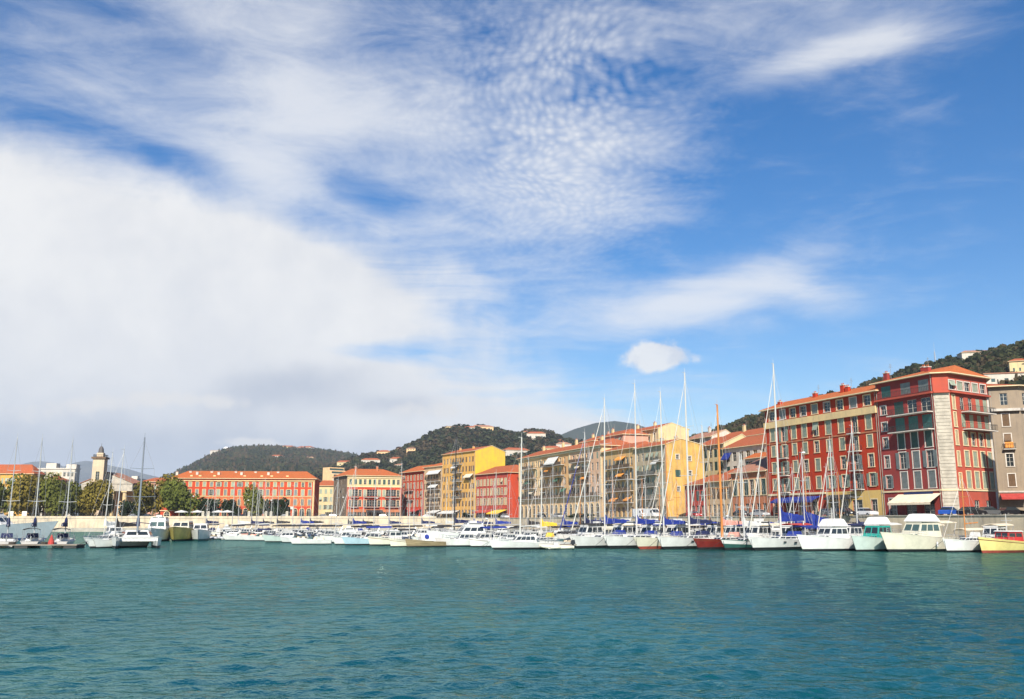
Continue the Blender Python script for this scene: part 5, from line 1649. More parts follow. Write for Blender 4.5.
for px, lb in ((181, 'white parasol nearest the street lamp on the far quay'), (197, 'wide white parasol in front of the first round clipped tree'), (218, 'white parasol between the first two clipped trees'), (227, 'white parasol behind the silver car')): parasol(px, 334, lb, 5.0)
for px, lb in ((10.5, 'blank cream notice panel on the far quay nearest the left edge'), (24, 'blank cream notice panel right of the first one by the plane tree')):
    c = gp(px, 332, ST)
    t = thing('notice_panel', lb, 'notice panel', c, 0, 'notice panels on the far quay')
    MB().box(-.9, .9, -.05, .05, .6, 2.5).obj('panel', mat('cream_panel', (.75, .72, .60), .6), t)
    for x in (-.7, .7): MB().tube((x, .08, 0), (x, .08, 2.4), .05).obj('post', iron, t)
for i, (px, lb) in enumerate(((203, 'squat white stone post beside the wide parasol'), (208.5, 'white stone post right of the wide parasol'), (249, 'white stone post left of the street lamp by the tall tree'), (266, 'white stone post right of the upright tree'), (271, 'white stone post next to the paired one right of the upright tree'), (287, 'white stone post left of the white portal'))):
    c = gp(px, 326.5, ST + .75)
    t = tag(MB().box(-.45, .45, -.3, .3, 0, 1.3).hexa([(-.55, -.4, 1.302), (.55, -.4, 1.302), (.55, .4, 1.302), (-.55, .4, 1.302)], [(-.2, -.15, 1.75), (.2, -.15, 1.75), (.2, .15, 1.75), (-.2, .15, 1.75)]).obj('stone_post', stone_w, loc=c), lb, 'stone post', 'stone posts on the quay wall')
# long low railing of the far quay
for x0, x1, lb in ((0, 150, 'thin grey railing on the left part of the far quay wall'), (200, 345, 'thin grey railing on the far quay wall before the vermilion building')):
    a, c = gp(x0, 326.6, 0), gp(x1, 326.6, 0)
    m_ = MB()
    railing(m_, [(a.x, a.y), (c.x, c.y)], ST + .75, .8, 1.5, .03)
    tag(m_.obj('quay_railing', iron), lb, 'railing')
# ------------------------------------------------------------------ boats
def hull_parts(t, L, B, fs, fb, hull, anti=anti_black, stripe=None, deck=None, rake=0.9, stern_rake=0.0, tr=0.8, full=2.2, ant_h=None, upper=None, cove=None, name='hull', y0=0.0, draft=.5, wl=.7):
    """lofted hull, bow toward +x, waterline at z = 0; returns functions giving the sheer height and half breadth"""
    N = 18
    ant_h = ant_h or min(.42, .03 * L)
    def sheer(u): return fs + (fb - fs) * u ** 1.8
    def hb(u):
        if u < .42: return B / 2 * (tr + (1 - tr) * math.sin(math.pi / 2 * u / .42))
        return B / 2 * max(0.02, 1 - ((u - .42) / .58) ** full)
    lv = [-.35, ant_h, ant_h + .07, .35, .62, .84, .90, 1.0]
    rows = []
    for i in range(N + 1):
        u = i / N
        zs = sheer(u)
        row = []
        for j, l in enumerate(lv):
            z = l if j < 3 and j > 0 else (-draft if j == 0 else l * zs)
            k = max(0, z) / zs
            nar = wl - .22 * u ** 2
            wv = hb(u) * (nar + (1 - nar) * k ** .8) * (1 if j else .55)
            x = -L / 2 + L * u + (rake * k * (u ** 5)) - (rake * .6 * u ** 5 if j == 0 else 0) + stern_rake * k * (1 - u) ** 5
            row.append((x, wv, z))
        rows.append(row)
    mb = MB()
    m_ix = {0: 2, 1: 1, 2: 0, 3: 0, 4: 4 if upper else 0, 5: 4 if upper else 3, 6: 4 if upper else 0}
    for s_ in (1, -1):
        for i in range(N):
            for j in range(len(lv) - 1):
                a, b_, c, d = rows[i][j], rows[i + 1][j], rows[i + 1][j + 1], rows[i][j + 1]
                q = [(p[0], y0 + s_ * p[1], p[2]) for p in (a, b_, c, d)]
                if s_ > 0: q = q[::-1]
                mb.add(q, [(0, 1, 2, 3)], m_ix[j])
    st = [(p[0], y0 + p[1], p[2]) for p in rows[0]] + [(p[0], y0 - p[1], p[2]) for p in rows[0]][::-1]
    mb.add(st, [tuple(range(len(st)))], 0)
    mb.obj(name, [hull, stripe or hull, anti, cove or hull, upper or hull], t)
    dk = MB()
    for i in range(N):
        a, b_ = rows[i][-1], rows[i + 1][-1]
        for s_ in (1, -1):
            q = [(a[0], y0, a[2] + .03), (b_[0], y0, b_[2] + .03), (b_[0], y0 + s_ * b_[1] * .97, b_[2] - .04), (a[0], y0 + s_ * a[1] * .97, a[2] - .04)]
            dk.add(q if s_ < 0 else q[::-1], [(0, 1, 2, 3)], 0)
        for s_ in (1, -1):      # toe rail
            q0 = [(a[0], y0 + s_ * a[1], a[2]), (b_[0], y0 + s_ * b_[1], b_[2])]
            dk.hexa([(q0[0][0], q0[0][1] - .03, q0[0][2]), (q0[1][0], q0[1][1] - .03, q0[1][2]), (q0[1][0], q0[1][1] + .03, q0[1][2]), (q0[0][0], q0[0][1] + .03, q0[0][2])],
                    [(q0[0][0], q0[0][1] - .03, q0[0][2] + .07), (q0[1][0], q0[1][1] - .03, q0[1][2] + .07), (q0[1][0], q0[1][1] + .03, q0[1][2] + .07), (q0[0][0], q0[0][1] + .03, q0[0][2] + .07)], 1)
    dk.obj('deck', [deck or deck_m, stripe or hull], t)
    return lambda x: sheer(min(1, max(0, x / L + .5))), lambda x: hb(min(1, max(0, x / L + .5)))
def cab(t, x0, x1, w0, w1, z0, h, bs, fs, m_, nwin=3, wm=None, tum=.85, name='cabin', wv=(.35, .82), front=True, roofm=None, over=.0, y0=0.0):
    """deckhouse tapered to its top with window panes let into sides, front and back"""
    B0 = [(x0, y0 - w0 / 2, z0), (x1, y0 - w1 / 2, z0), (x1, y0 + w1 / 2, z0), (x0, y0 + w0 / 2, z0)]
    T0 = [(x0 + bs, y0 - w0 / 2 * tum, z0 + h), (x1 - fs, y0 - w1 / 2 * tum, z0 + h), (x1 - fs, y0 + w1 / 2 * tum, z0 + h), (x0 + bs, y0 + w0 / 2 * tum, z0 + h)]
    o = MB().hexa(B0, T0).obj(name, m_, t)
    faces = {'r': [B0[0], B0[1], T0[1], T0[0]], 'l': [B0[2], B0[3], T0[3], T0[2]], 'f': [B0[1], B0[2], T0[2], T0[1]]}
    for k, q in faces.items():
        if k == 'f' and not front: continue
        n = nwin if k != 'f' else 2
        for i in range(n):
            w_ = MB()
            p = inset(q, (i + .08) / n * .92 + .04, (i + .94) / n * .92 + .04, wv[0], wv[1], .018)
            p2 = inset(q, (i + .08) / n * .92 + .04, (i + .94) / n * .92 + .04, wv[0], wv[1], -.05)
            w_.hexa(p2, p)
            w_.obj('window', wm or glass, o)
    if roofm:
        e = over
        MB().hexa([(T0[0][0] - e, T0[0][1] - e, z0 + h + .003), (T0[1][0] + e, T0[1][1] - e, z0 + h + .003), (T0[2][0] + e, T0[2][1] + e, z0 + h + .003), (T0[3][0] - e, T0[3][1] + e, z0 + h + .003)],
                  [(T0[0][0], T0[0][1], z0 + h + .12), (T0[1][0], T0[1][1], z0 + h + .12), (T0[2][0], T0[2][1], z0 + h + .12), (T0[3][0], T0[3][1], z0 + h + .12)]).obj('cabin_roof', roofm, o)
    return o
def rails(t, L, sh, hb, x0, x1, h=.6, n=9, both=True):
    m_ = MB()
    for s_ in (1, -1):
        pts = []
        for i in range(n + 1):
            x = x0 + (x1 - x0) * i / n
            p = (x, s_ * hb(x) * .94, sh(x))
            pts.append((p[0], p[1], p[2] + h))
            m_.tube(p, pts[-1], .016, n=4)
        m_.path(pts, .016, 4)
        m_.path([(a, b_, c - h * .5) for a, b_, c in pts], .010, 4)
    return m_.obj('railing', steel, t)
def fenders(t, L, sh, hb, xs, side):
    for x in xs:
        y = side * (hb(x) + .10)
        z = sh(x) * .5
        m_ = MB().ball((0, 0, 0), .13, .13, .36, 8, 6)
        m_.tube((0, 0, .3), (0, -side * .08, sh(x) - z + .05), .012, n=4)
        m_.obj('fender', fender_m, t, smooth=True, loc=(x, y, z))
def bimini(t, x0, x1, w, z, h, m_, thick=.08, sides=False):
    mb = MB()
    n = 6
    for i in range(n):
        a, c = -w / 2 + w * i / n, -w / 2 + w * (i + 1) / n
        za, zc_ = .22 * math.cos(math.pi * a / w), .22 * math.cos(math.pi * c / w)
        mb.hexa([(x0, a, z + h + za), (x1, a, z + h + za - .05), (x1, c, z + h + zc_ - .05), (x0, c, z + h + zc_)],
                [(x0, a, z + h + za + thick), (x1, a, z + h + za - .05 + thick), (x1, c, z + h + zc_ - .05 + thick), (x0, c, z + h + zc_ + thick)])
    o = mb.obj('canopy', m_, t)
    f = MB()
    for x in (x0 + .1, x1 - .1):
        for s_ in (-1, 1): f.tube((x * .5 + (x0 + x1) / 4, s_ * w / 2, z), (x, s_ * w * .49, z + h + .02), .025, n=5)
    f.obj('canopy_frame', steel, o)
    return o
def outboard(t, x, z, m_=None, y=0):
    mb = MB()
    mb.hexa([(x - .55, y - .2, z + .35), (x + .1, y - .2, z + .35), (x + .1, y + .2, z + .35), (x - .55, y + .2, z + .35)], [(x - .45, y - .15, z + .95), (x + .0, y - .15, z + .9), (x + .0, y + .15, z + .9), (x - .45, y + .15, z + .95)])
    mb.box(x - .35, x - .1, y - .1, y + .1, z - .5, z + .35)
    return mb.obj('outboard_engine', m_ or engine_m, t)
def rig(t, mx, z0, mh, bx, bz, sx, sz, hb, mm, cover=None, boom=4.0, furl=None, spread_n=2, hw=0.12, gaff=None, mizzen=None, boomz=1.75, ch=1.0):
    top = (mx - .02 * mh, 0, z0 + mh)
    o = MB().tube((mx, 0, z0 - .1), top, hw, hw * .65, 8).obj('mast', mm, t)
    def on(k): return (mx - .02 * mh * k, 0, z0 + mh * k)
    w_ = MB()
    sp = MB()
    for k in ([.36, .66] if spread_n == 2 else [.5]):
        p = on(k)
        ww = hb * (.80 if k < .5 else .6)
        for s_ in (1, -1):
            sp.tube(p, (p[0] - .15, s_ * ww, p[2] + .1), .045, .03, 5)
    sp.box(top[0] - .04, top[0] + .5, -.03, .03, top[2], top[2] + .05)
    sp.tube((top[0], 0, top[2]), (top[0], 0, top[2] + .7), .02, n=4)
    sp.obj('spreader', mm, o)
    for s_ in (1, -1):
        q = (mx - .1, s_ * hb * .92, z0 - .2)
        k = .66 if spread_n == 2 else .5
        p1 = on(k)
        w_.tube(q, (p1[0] - .15, s_ * hb * (.6 if spread_n == 2 else .8), p1[2] + .1), .014, n=4)
        w_.tube((p1[0] - .15, s_ * hb * (.6 if spread_n == 2 else .8), p1[2] + .1), on(.97), .014, n=4)
        w_.tube((mx - .5, s_ * hb * .9, z0 - .2), on(.36), .014, n=4)
    w_.tube((bx, 0, bz), on(.96), .016, n=4)
    w_.tube((sx, 0, sz), on(.985), .016, n=4)
    w_.tube((sx, .4, sz), on(.62), .010, n=4)
    w_.obj('rigging', wire, o)
    if furl is not None:
        a, c = Vector((bx, 0, bz)), Vector(on(.95))
        m_ = MB()
        n = 8
        for i in range(n):
            f0, f1 = .04 + .88 * i / n, .04 + .88 * (i + 1) / n
            r0, r1 = .095 - .06 * f0, .095 - .06 * f1
            m_.tube(a.lerp(c, f0), a.lerp(c, f1), r0, r1, 7)
        m_.obj('furled_sail', furl, t)
    bo = MB().tube((mx - .1, 0, z0 + boomz), (mx - boom, 0, z0 + boomz + .15), .09, .07, 7).obj('boom', mm, t)
    if cover:
        m_ = MB()
        n = 8
        for i in range(n):
            f0, f1 = i / n, (i + 1) / n
            def el(f):
                x = mx - .05 - boom * .97 * f
                hgt = .85 * ch * (1 - .5 * f) * (1 if f > .02 else 1.9) + .05 * math.sin(f * 19)
                zb = z0 + boomz - .12 + .14 * f
                wv = .30 - .10 * f
                return [(x, -wv, zb), (x, wv, zb), (x, wv * .7, zb + hgt * .7), (x, 0, zb + hgt), (x, -wv * .7, zb + hgt * .7)]
            A, C = el(f0), el(f1)
            o_ = len(m_.v)
            m_.add(A + C, [(k, (k + 1) % 5, 5 + (k + 1) % 5, 5 + k) for k in range(5)])
        m_.add(el(0), [(0, 1, 2, 3, 4)])
        m_.add(el(1), [(4, 3, 2, 1, 0)])
        m_.obj('sail_cover', cover, bo)
    return o
def place(name, label, cat, px, D, heading, group=None, ref=(0, 0), z=0.0):
    """set a boat down so that its local point ref lies at that bearing and distance"""
    h = R(heading)
    q = gp(px, D, 0)
    c = Vector((q.x - ref[0] * math.cos(h) + ref[1] * math.sin(h), q.y - ref[0] * math.sin(h) - ref[1] * math.cos(h), z))
    t = thing(name, label, cat, c, h, group)
    t.rotation_euler = (R(rng.uniform(-.7, .7)), R(rng.uniform(-.4, .4)), h)
    return t
def sailboat(label, px, D, heading, L=12, mast=None, hull=white_gel, anti=anti_black, stripe=navy, cover=blue_canvas, furl=sailcloth, mm=white_mast, dk=None, mtop=None, ref='bow', cabm=None, cove=None, bim=None, rail=True, group=None, wmm=None, fend=0, lines=True, B=None, boom=None, fs=None, house=False, hw=.12, upper=None, ch=1.0, bz=1.75):
    B = B or .27 * L + .25
    fs = fs or .075 * L + .15
    fb = fs + .028 * L + .15
    rake = .09 * L
    mx = .08 * L
    t = place('sailboat', label, 'sailboat', px, D, heading, group, {'bow': (L / 2 + rake * .4, 0), 'mast': (mx, 0)}[ref])
    sh, hb = hull_parts(t, L, B, fs, fb, hull, anti, stripe, dk, rake, stern_rake=-.25, tr=.72, cove=cove, upper=upper)
    zc = sh(0) - .03
    cab(t, -.16 * L, .22 * L, B * .60, B * .40, zc, .50 if not house else 1.0, .25, .9, cabm or hull if hull in (white_gel, cream_gel) else white_gel, 4, wmm, .82)
    MB().hexa([(-.17 * L, -B * .26, zc + .50), (-.10 * L, -B * .26, zc + .50), (-.10 * L, B * .26, zc + .50), (-.17 * L, B * .26, zc + .50)],
              [(-.15 * L, -B * .24, zc + 1.15), (-.13 * L, -B * .24, zc + 1.15), (-.13 * L, B * .24, zc + 1.15), (-.15 * L, B * .24, zc + 1.15)]).obj('spray_hood', cover or white_canvas, t)
    mh = mast or 1.32 * L
    if mtop is not None:
        m0 = t.matrix_basis @ Vector((mx, 0, 0))
        mh = zt(512 + (m0.x / m0.y) * F / cp, mtop, m0.y) - zc - .5
    rig(t, mx, zc + .45, mh, L / 2 + rake * .8, fb + .05, -L / 2 + .1, fs, B / 2, mm, cover, boom or .38 * L, furl, hw=hw, boomz=bz, ch=ch)
    if rail: rails(t, L, sh, hb, -L * .47, L * .48, .62, 10)
    if bim: bimini(t, -.46 * L, -.2 * L, B * .7, sh(-L * .4) + .2, 1.55, bim)
    wh = MB()
    for k in range(12): wh.tube((-.38 * L, .45 * math.cos(k * .5236), sh(-.4 * L) + .75 + .45 * math.sin(k * .5236)), (-.38 * L, .45 * math.cos((k + 1) * .5236), sh(-.4 * L) + .75 + .45 * math.sin((k + 1) * .5236)), .02, n=4)
    wh.tube((-.37 * L, 0, sh(-.4 * L)), (-.37 * L, 0, sh(-.4 * L) + .8), .1, n=6)
    wh.obj('wheel', steel, t)
    if fend: fenders(t, L, sh, hb, [(-.3 + .2 * k) * L for k in range(fend)], 1)
    if L >= 12 and lines:
        for f in (-.12, .04, .18):
            y = hb(f * L) * .965 + .02
            MB().box(-.28, .28, -.03, .03, -.08, .08).obj('portlight', glass, t, loc=(f * L, y, sh(f * L) * .74))
    if lines:
        m_ = MB()
        for s_ in (1, -1): m_.tube((L / 2 + rake * .5, 0, fb - .05), (L / 2 + 2.2, s_ * 1.6, -.2), .022, n=4)
        m_.obj('mooring_line', rubber, t)
    return t
def cruiser(label, px, D, heading, L=8, B=2.9, hull=white_gel, anti=anti_black, stripe=None, fly=True, canopy=None, cabm=None, winm=None, top=None, ref='bow', group=None, name='motor_cruiser', cat='motorboat', rail=True, fs=None, mast=0, arch=False, canopy_len=.34, cove=None, h1=1.35, dk=None, fend=0, dome=None):
    fs = fs or .085 * L + .15
    fb = fs + .05 * L + .15
    t = place(name, label, cat, px, D, heading, group, {'bow': (L / 2 + .1 * L * .4, 0), 'mid': (0, 0), 'stern': (-L / 2, 0)}[ref])
    sh, hb = hull_parts(t, L, B, fs, fb, hull, anti, stripe, dk, .10 * L, 0, tr=.90, full=2.4, cove=cove, wl=.78)
    zc = sh(.05 * L) - .06
    cm = cabm or white_gel
    if L < 7.7 and h1 == 1.35: h1 = 1.02
    cab(t, .06 * L, .36 * L, B * .72, B * .45, zc + .04, .42, .05, .09 * L, cm, 2, winm, .85, 'fore_cabin', (.3, .75), front=False)
    cab(t, -.22 * L, .15 * L, B * .80, B * .74, zc, h1, .12, .085 * L, cm, 3, winm, .82, 'wheelhouse', (.42, .86), roofm=top or cm, over=.12)
    if fly:
        z2 = zc + h1 + .12
        cab(t, -.20 * L, .05 * L, B * .66, B * .60, z2, .55, .05, .30, cm, 1, winm, .92, 'flybridge', (.55, .9), front=True)
        MB().box(-.12 * L, -.02 * L, -.5, .5, z2 + .55, z2 + .95).obj('helm_seat', top or white_canvas, t)
    if canopy: bimini(t, -.48 * L, (-.48 + canopy_len) * L, B * .80, sh(-.4 * L) + .2, 1.75, canopy)
    if dome:
        z2 = zc + h1 + .13
        m_ = MB()
        lay = [(-.22, .075, .375, 0), (-.215, .065, .37, .16), (-.175, .015, .29, .92), (-.15, -.02, .22, 1.0)]
        for (a0_, a1_, w_, h_), (c0_, c1_, v_, g_) in zip(lay, lay[1:]):
            A_ = [(a0_ * L, -w_ * B, z2 + h_), (a1_ * L, -w_ * B, z2 + h_), (a1_ * L, w_ * B, z2 + h_), (a0_ * L, w_ * B, z2 + h_)]
            C_ = [(c0_ * L, -v_ * B, z2 + g_), (c1_ * L, -v_ * B, z2 + g_), (c1_ * L, v_ * B, z2 + g_), (c0_ * L, v_ * B, z2 + g_)]
            m_.add(A_ + C_, [(0, 1, 5, 4), (1, 2, 6, 5), (2, 3, 7, 6), (3, 0, 4, 7)], 0)
        m_.add(C_, [(0, 1, 2, 3)], 0)
        m_.obj('canvas_top', dome, t)
    if arch:
        m_ = MB()
        z2 = zc + h1
        for s_ in (-1, 1): m_.tube((-.24 * L, s_ * B * .36, z2), (-.28 * L, s_ * B * .30, z2 + 1.2), .07, n=6)
        m_.tube((-.28 * L, -B * .31, z2 + 1.2), (-.28 * L, B * .31, z2 + 1.2), .07, n=6)
        m_.ball((-.28 * L, 0, z2 + 1.42), .3, .3, .16, 10, 5)
        m_.obj('radar_arch', cm, t)
    if mast:
        m_ = MB().tube((-.05 * L, 0, zc + h1), (-.06 * L, 0, zc + h1 + mast), .05, .03, 6)
        m_.tube((-.06 * L, -.5, zc + h1 + mast * .7), (-.06 * L, .5, zc + h1 + mast * .7), .03, n=5)
        m_.obj('signal_mast', white_mast, t)
    m_ = MB().box(-.5 * L - .45, -.5 * L + .05, -B * .38, B * .38, .22, .30)
    m_.obj('swim_platform', teak, t)
    if rail: rails(t, L, sh, hb, .05 * L, L * .5, .55, 6)
    if fend: fenders(t, L, sh, hb, [(-.3 + .22 * k) * L for k in range(fend)], 1)
    return t
def runabout(label, px, D, heading, L=5.5, B=2.1, hull=white_gel, anti=anti_black, stripe=None, cover=None, engine=True, screen=True, console=False, ref='mid', group=None, canopy=None, dk=None, cove=None, name='motorboat', sunpad=None):
    fs, fb = .55 + .02 * L, .75 + .05 * L
    t = place(name, label, 'motorboat', px, D, heading, group, {'bow': (L / 2, 0), 'mid': (0, 0), 'stern': (-L / 2, 0)}[ref])
    sh, hb = hull_parts(t, L, B, fs, fb, hull, anti, stripe, dk, .12 * L, 0, tr=.9, full=2.2, cove=cove, ant_h=.12, wl=.72)
    MB().hexa([(-.44 * L, -B * .34, fs + .01), (.02 * L, -B * .36, fs + .03), (.02 * L, B * .36, fs + .03), (-.44 * L, B * .34, fs + .01)], [(-.42 * L, -B * .33, fs + .05), (.0, -B * .35, fs + .07), (.0, B * .35, fs + .07), (-.42 * L, B * .33, fs + .05)]).obj('cockpit', mat('dark_cockpit', (.06, .055, .05), .8), t)
    for x in (-.30, -.12): MB().box(x * L, (x + .08) * L, -B * .28, B * .28, fs, fs + .42).obj('seat', sunpad or cream_canvas, t)
    if screen:
        z = fs + .12
        MB().hexa([(.02 * L, -B * .38, z), (.16 * L, -B * .30, z + .04), (.16 * L, B * .30, z + .04), (.02 * L, B * .38, z)], [(-.02 * L, -B * .34, z + .48), (.03 * L, -B * .26, z + .5), (.03 * L, B * .26, z + .5), (-.02 * L, B * .34, z + .48)]).obj('windscreen', glass_g, t)
    if console: MB().hexa([(-.1 * L, -.35, fs), (.06 * L, -.35, fs), (.06 * L, .35, fs), (-.1 * L, .35, fs)], [(-.06 * L, -.3, fs + .9), (.03 * L, -.3, fs + .9), (.03 * L, .3, fs + .9), (-.06 * L, .3, fs + .9)]).obj('console', white_gel, t)
    if engine: outboard(t, -L / 2 + .05, fs - .1)
    if canopy: bimini(t, -.4 * L, .05 * L, B * .8, fs, 1.4, canopy)
    if cover: MB().hexa([(-.45 * L, -B * .43, fs + .06), (.15 * L, -B * .43, fs + .08), (.42 * L, -B * .1, fb - .05), (.42 * L, B * .1, fb - .05), (.15 * L, B * .43, fs + .08), (-.45 * L, B * .43, fs + .06)],
                        [(-.42 * L, -B * .2, fs + .35), (.1 * L, -B * .2, fs + .6), (.3 * L, -B * .05, fb + .2), (.3 * L, B * .05, fb + .2), (.1 * L, B * .2, fs + .6), (-.42 * L, B * .2, fs + .35)]).obj('boat_cover', cover, t)
    return t
def dinghy(label, px, D, heading, L=4.2, tube=rib_grey, group=None, engine=True, ref='mid'):
    t = place('inflatable_dinghy', label, 'dinghy', px, D, heading, group)
    B = .44 * L
    r = .22
    pts = [(-L / 2, -B / 2 + r, .3), (-.1 * L, -B / 2 + r, .32), (.22 * L, -B / 2 + r + .05, .36), (.40 * L, -B * .25, .44), (.5 * L, 0, .5), (.40 * L, B * .25, .44), (.22 * L, B / 2 - r - .05, .36), (-.1 * L, B / 2 - r, .32), (-L / 2, B / 2 - r, .3)]
    m_ = MB().path(pts, r, 9)
    for p in pts: m_.ball(p, r, r, r, 9, 6)
    m_.obj('inflatable_tube', tube, t, smooth=True)
    MB().box(-L * .47, .3 * L, -B / 2 + r, B / 2 - r, .1, .22).obj('floor', deck_m, t)
    MB().box(-.05 * L, .08 * L, -.3, .3, .22, .95).obj('console', white_gel, t)
    if engine: outboard(t, -L / 2 - .05, .35)
    return t
def pointu(label, px, D, heading, L=7, hull=yellow_hull, cabm=red_gel, anti=anti_red, ref='bow', house=True, mast=2.2, canopy=None, stripe=None, cove=None, dk=None, group=None, name='fishing_boat'):
    B = .33 * L
    fs, fb = .10 * L + .1, .15 * L + .3
    t = place(name, label, 'fishing boat', px, D, heading, group, {'bow': (L / 2, 0), 'mid': (0, 0)}[ref])
    sh, hb = hull_parts(t, L, B, fs, fb, hull, anti, stripe, dk or teak, .05 * L, .1, tr=.55, full=2.6, cove=cove or wood_dk, wl=.75)
    zc = sh(-.05 * L)
    if house:
        cab(t, -.16 * L, .12 * L, B * .62, B * .56, zc - .1, 1.35, .08, .18, cabm, 2, None, .9, 'wheelhouse', (.52, .86), roofm=white_gel, over=.15)
        cab(t, .12 * L, .30 * L, B * .5, B * .36, zc, .45, .02, .15, cabm, 2, None, .9, 'fore_cabin', (.3, .75), front=False)
    if mast:
        m_ = MB().tube((.0, 0, zc + (1.25 if house else 0)), (-.02, 0, zc + 1.25 + mast), .07, .04, 6)
        m_.tube((-.01, -.7, zc + 1.25 + mast * .62), (-.01, .7, zc + 1.25 + mast * .62), .04, n=5)
        m_.obj('mast', white_mast, t)
    if canopy: bimini(t, -.46 * L, -.1 * L, B * .8, fs, 1.5, canopy)
    rails(t, L, sh, hb, .1 * L, .48 * L, .5, 5)
    return t

HL, HR = 221, 206
# --- front row of yachts and cruisers on the right
sailboat('large white sailing yacht with blue sail cover leftmost of the front yachts', 573, 131, HL, 14.5, mtop=398, hull=white_gel, cover=blue_canvas, fend=3, stripe=None)
sailboat('white sailing yacht with blue boom cover second in the front row of yachts', 607, 129.6, HL, 14, mtop=383, hull=white_gel, cover=blue_canvas, stripe=None, anti=anti_black, furl=None, fend=3)
sailboat('cream hulled sailing yacht with red bottom paint between the two tall white yachts', 637, 128.2, HL, 13, mtop=391, hull=cream_gel, anti=anti_red, cover=blue_canvas, stripe=None, cove=None, furl=None)
sailboat('bright white sailing yacht with tallest white mast beside the red hulled sloop', 661, 126.8, HL, 14, mtop=372, hull=white_gel, cover=navy_canvas, stripe=None, hw=.15, fend=3)
def red_sloop():
    t = sailboat('classic sloop with oxblood red hull and varnished orange wooden mast', 697, 125.2, HL - 3, 12, mtop=404, hull=red_hull, anti=anti_black, stripe=None, cover=pink_canvas, mm=varnish, dk=teak, cove=wood_dk, furl=None, hw=.19)
    return t
red_sloop()
sailboat('bottle green hulled sailing boat with white topsides beside the red sloop', 724, 123.6, HL, 10.5, mast=11.5, hull=green_hull, anti=anti_black, stripe=None, cover=white_canvas, mm=alu, furl=None, upper=white_gel)
sailboat('long white sailing yacht with big royal blue boom cover before the scarlet building', 752, 122, HL - 4, 14, mtop=363, hull=white_gel, cover=blue_canvas, stripe=None, bim=blue_canvas, hw=.15, ch=1.7, bz=2.1)
cruiser('white sport cruiser with canvas covered flybridge before the scarlet building', 801, 119.8, HR, 9.6, 3.5, fs=1.45, h1=1.45, hull=white_gel, stripe=None, fly=False, dome=white_canvas, canopy=None, arch=False, mast=2.6, cabm=white_gel, top=white_canvas)
cruiser('white motorboat with turquoise wheelhouse front under a white canopy', 855, 118.6, HR + 8, 8.6, 3.2, fs=1.4, h1=1.75, hull=palegreen_hull, fly=False, cabm=teal_paint, top=white_canvas, dome=white_canvas, canopy=white_canvas, canopy_len=.3)
cruiser('large cream cabin cruiser with rows of windows and rounded white canvas top', 885.5, 117, HR, 11.4, 3.9, fs=1.7, hull=cream_gel, cabm=cream_gel, winm=glass_g, fly=False, dome=white_canvas, canopy=cream_canvas, canopy_len=.26, h1=1.8, fend=2)
sailboat('small white sailing boat with bare mast between the cabin cruiser and the yellow boat', 946, 115.5, HR, 8.4, fs=1.25, mtop=476, hull=white_gel, stripe=None, cover=None, furl=None, mm=varnish, boom=2.5, bim=None, hw=.07)
pointu('yellow hulled fishing boat with dark red wheelhouse at the right edge', 982, 113.8, HR + 2, 10.5, yellow_hull, red_gel)
# --- second row behind them, mostly cabins, covers and masts
sec = [
 ('white motor yacht with raked windows behind the leftmost front yacht', 'c', 603, 150, 214, dict(L=11, B=3.7, top=None, arch=True, cabm=cream_gel)),
 ('white flybridge cruiser with curved top behind the second front yacht', 'c', 626, 147, 216, dict(L=10, B=3.5, arch=True, canopy=white_canvas)),
 ('sailing boat with plain wooden mast behind the cream yacht', 's', 668, 152, 222, dict(L=11, mtop=440, mm=varnish, hull=white_gel, ref='mast', cover=blue_canvas)),
 ('small cruiser with blue canopy behind the tallest white mast', 'c', 684, 146, 215, dict(L=8, B=2.9, canopy=blue_canvas, fly=False)),
 ('motor launch with black awning roof behind the red sloop', 'c', 707, 147, 212, dict(L=9, B=3.1, canopy=dark_canvas, fly=False, canopy_len=.8)),
 ('sailing boat with thin pale mast and blue cover behind the red sloop', 's', 706, 151, 223, dict(L=10, mtop=425, hull=white_gel, ref='mast', cover=blue_canvas)),
 ('sailing boat with navy cover behind the green hulled boat', 's', 743, 145, 221, dict(L=10, mtop=455, hull=white_gel, ref='mast', cover=navy_canvas)),
 ('white yacht with radar dome behind the long white yacht', 'c', 770, 143, 213, dict(L=9, B=3.2, arch=True)),
 ('sailing boat under a huge blue tent cover in front of the scarlet building', 's', 806, 136, 215, dict(L=10, mtop=452, hull=white_gel, ref='mast', cover=blue_canvas, bim=blue_canvas, mm=alu, ch=2.0, bz=2.3)),
 ('sailing boat with bare mast behind the turquoise motorboat', 's', 859, 132, 212, dict(L=9, mtop=425, hull=white_gel, ref='mast', cover=navy_canvas, mm=alu)),
 ('small sailing boat with slim mast behind the white sport cruiser', 's', 836, 134, 212, dict(L=8.5, mtop=440, hull=white_gel, ref='mast', cover=white_canvas, mm=alu)),
 ('fishing launch with cream canvas hood behind the small white sailing boat', 'c', 968, 124, 207, dict(L=6.5, B=2.5, fly=False, canopy=cream_canvas, canopy_len=.7, hull=cream_gel)),
]
for lb, k, px, D_, hd, kw in sec:
    if k == 'c': cruiser(lb, px, D_, hd, ref='mid', **kw)
    else: sailboat(lb, px, D_, hd, lines=False, **kw)
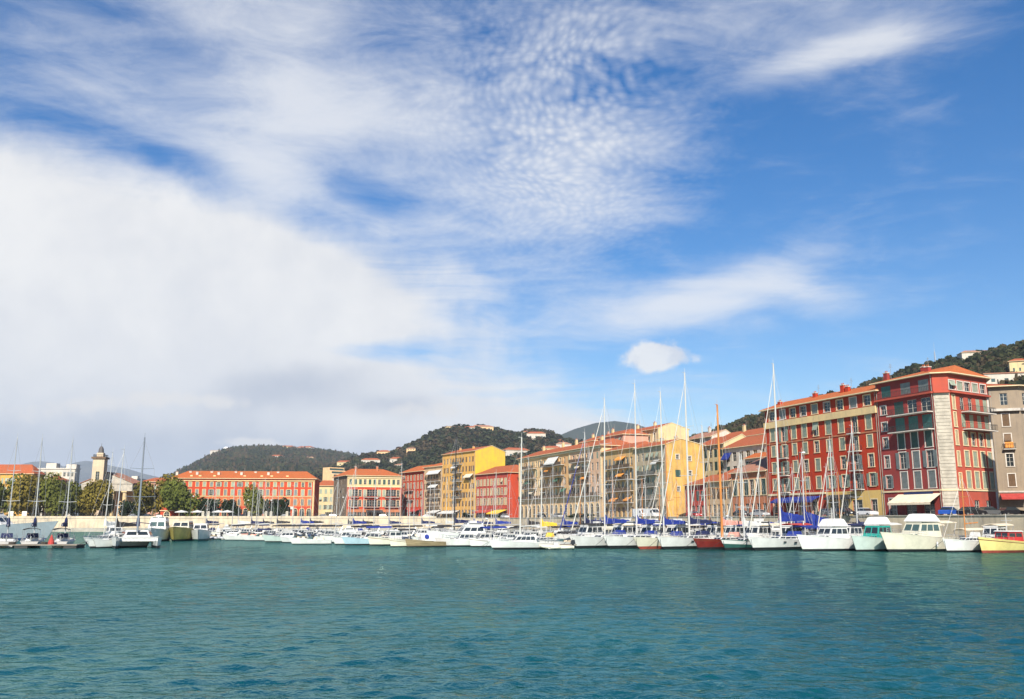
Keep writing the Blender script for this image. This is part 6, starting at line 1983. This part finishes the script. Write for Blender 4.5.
more = [
 ('white cruiser with dark hood directly behind the leftmost front yacht', 588, 141, 9.5, 3.3, dark_canvas, False, white_gel),
 ('white flybridge boat with cream top between second and cream yachts', 622, 139, 10, 3.5, cream_canvas, True, white_gel),
 ('white cruiser with blue awning behind the cream yacht', 651, 137, 9.5, 3.4, blue_canvas, True, white_gel),
 ('cabin boat with dark windows behind the bright white yacht', 676, 136, 9, 3.2, white_canvas, True, white_gel),
 ('dark canopied launch just left of the orange wooden mast', 716, 137, 9, 3.2, dark_canvas, False, white_gel),
 ('white cruiser with blue hood just right of the orange wooden mast', 735, 135, 8.5, 3.0, blue_canvas, False, white_gel),
 ('flybridge cruiser with cream cover behind the green hulled boat', 757, 133, 9.5, 3.4, cream_canvas, True, cream_gel),
 ('white cabin boat with red striped hood under the big blue cover', 790, 131, 8.5, 3.0, red_canvas, False, white_gel),
 ('white boat with tall cream canvas frame behind the sport cruiser', 832, 130, 8.5, 3.0, cream_canvas, False, white_gel),
 ('navy covered cabin boat behind the turquoise motorboat', 849, 130, 8.5, 3.0, navy_canvas, False, white_gel),
 ('small launch with cream hood behind the large cabin cruiser', 925, 126, 7.5, 2.8, cream_canvas, False, cream_gel),
 ('launch with long cream awning in front of the shaded side street', 995, 122, 8, 2.9, cream_canvas, False, cream_gel)]
for i, (lb, px, D_, L_, B_, cv, fl, hm) in enumerate(more):
    cruiser(lb, px, D_, 210 + (i % 4) * 3, L_, B_, hull=hm, fly=fl, canopy=cv, canopy_len=.55, ref='mid', h1=1.7, fs=1.3, arch=(i % 3 == 1), mast=(2.5 if i % 4 == 0 else 0))
tent = [o_ for o_ in bpy.data.objects if o_.get('label', '').startswith('sailing boat under a huge blue tent')][0]
MB().hexa([(-4.6, -1.7, 2.5), (.2, -1.5, 2.7), (.2, 1.5, 2.7), (-4.6, 1.7, 2.5)], [(-4.5, -.25, 4.3), (.15, -.25, 4.7), (.15, .25, 4.7), (-4.5, .25, 4.3)]).obj('boom_tent', blue_canvas, tent)
# floating pontoons
pont_m = mat('pontoon_planks', (0.24, 0.20, 0.16), .85, .35, .8, stretch=(1, .2, 1))
def pontoon(label, pa, pb, w=2.2, z=.55):
    a, c = gp(*pa), gp(*pb)
    d = c - a
    t = thing('pontoon', label, 'pontoon', a, math.atan2(d.y, d.x), 'floating pontoons')
    n = int(d.length / 6)
    MB().box(0, d.length, -w / 2, w / 2, z - .14, z).obj('walkway', pont_m, t)
    for i in range(n + 1):
        x = 1 + (d.length - 2) * i / max(1, n)
        MB().box(x - .9, x + .9, -w / 2 + .1, w / 2 - .1, -.3, z - .142).obj('float', mat('dark_float', (.03, .03, .03), .8), t)
pontoon('floating pontoon behind the front row of yachts', (575, 146), (800, 134))
pontoon('dark floating pontoon end between the white motor sailer and the big yachts', (541, 131), (574, 132), 3.0, .6)
pontoon('long dark floating pontoon at the left edge of the picture', (-30, 133), (81, 133.5), 3.0, .55)

# --- middle of the harbour, nearest row
sailboat('white motor sailer with glazed deckhouse and white mast left of the pontoon end', 491, 126.5, 198, 9.2, mtop=437, hull=white_gel, stripe=None, cover=None, furl=None, house=True, boom=3, B=3.0, hw=.13)
sailboat('white sailing boat with yellow deck gear beside the motor sailer', 541, 142, 222, 9, mtop=470, ref='mast', hull=grey_gel, stripe=None, cover=yellow_canvas, furl=None, lines=False)
dinghy('pale inflatable dinghy tied to the pontoon end', 556, 127.5, 195, 4.4, mat('cream_inflatable_tube', (.66, .60, .48), .5))
runabout('white launch with dark canopy beside the inflatable at the pontoon end', 561, 136, 205, 6, canopy=dark_canvas, hull=white_gel)
cruiser('white cabin boat with royal blue canopy left of the motor sailer', 457, 141, 200, 7.6, 2.8, canopy=blue_canvas, fly=False, canopy_len=.5, stripe=navy)
pointu('white boat with yellow engine box between the blue canopied boat and the motor sailer', 471, 138, 205, 6.5, white_gel, yel_gear, anti_black, house=False, mast=3.5)
cruiser('white motor yacht with dark raked windows below the amber building', 430, 165, 200, 13, 4.0, arch=True, canopy=None, stripe=None)
cruiser('low white sport boat in front of the dark windowed motor yacht', 437, 141, 190, 7.5, 2.7, fly=False, hull=white_gel, canopy=None)
t = pointu('weathered wooden hulled boat with white cover and blue round badge', 407, 138, 200, 6.0, wood_hull, white_gel, anti_black, house=False, mast=0, cove=wood_hull)
MB().hexa([(-1.2, -.74, .9), (1.1, -.66, .98), (1.1, .66, .98), (-1.2, .74, .9)], [(-1.0, -.42, 1.95), (.9, -.36, 2.0), (.9, .36, 2.0), (-1.0, .42, 1.95)]).obj('boat_cover', white_canvas, t)
bd = MB()
c0 = Vector((0.1, .58, 1.52))
n_ = Vector((0, 1.15, .37)).normalized()
bd.tube(c0, c0 + n_ * .03, .36, n=18)
bd.obj('round_badge', blue_canvas, t)
pointu('small beige sailing dinghy with slim mast left of the weathered wooden boat', 391, 139, 195, 5.5, cream_gel, white_gel, anti_black, house=False, mast=5)
pointu('beige fishing boat with black canopy below the red loggia building', 370, 146, 196, 7.5, cream_gel, white_gel, anti_black, house=True, mast=0, canopy=dark_canvas)
cruiser('pale blue hulled cabin boat with blue canopy below the red loggia building', 344, 149, 192, 7.4, 2.7, hull=paleblue_hull, fly=False, canopy=blue_canvas, canopy_len=.55)
cruiser('small white cabin boat with dark cabin opening left of the pale blue boat', 334, 152, 205, 5.8, 2.3, fly=False)
runabout('white bow rider speedboat nearest the camera in the middle of the harbour', 312, 155, 188, 6.4, hull=white_gel, engine=False)
cruiser('white sport cruiser with grey hood behind the nearest speedboat', 322, 163, 192, 7.5, 2.7, fly=True, canopy=None)
runabout('white boat with big black outboard behind the speedboat', 297, 166, 170, 5.5, hull=white_gel)
cruiser('white motorboat with pale green hull side below the white portal', 264, 169, 186, 7.2, 2.5, hull=palegreen_hull, fly=False, h1=.9)
small = [
 ('r', 208, 196, 178, 5.5, dict(hull=wood_hull), 'open wooden boat with olive side beside the dark green hulled cruiser'),
 ('d', 219, 192, 184, 4.6, {}, 'grey inflatable boat right of the open wooden boat'),
 ('d', 229, 190, 190, 4.6, {}, 'pale inflatable boat second from the open wooden boat'),
 ('r', 239, 186, 182, 5.5, dict(cover=white_canvas), 'white boat under a white cover left of the salmon covered boat'),
 ('r', 250, 186, 186, 6.0, dict(cover=pink_canvas), 'white boat under a salmon pink cover'),
 ('r', 259, 182, 180, 5.5, dict(canopy=navy_canvas), 'small white launch with navy canopy right of the salmon covered boat'),
 ('r', 280, 186, 186, 5.5, dict(cover=navy_canvas), 'low boat under a dark cover behind the pale green motorboat'),
 ('r', 289, 178, 184, 5.2, {}, 'little white runabout right of the pale green motorboat'),
]
for k, px, D_, hd, L_, kw, lb in small:
    if k == 'r': runabout(lb, px, D_, hd, L_, **kw)
    else: dinghy(lb, px, D_, hd, L_)
# --- rows behind: many small craft packed below the quay wall, masts standing over them
rg = random.Random(23)
bk = [
 (205, 232, 's'), (237, 240, 's'), (250, 236, 's'), (262, 238, 's'), (276, 244, 's'), (300, 236, 's'), (309, 244, 's'), (330, 240, 's'), (347, 236, 's'), (362, 244, 's'), (388, 238, 's'), (399, 215, 's'), (407, 240, 's'), (421, 232, 's'), (433, 240, 's'), (446, 236, 's'),
 (474, 215, 's'), (482, 225, 's'), (495, 205, 's'), (528, 190, 's'), (553, 215, 's'), (575, 205, 's'), (590, 190, 's'), (612, 180, 's'), (646, 175, 's')]
desc = ['thin pale mast', 'slim aluminium mast', 'short white mast', 'bare grey mast']
marks = {205: 'in front of the first clipped tree', 237: 'below the silver car', 250: 'left of the street lamp', 262: 'below the upright green tree', 276: 'below the third clipped tree', 300: 'left of the yellow gap house', 309: 'under the end of the vermilion building', 330: 'under the small yellow house',
 347: 'under the left edge of the red loggias', 362: 'under the middle of the red loggia building', 388: 'under the right hand loggias', 399: 'between loggia building and orange hip roof', 407: 'under the orange hip roof', 421: 'under the narrow grey brown building', 433: 'under the two white awnings', 446: 'under the amber building',
 474: 'at the foot of the sunlit yellow gable', 482: 'under the deep red building', 495: 'below the yellow shop awning', 528: 'at the left end of the arcade', 553: 'below the middle of the arcade', 575: 'by the dark bushy quay tree', 590: 'at the right end of the arcade', 612: 'under the orange blinds', 646: 'below the golden gable building'}
for i, (px, D_, k) in enumerate(bk):
    tp = rg.uniform(478, 500) if px < 450 else rg.uniform(455, 492)
    if px == 399: tp = 463
    if px == 590: tp = 448
    sailboat('moored sailing boat with %s %s' % (desc[i % 4], marks[px]), px, D_, rg.uniform(190, 235), rg.uniform(7.5, 10), mtop=tp, ref='mast', mm=alu if i % 3 else white_mast, cover=rg.choice([navy_canvas, white_canvas, blue_canvas, None, dark_canvas]), furl=None, lines=False, rail=False, stripe=rg.choice([None, navy]), group='sailing boats moored behind the front rows', hw=.07)
sailboat('sailing yacht with tall black mast before the amber building', 454, 190, 215, 13, mtop=434, ref='mast', mm=black_mast, cover=navy_canvas, furl=None, lines=False, hw=.14)
sailboat('sailing yacht with white mast and slanting furled sail below the loggia building', 352, 205, 226, 10, mtop=466, ref='mast', mm=white_mast, cover=blue_canvas, lines=False, hw=.08)
sailboat('yacht with navy furled sail before the arcaded building', 585, 160, 222, 13, mtop=432, ref='mast', mm=alu, cover=navy_canvas, furl=blue_canvas, lines=False)
bm = [(213, 225), (224, 222), (233, 226), (246, 220), (256, 224), (268, 218), (283, 222), (293, 214), (306, 218), (317, 205), (326, 214), (338, 200), (351, 190), (358, 214), (371, 186), (380, 200), (393, 184), (402, 190), (414, 180), (420, 196), (443, 190), (452, 176), (464, 180), (476, 176), (486, 172), (500, 168), (508, 185), (518, 172), (530, 165), (546, 170), (563, 165), (577, 172)]
plc = ['below the far quay wall', 'in the packed second row']
pos = {213: 'below the wide white parasol', 224: 'below the second clipped tree', 233: 'below the parked silver car', 246: 'left of the tall green tree trunk', 256: 'below the upright green tree', 268: 'by the paired white posts', 283: 'left of the white portal', 293: 'below the white portal', 306: 'below the right corner of the vermilion building', 317: 'below the gap with the yellow house',
 326: 'below the small yellow house', 338: 'left of the pale blue cabin boat', 351: 'behind the pale blue cabin boat', 358: 'below the red loggias', 371: 'behind the beige fishing boat', 380: 'behind the black canopy', 393: 'behind the beige sailing dinghy', 402: 'below the orange hip roof', 414: 'behind the boat with the round badge', 420: 'below the narrow building',
 443: 'behind the low white sport boat', 452: 'at the foot of the black mast', 464: 'behind the royal blue canopy', 476: 'below the sunlit yellow gable', 486: 'behind the yellow engine box', 500: 'below the yellow shop awning', 508: 'behind the motor sailer deckhouse', 518: 'behind the motor sailer mast', 530: 'below the left arcade', 546: 'behind the yellow deck gear', 563: 'behind the dark canopied launch', 577: 'beside the dark bushy quay tree'}
for i, (px, D_) in enumerate(bm):
    cv = rg.choice([('white', white_canvas), ('navy', navy_canvas), ('dark', dark_canvas), ('cream', cream_canvas), ('blue', blue_canvas), ('white', white_canvas)])
    if i % 3 != 1: runabout('small open motorboat with %s cover %s' % (cv[0], pos[px]), px, D_, rg.uniform(185, 225), rg.uniform(5, 6.5), cover=cv[1], group='small motorboats in the packed rows')
    else: cruiser('small cabin motorboat with %s canopy %s' % (cv[0], pos[px]), px, D_, rg.uniform(185, 225), rg.uniform(5.6, 7.4), rg.uniform(2.2, 2.7), fly=(i % 12 == 1), canopy=cv[1], ref='mid', rail=False, hull=rg.choice([white_gel, white_gel, cream_gel]), group='small motorboats in the packed rows', arch=(i % 5 == 2))

# --- small craft packed so close that nothing tells them apart
R_ = random.Random(5)
darkblue_hull = mat('dark_blue_hull_paint', (0.03, 0.05, 0.11), .35, .3, 1)
protos = [cruiser('small white cabin boat packed in the crowded rows below the quay wall', 232, 214, 200, 5.6, 2.2, fly=False, canopy=dark_canvas, ref='mid', rail=False, h1=.85, group='cabin boats in the crowded rows'),
          runabout('small white open boat under a dark cover in the crowded rows', 243, 210, 195, 5.4, cover=dark_canvas, group='covered open boats in the crowded rows'),
          sailboat('sailing boat with thin bare mast in the crowded rows below the quay wall', 257, 232, 210, 8, mast=10.5, ref='mast', mm=alu, cover=None, furl=None, lines=False, rail=False, stripe=None, group='bare masted boats in the crowded rows', hw=.065),
          cruiser('dark blue hulled cabin boat with black hood in the crowded rows', 300, 206, 205, 6.8, 2.5, fly=False, hull=darkblue_hull, canopy=dark_canvas, canopy_len=.6, ref='mid', rail=False, group='dark blue boats in the crowded rows'),
          runabout('open brown wooden boat with tan cover in the crowded rows', 316, 200, 200, 5.8, hull=wood_hull, cover=mat('tan_canvas', (.30, .20, .11), .85, .2, 2), group='brown boats in the crowded rows')]
for i in range(64):
    px = 205 + (i * 5.7 + R_.uniform(-2, 2))
    lim = float(np.interp(px, [200, 330, 440, 560], [205, 168, 158, 150]))
    D_ = lim + R_.uniform(4, 42)
    k = (3, 1, 2, 4, 0, 2, 3)[i % 7]
    c = gp(px, D_, 0)
    copy_tree(protos[k], c, R(R_.uniform(185, 235)))
protos2 = [cruiser('cabin boat under a blue hood between big yachts and right quay', 570, 160, 210, 8, 2.9, fly=False, canopy=blue_canvas, canopy_len=.6, ref='mid', rail=False, h1=1.5, group='hooded boats before the right quay'),
           cruiser('cream cabin boat under a black hood between big yachts and right quay', 582, 158, 212, 8, 2.9, fly=False, canopy=dark_canvas, canopy_len=.7, ref='mid', rail=False, h1=1.5, hull=cream_gel, group='black hooded boats before the right quay'),
           cruiser('tall flybridge boat between big yachts and right quay', 594, 156, 208, 9.5, 3.2, fly=True, canopy=cream_canvas, ref='mid', rail=False, h1=1.6, group='flybridge boats before the right quay')]
protos3 = [sailboat('sailing boat with blue boom cover lying between big yachts and right quay', 600, 165, 215, 9.5, mast=11, ref='mast', mm=alu, cover=blue_canvas, furl=None, lines=False, rail=False, stripe=navy, group='blue covered boats before the right quay', hw=.07, bim=navy_canvas),
           sailboat('sailing boat with black boom cover lying between big yachts and right quay', 660, 155, 215, 9.5, mast=10, ref='mast', mm=varnish, cover=dark_canvas, furl=None, lines=False, rail=False, stripe=None, group='black covered boats before the right quay', hw=.07, bim=dark_canvas)]
for i in range(18):
    px = 566 + i * 16.5 + R_.uniform(-3, 3)
    D_ = float(np.interp(px, [560, 700, 800, 860], [178, 160, 143, 136])) + R_.uniform(0, 8)
    copy_tree(protos3[i % 2], gp(px, D_, 0), R(R_.uniform(196, 226)))
for i in range(20):
    px = 604 + i * 12.5 + R_.uniform(-3, 3)
    D_ = float(np.interp(px, [600, 700, 800, 860], [160, 150, 139, 133])) + R_.uniform(0, 9)
    copy_tree(protos2[(0, 1, 2, 1)[i % 4]], gp(px, D_, 0), R(R_.uniform(196, 222)))
# --- left side
def catamaran():
    L, sep = 11.5, 2.75
    t = place('catamaran', 'white sailing catamaran with twin hulls and blue covers on the left', 'catamaran', 136.5, 131, 293, None, (L / 2, 0))
    for s_ in (-1, 1): sh, hb = hull_parts(t, L, 1.5, 1.25, 1.6, white_gel, anti_black, None, None, .3, 0, tr=.8, full=2.0, y0=s_ * sep, wl=.8)
    m_ = MB().hexa([(-L * .48, -sep, .85), (L * .22, -sep, .95), (L * .22, sep, .95), (-L * .48, sep, .85)], [(-L * .48, -sep, 1.35), (L * .2, -sep, 1.5), (L * .2, sep, 1.5), (-L * .48, sep, 1.35)])
    m_.obj('bridge_deck', white_gel, t)
    cab(t, -.30 * L, .16 * L, sep * 1.75, sep * 1.35, 1.45, 1.05, .2, 1.3, white_gel, 4, None, .8, 'saloon', (.35, .8))
    bimini(t, -.46 * L, -.2 * L, sep * 1.5, 1.5, 1.9, navy_canvas)
    MB().tube((L * .44, -sep, 1.5), (L * .44, sep, 1.5), .1).obj('crossbeam', alu, t)
    n = MB()
    for k in range(9):
        y = -sep * .8 + sep * 1.6 * k / 8
        n.tube((L * .22, y, 1.42), (L * .44, y, 1.46), .02, n=4)
    for k in range(8):
        x = L * (.22 + .22 * k / 8)
        n.tube((x, -sep * .8, 1.43), (x, sep * .8, 1.43), .02, n=4)
    n.obj('trampoline_net', rubber, t)
    m0 = t.matrix_basis @ Vector((.1 * L, 0, 0))
    mh = zt(141, 436, m0.y) - 2.6
    rig(t, .10 * L, 2.4, mh, L * .44, 1.6, -L * .48, 1.4, sep, mat('grey_blue_mast', (.14, .16, .19), .4), navy_canvas, 4.6, None, hw=.15, boomz=.8)
catamaran()
for px, tp, hd, lb in ((6, 437, 118, 'white sailing boat on the long pontoon nearest the left edge'), (33, 438, 112, 'white sailing boat with blue mast cover in the middle of the long pontoon'), (64, 440, 108, 'white sailing boat with dark hood at the right part of the long pontoon')):
    sailboat(lb, px, 139.5, hd, 9, mtop=tp, ref='mast', mm=alu, cover=navy_canvas, furl=None, stripe=None, lines=False, hw=.09, bim=None if px == 6 else dark_canvas, B=3.1)
sailboat('white sailing boat with raised side between long pontoon and catamaran', 88, 132, 235, 8.6, mtop=449, ref='bow', hull=white_gel, stripe=None, cover=dark_canvas, mm=alu, furl=None, hw=.09)
cruiser('white fishing cruiser with round porthole beside the catamaran', 116, 136, 250, 7.5, 2.8, fly=False, hull=white_gel, arch=False, ref='mid')
cruiser('long grey and white motor yacht with overhanging bow at the left edge', 50, 186, 352, 24, 5.2, hull=grey_gel, anti=anti_blue, fly=True, fs=2.4, h1=2.0, ref='bow', cabm=white_gel, arch=True, name='motor_yacht', cat='yacht')
cruiser('white motor yacht with navy window band beyond the small sailing boats', 114, 186, 300, 11, 3.8, stripe=navy, cove=navy, fly=True, ref='mid', name='motor_yacht', cat='yacht')
cruiser('bulky white motor yacht right of the catamaran mast', 157, 178, 282, 12, 4.6, hull=white_gel, fly=True, h1=1.9, ref='mid', fs=1.8, name='motor_yacht', cat='yacht', winm=glass_g)
cruiser('old passenger launch with olive yellow hull beside the bulky white yacht', 181, 182, 278, 12, 4.7, hull=olive_hull, fly=False, h1=1.5, ref='mid', fs=2.0, cabm=cream_gel)
cruiser('white cruiser with dark green bottom paint right of the olive launch', 200, 184, 285, 11, 4.0, hull=white_gel, anti=green_hull, fly=False, h1=1.5, ref='mid', fs=1.5)
sailboat('sailing boat with bare twin stays behind the white fishing cruiser', 103, 160, 250, 9, mtop=452, ref='mast', hull=white_gel, cover=white_canvas, mm=white_mast, furl=None, lines=False, hw=.08)
# a red buoy and coiled gear on the pontoon
c = gp(51, 133, .55)
t = thing('buoy', 'red conical buoy standing on the long pontoon', 'buoy', c)
m_ = MB().tube((0, 0, 0), (0, 0, .35), .42, .42, 12)
m_.tube((0, 0, .35), (0, 0, 1.35), .40, .06, 12)
m_.obj('buoy_body', red_canvas, t)
MB().tube((0, 0, 1.3), (0, 0, 1.6), .04).obj('ring_post', steel, t)
for px, lb in ((12, 'dark coil of rope on the long pontoon near the left edge'), (44, 'dark coil of rope left of the red buoy')):
    c = gp(px, 133, .55)
    m_ = MB()
    for k in range(3):
        n = 14
        for i in range(n): m_.tube((.42 * math.cos(6.283 * i / n), .42 * math.sin(6.283 * i / n), .06 + .11 * k), (.42 * math.cos(6.283 * (i + 1) / n), .42 * math.sin(6.283 * (i + 1) / n), .06 + .11 * k), .06, n=5)
    tag(m_.obj('rope_coil', mat('tarred_rope', (.06, .05, .04), .9), loc=c), lb, 'rope', 'rope coils on the pontoon')
# ------------------------------------------------------------------ air
hz = bpy.data.materials.new('haze_air')
hz.use_nodes = True
ht = hz.node_tree
ht.nodes.clear()
pv = ht.nodes.new('ShaderNodeVolumePrincipled')
pv.inputs['Color'].default_value = (0.74, 0.85, 1.0, 1)
pv.inputs['Density'].default_value = 0.00008
pv.inputs['Anisotropy'].default_value = 0.0
ho = ht.nodes.new('ShaderNodeOutputMaterial')
ht.links.new(pv.outputs[0], ho.inputs['Volume'])
o = MB().box(-9600, 9600, -1500, 13000, -4, 640).obj('haze', hz)
o['kind'] = 'stuff'
o['label'] = 'thin blue air over the harbour and hills'
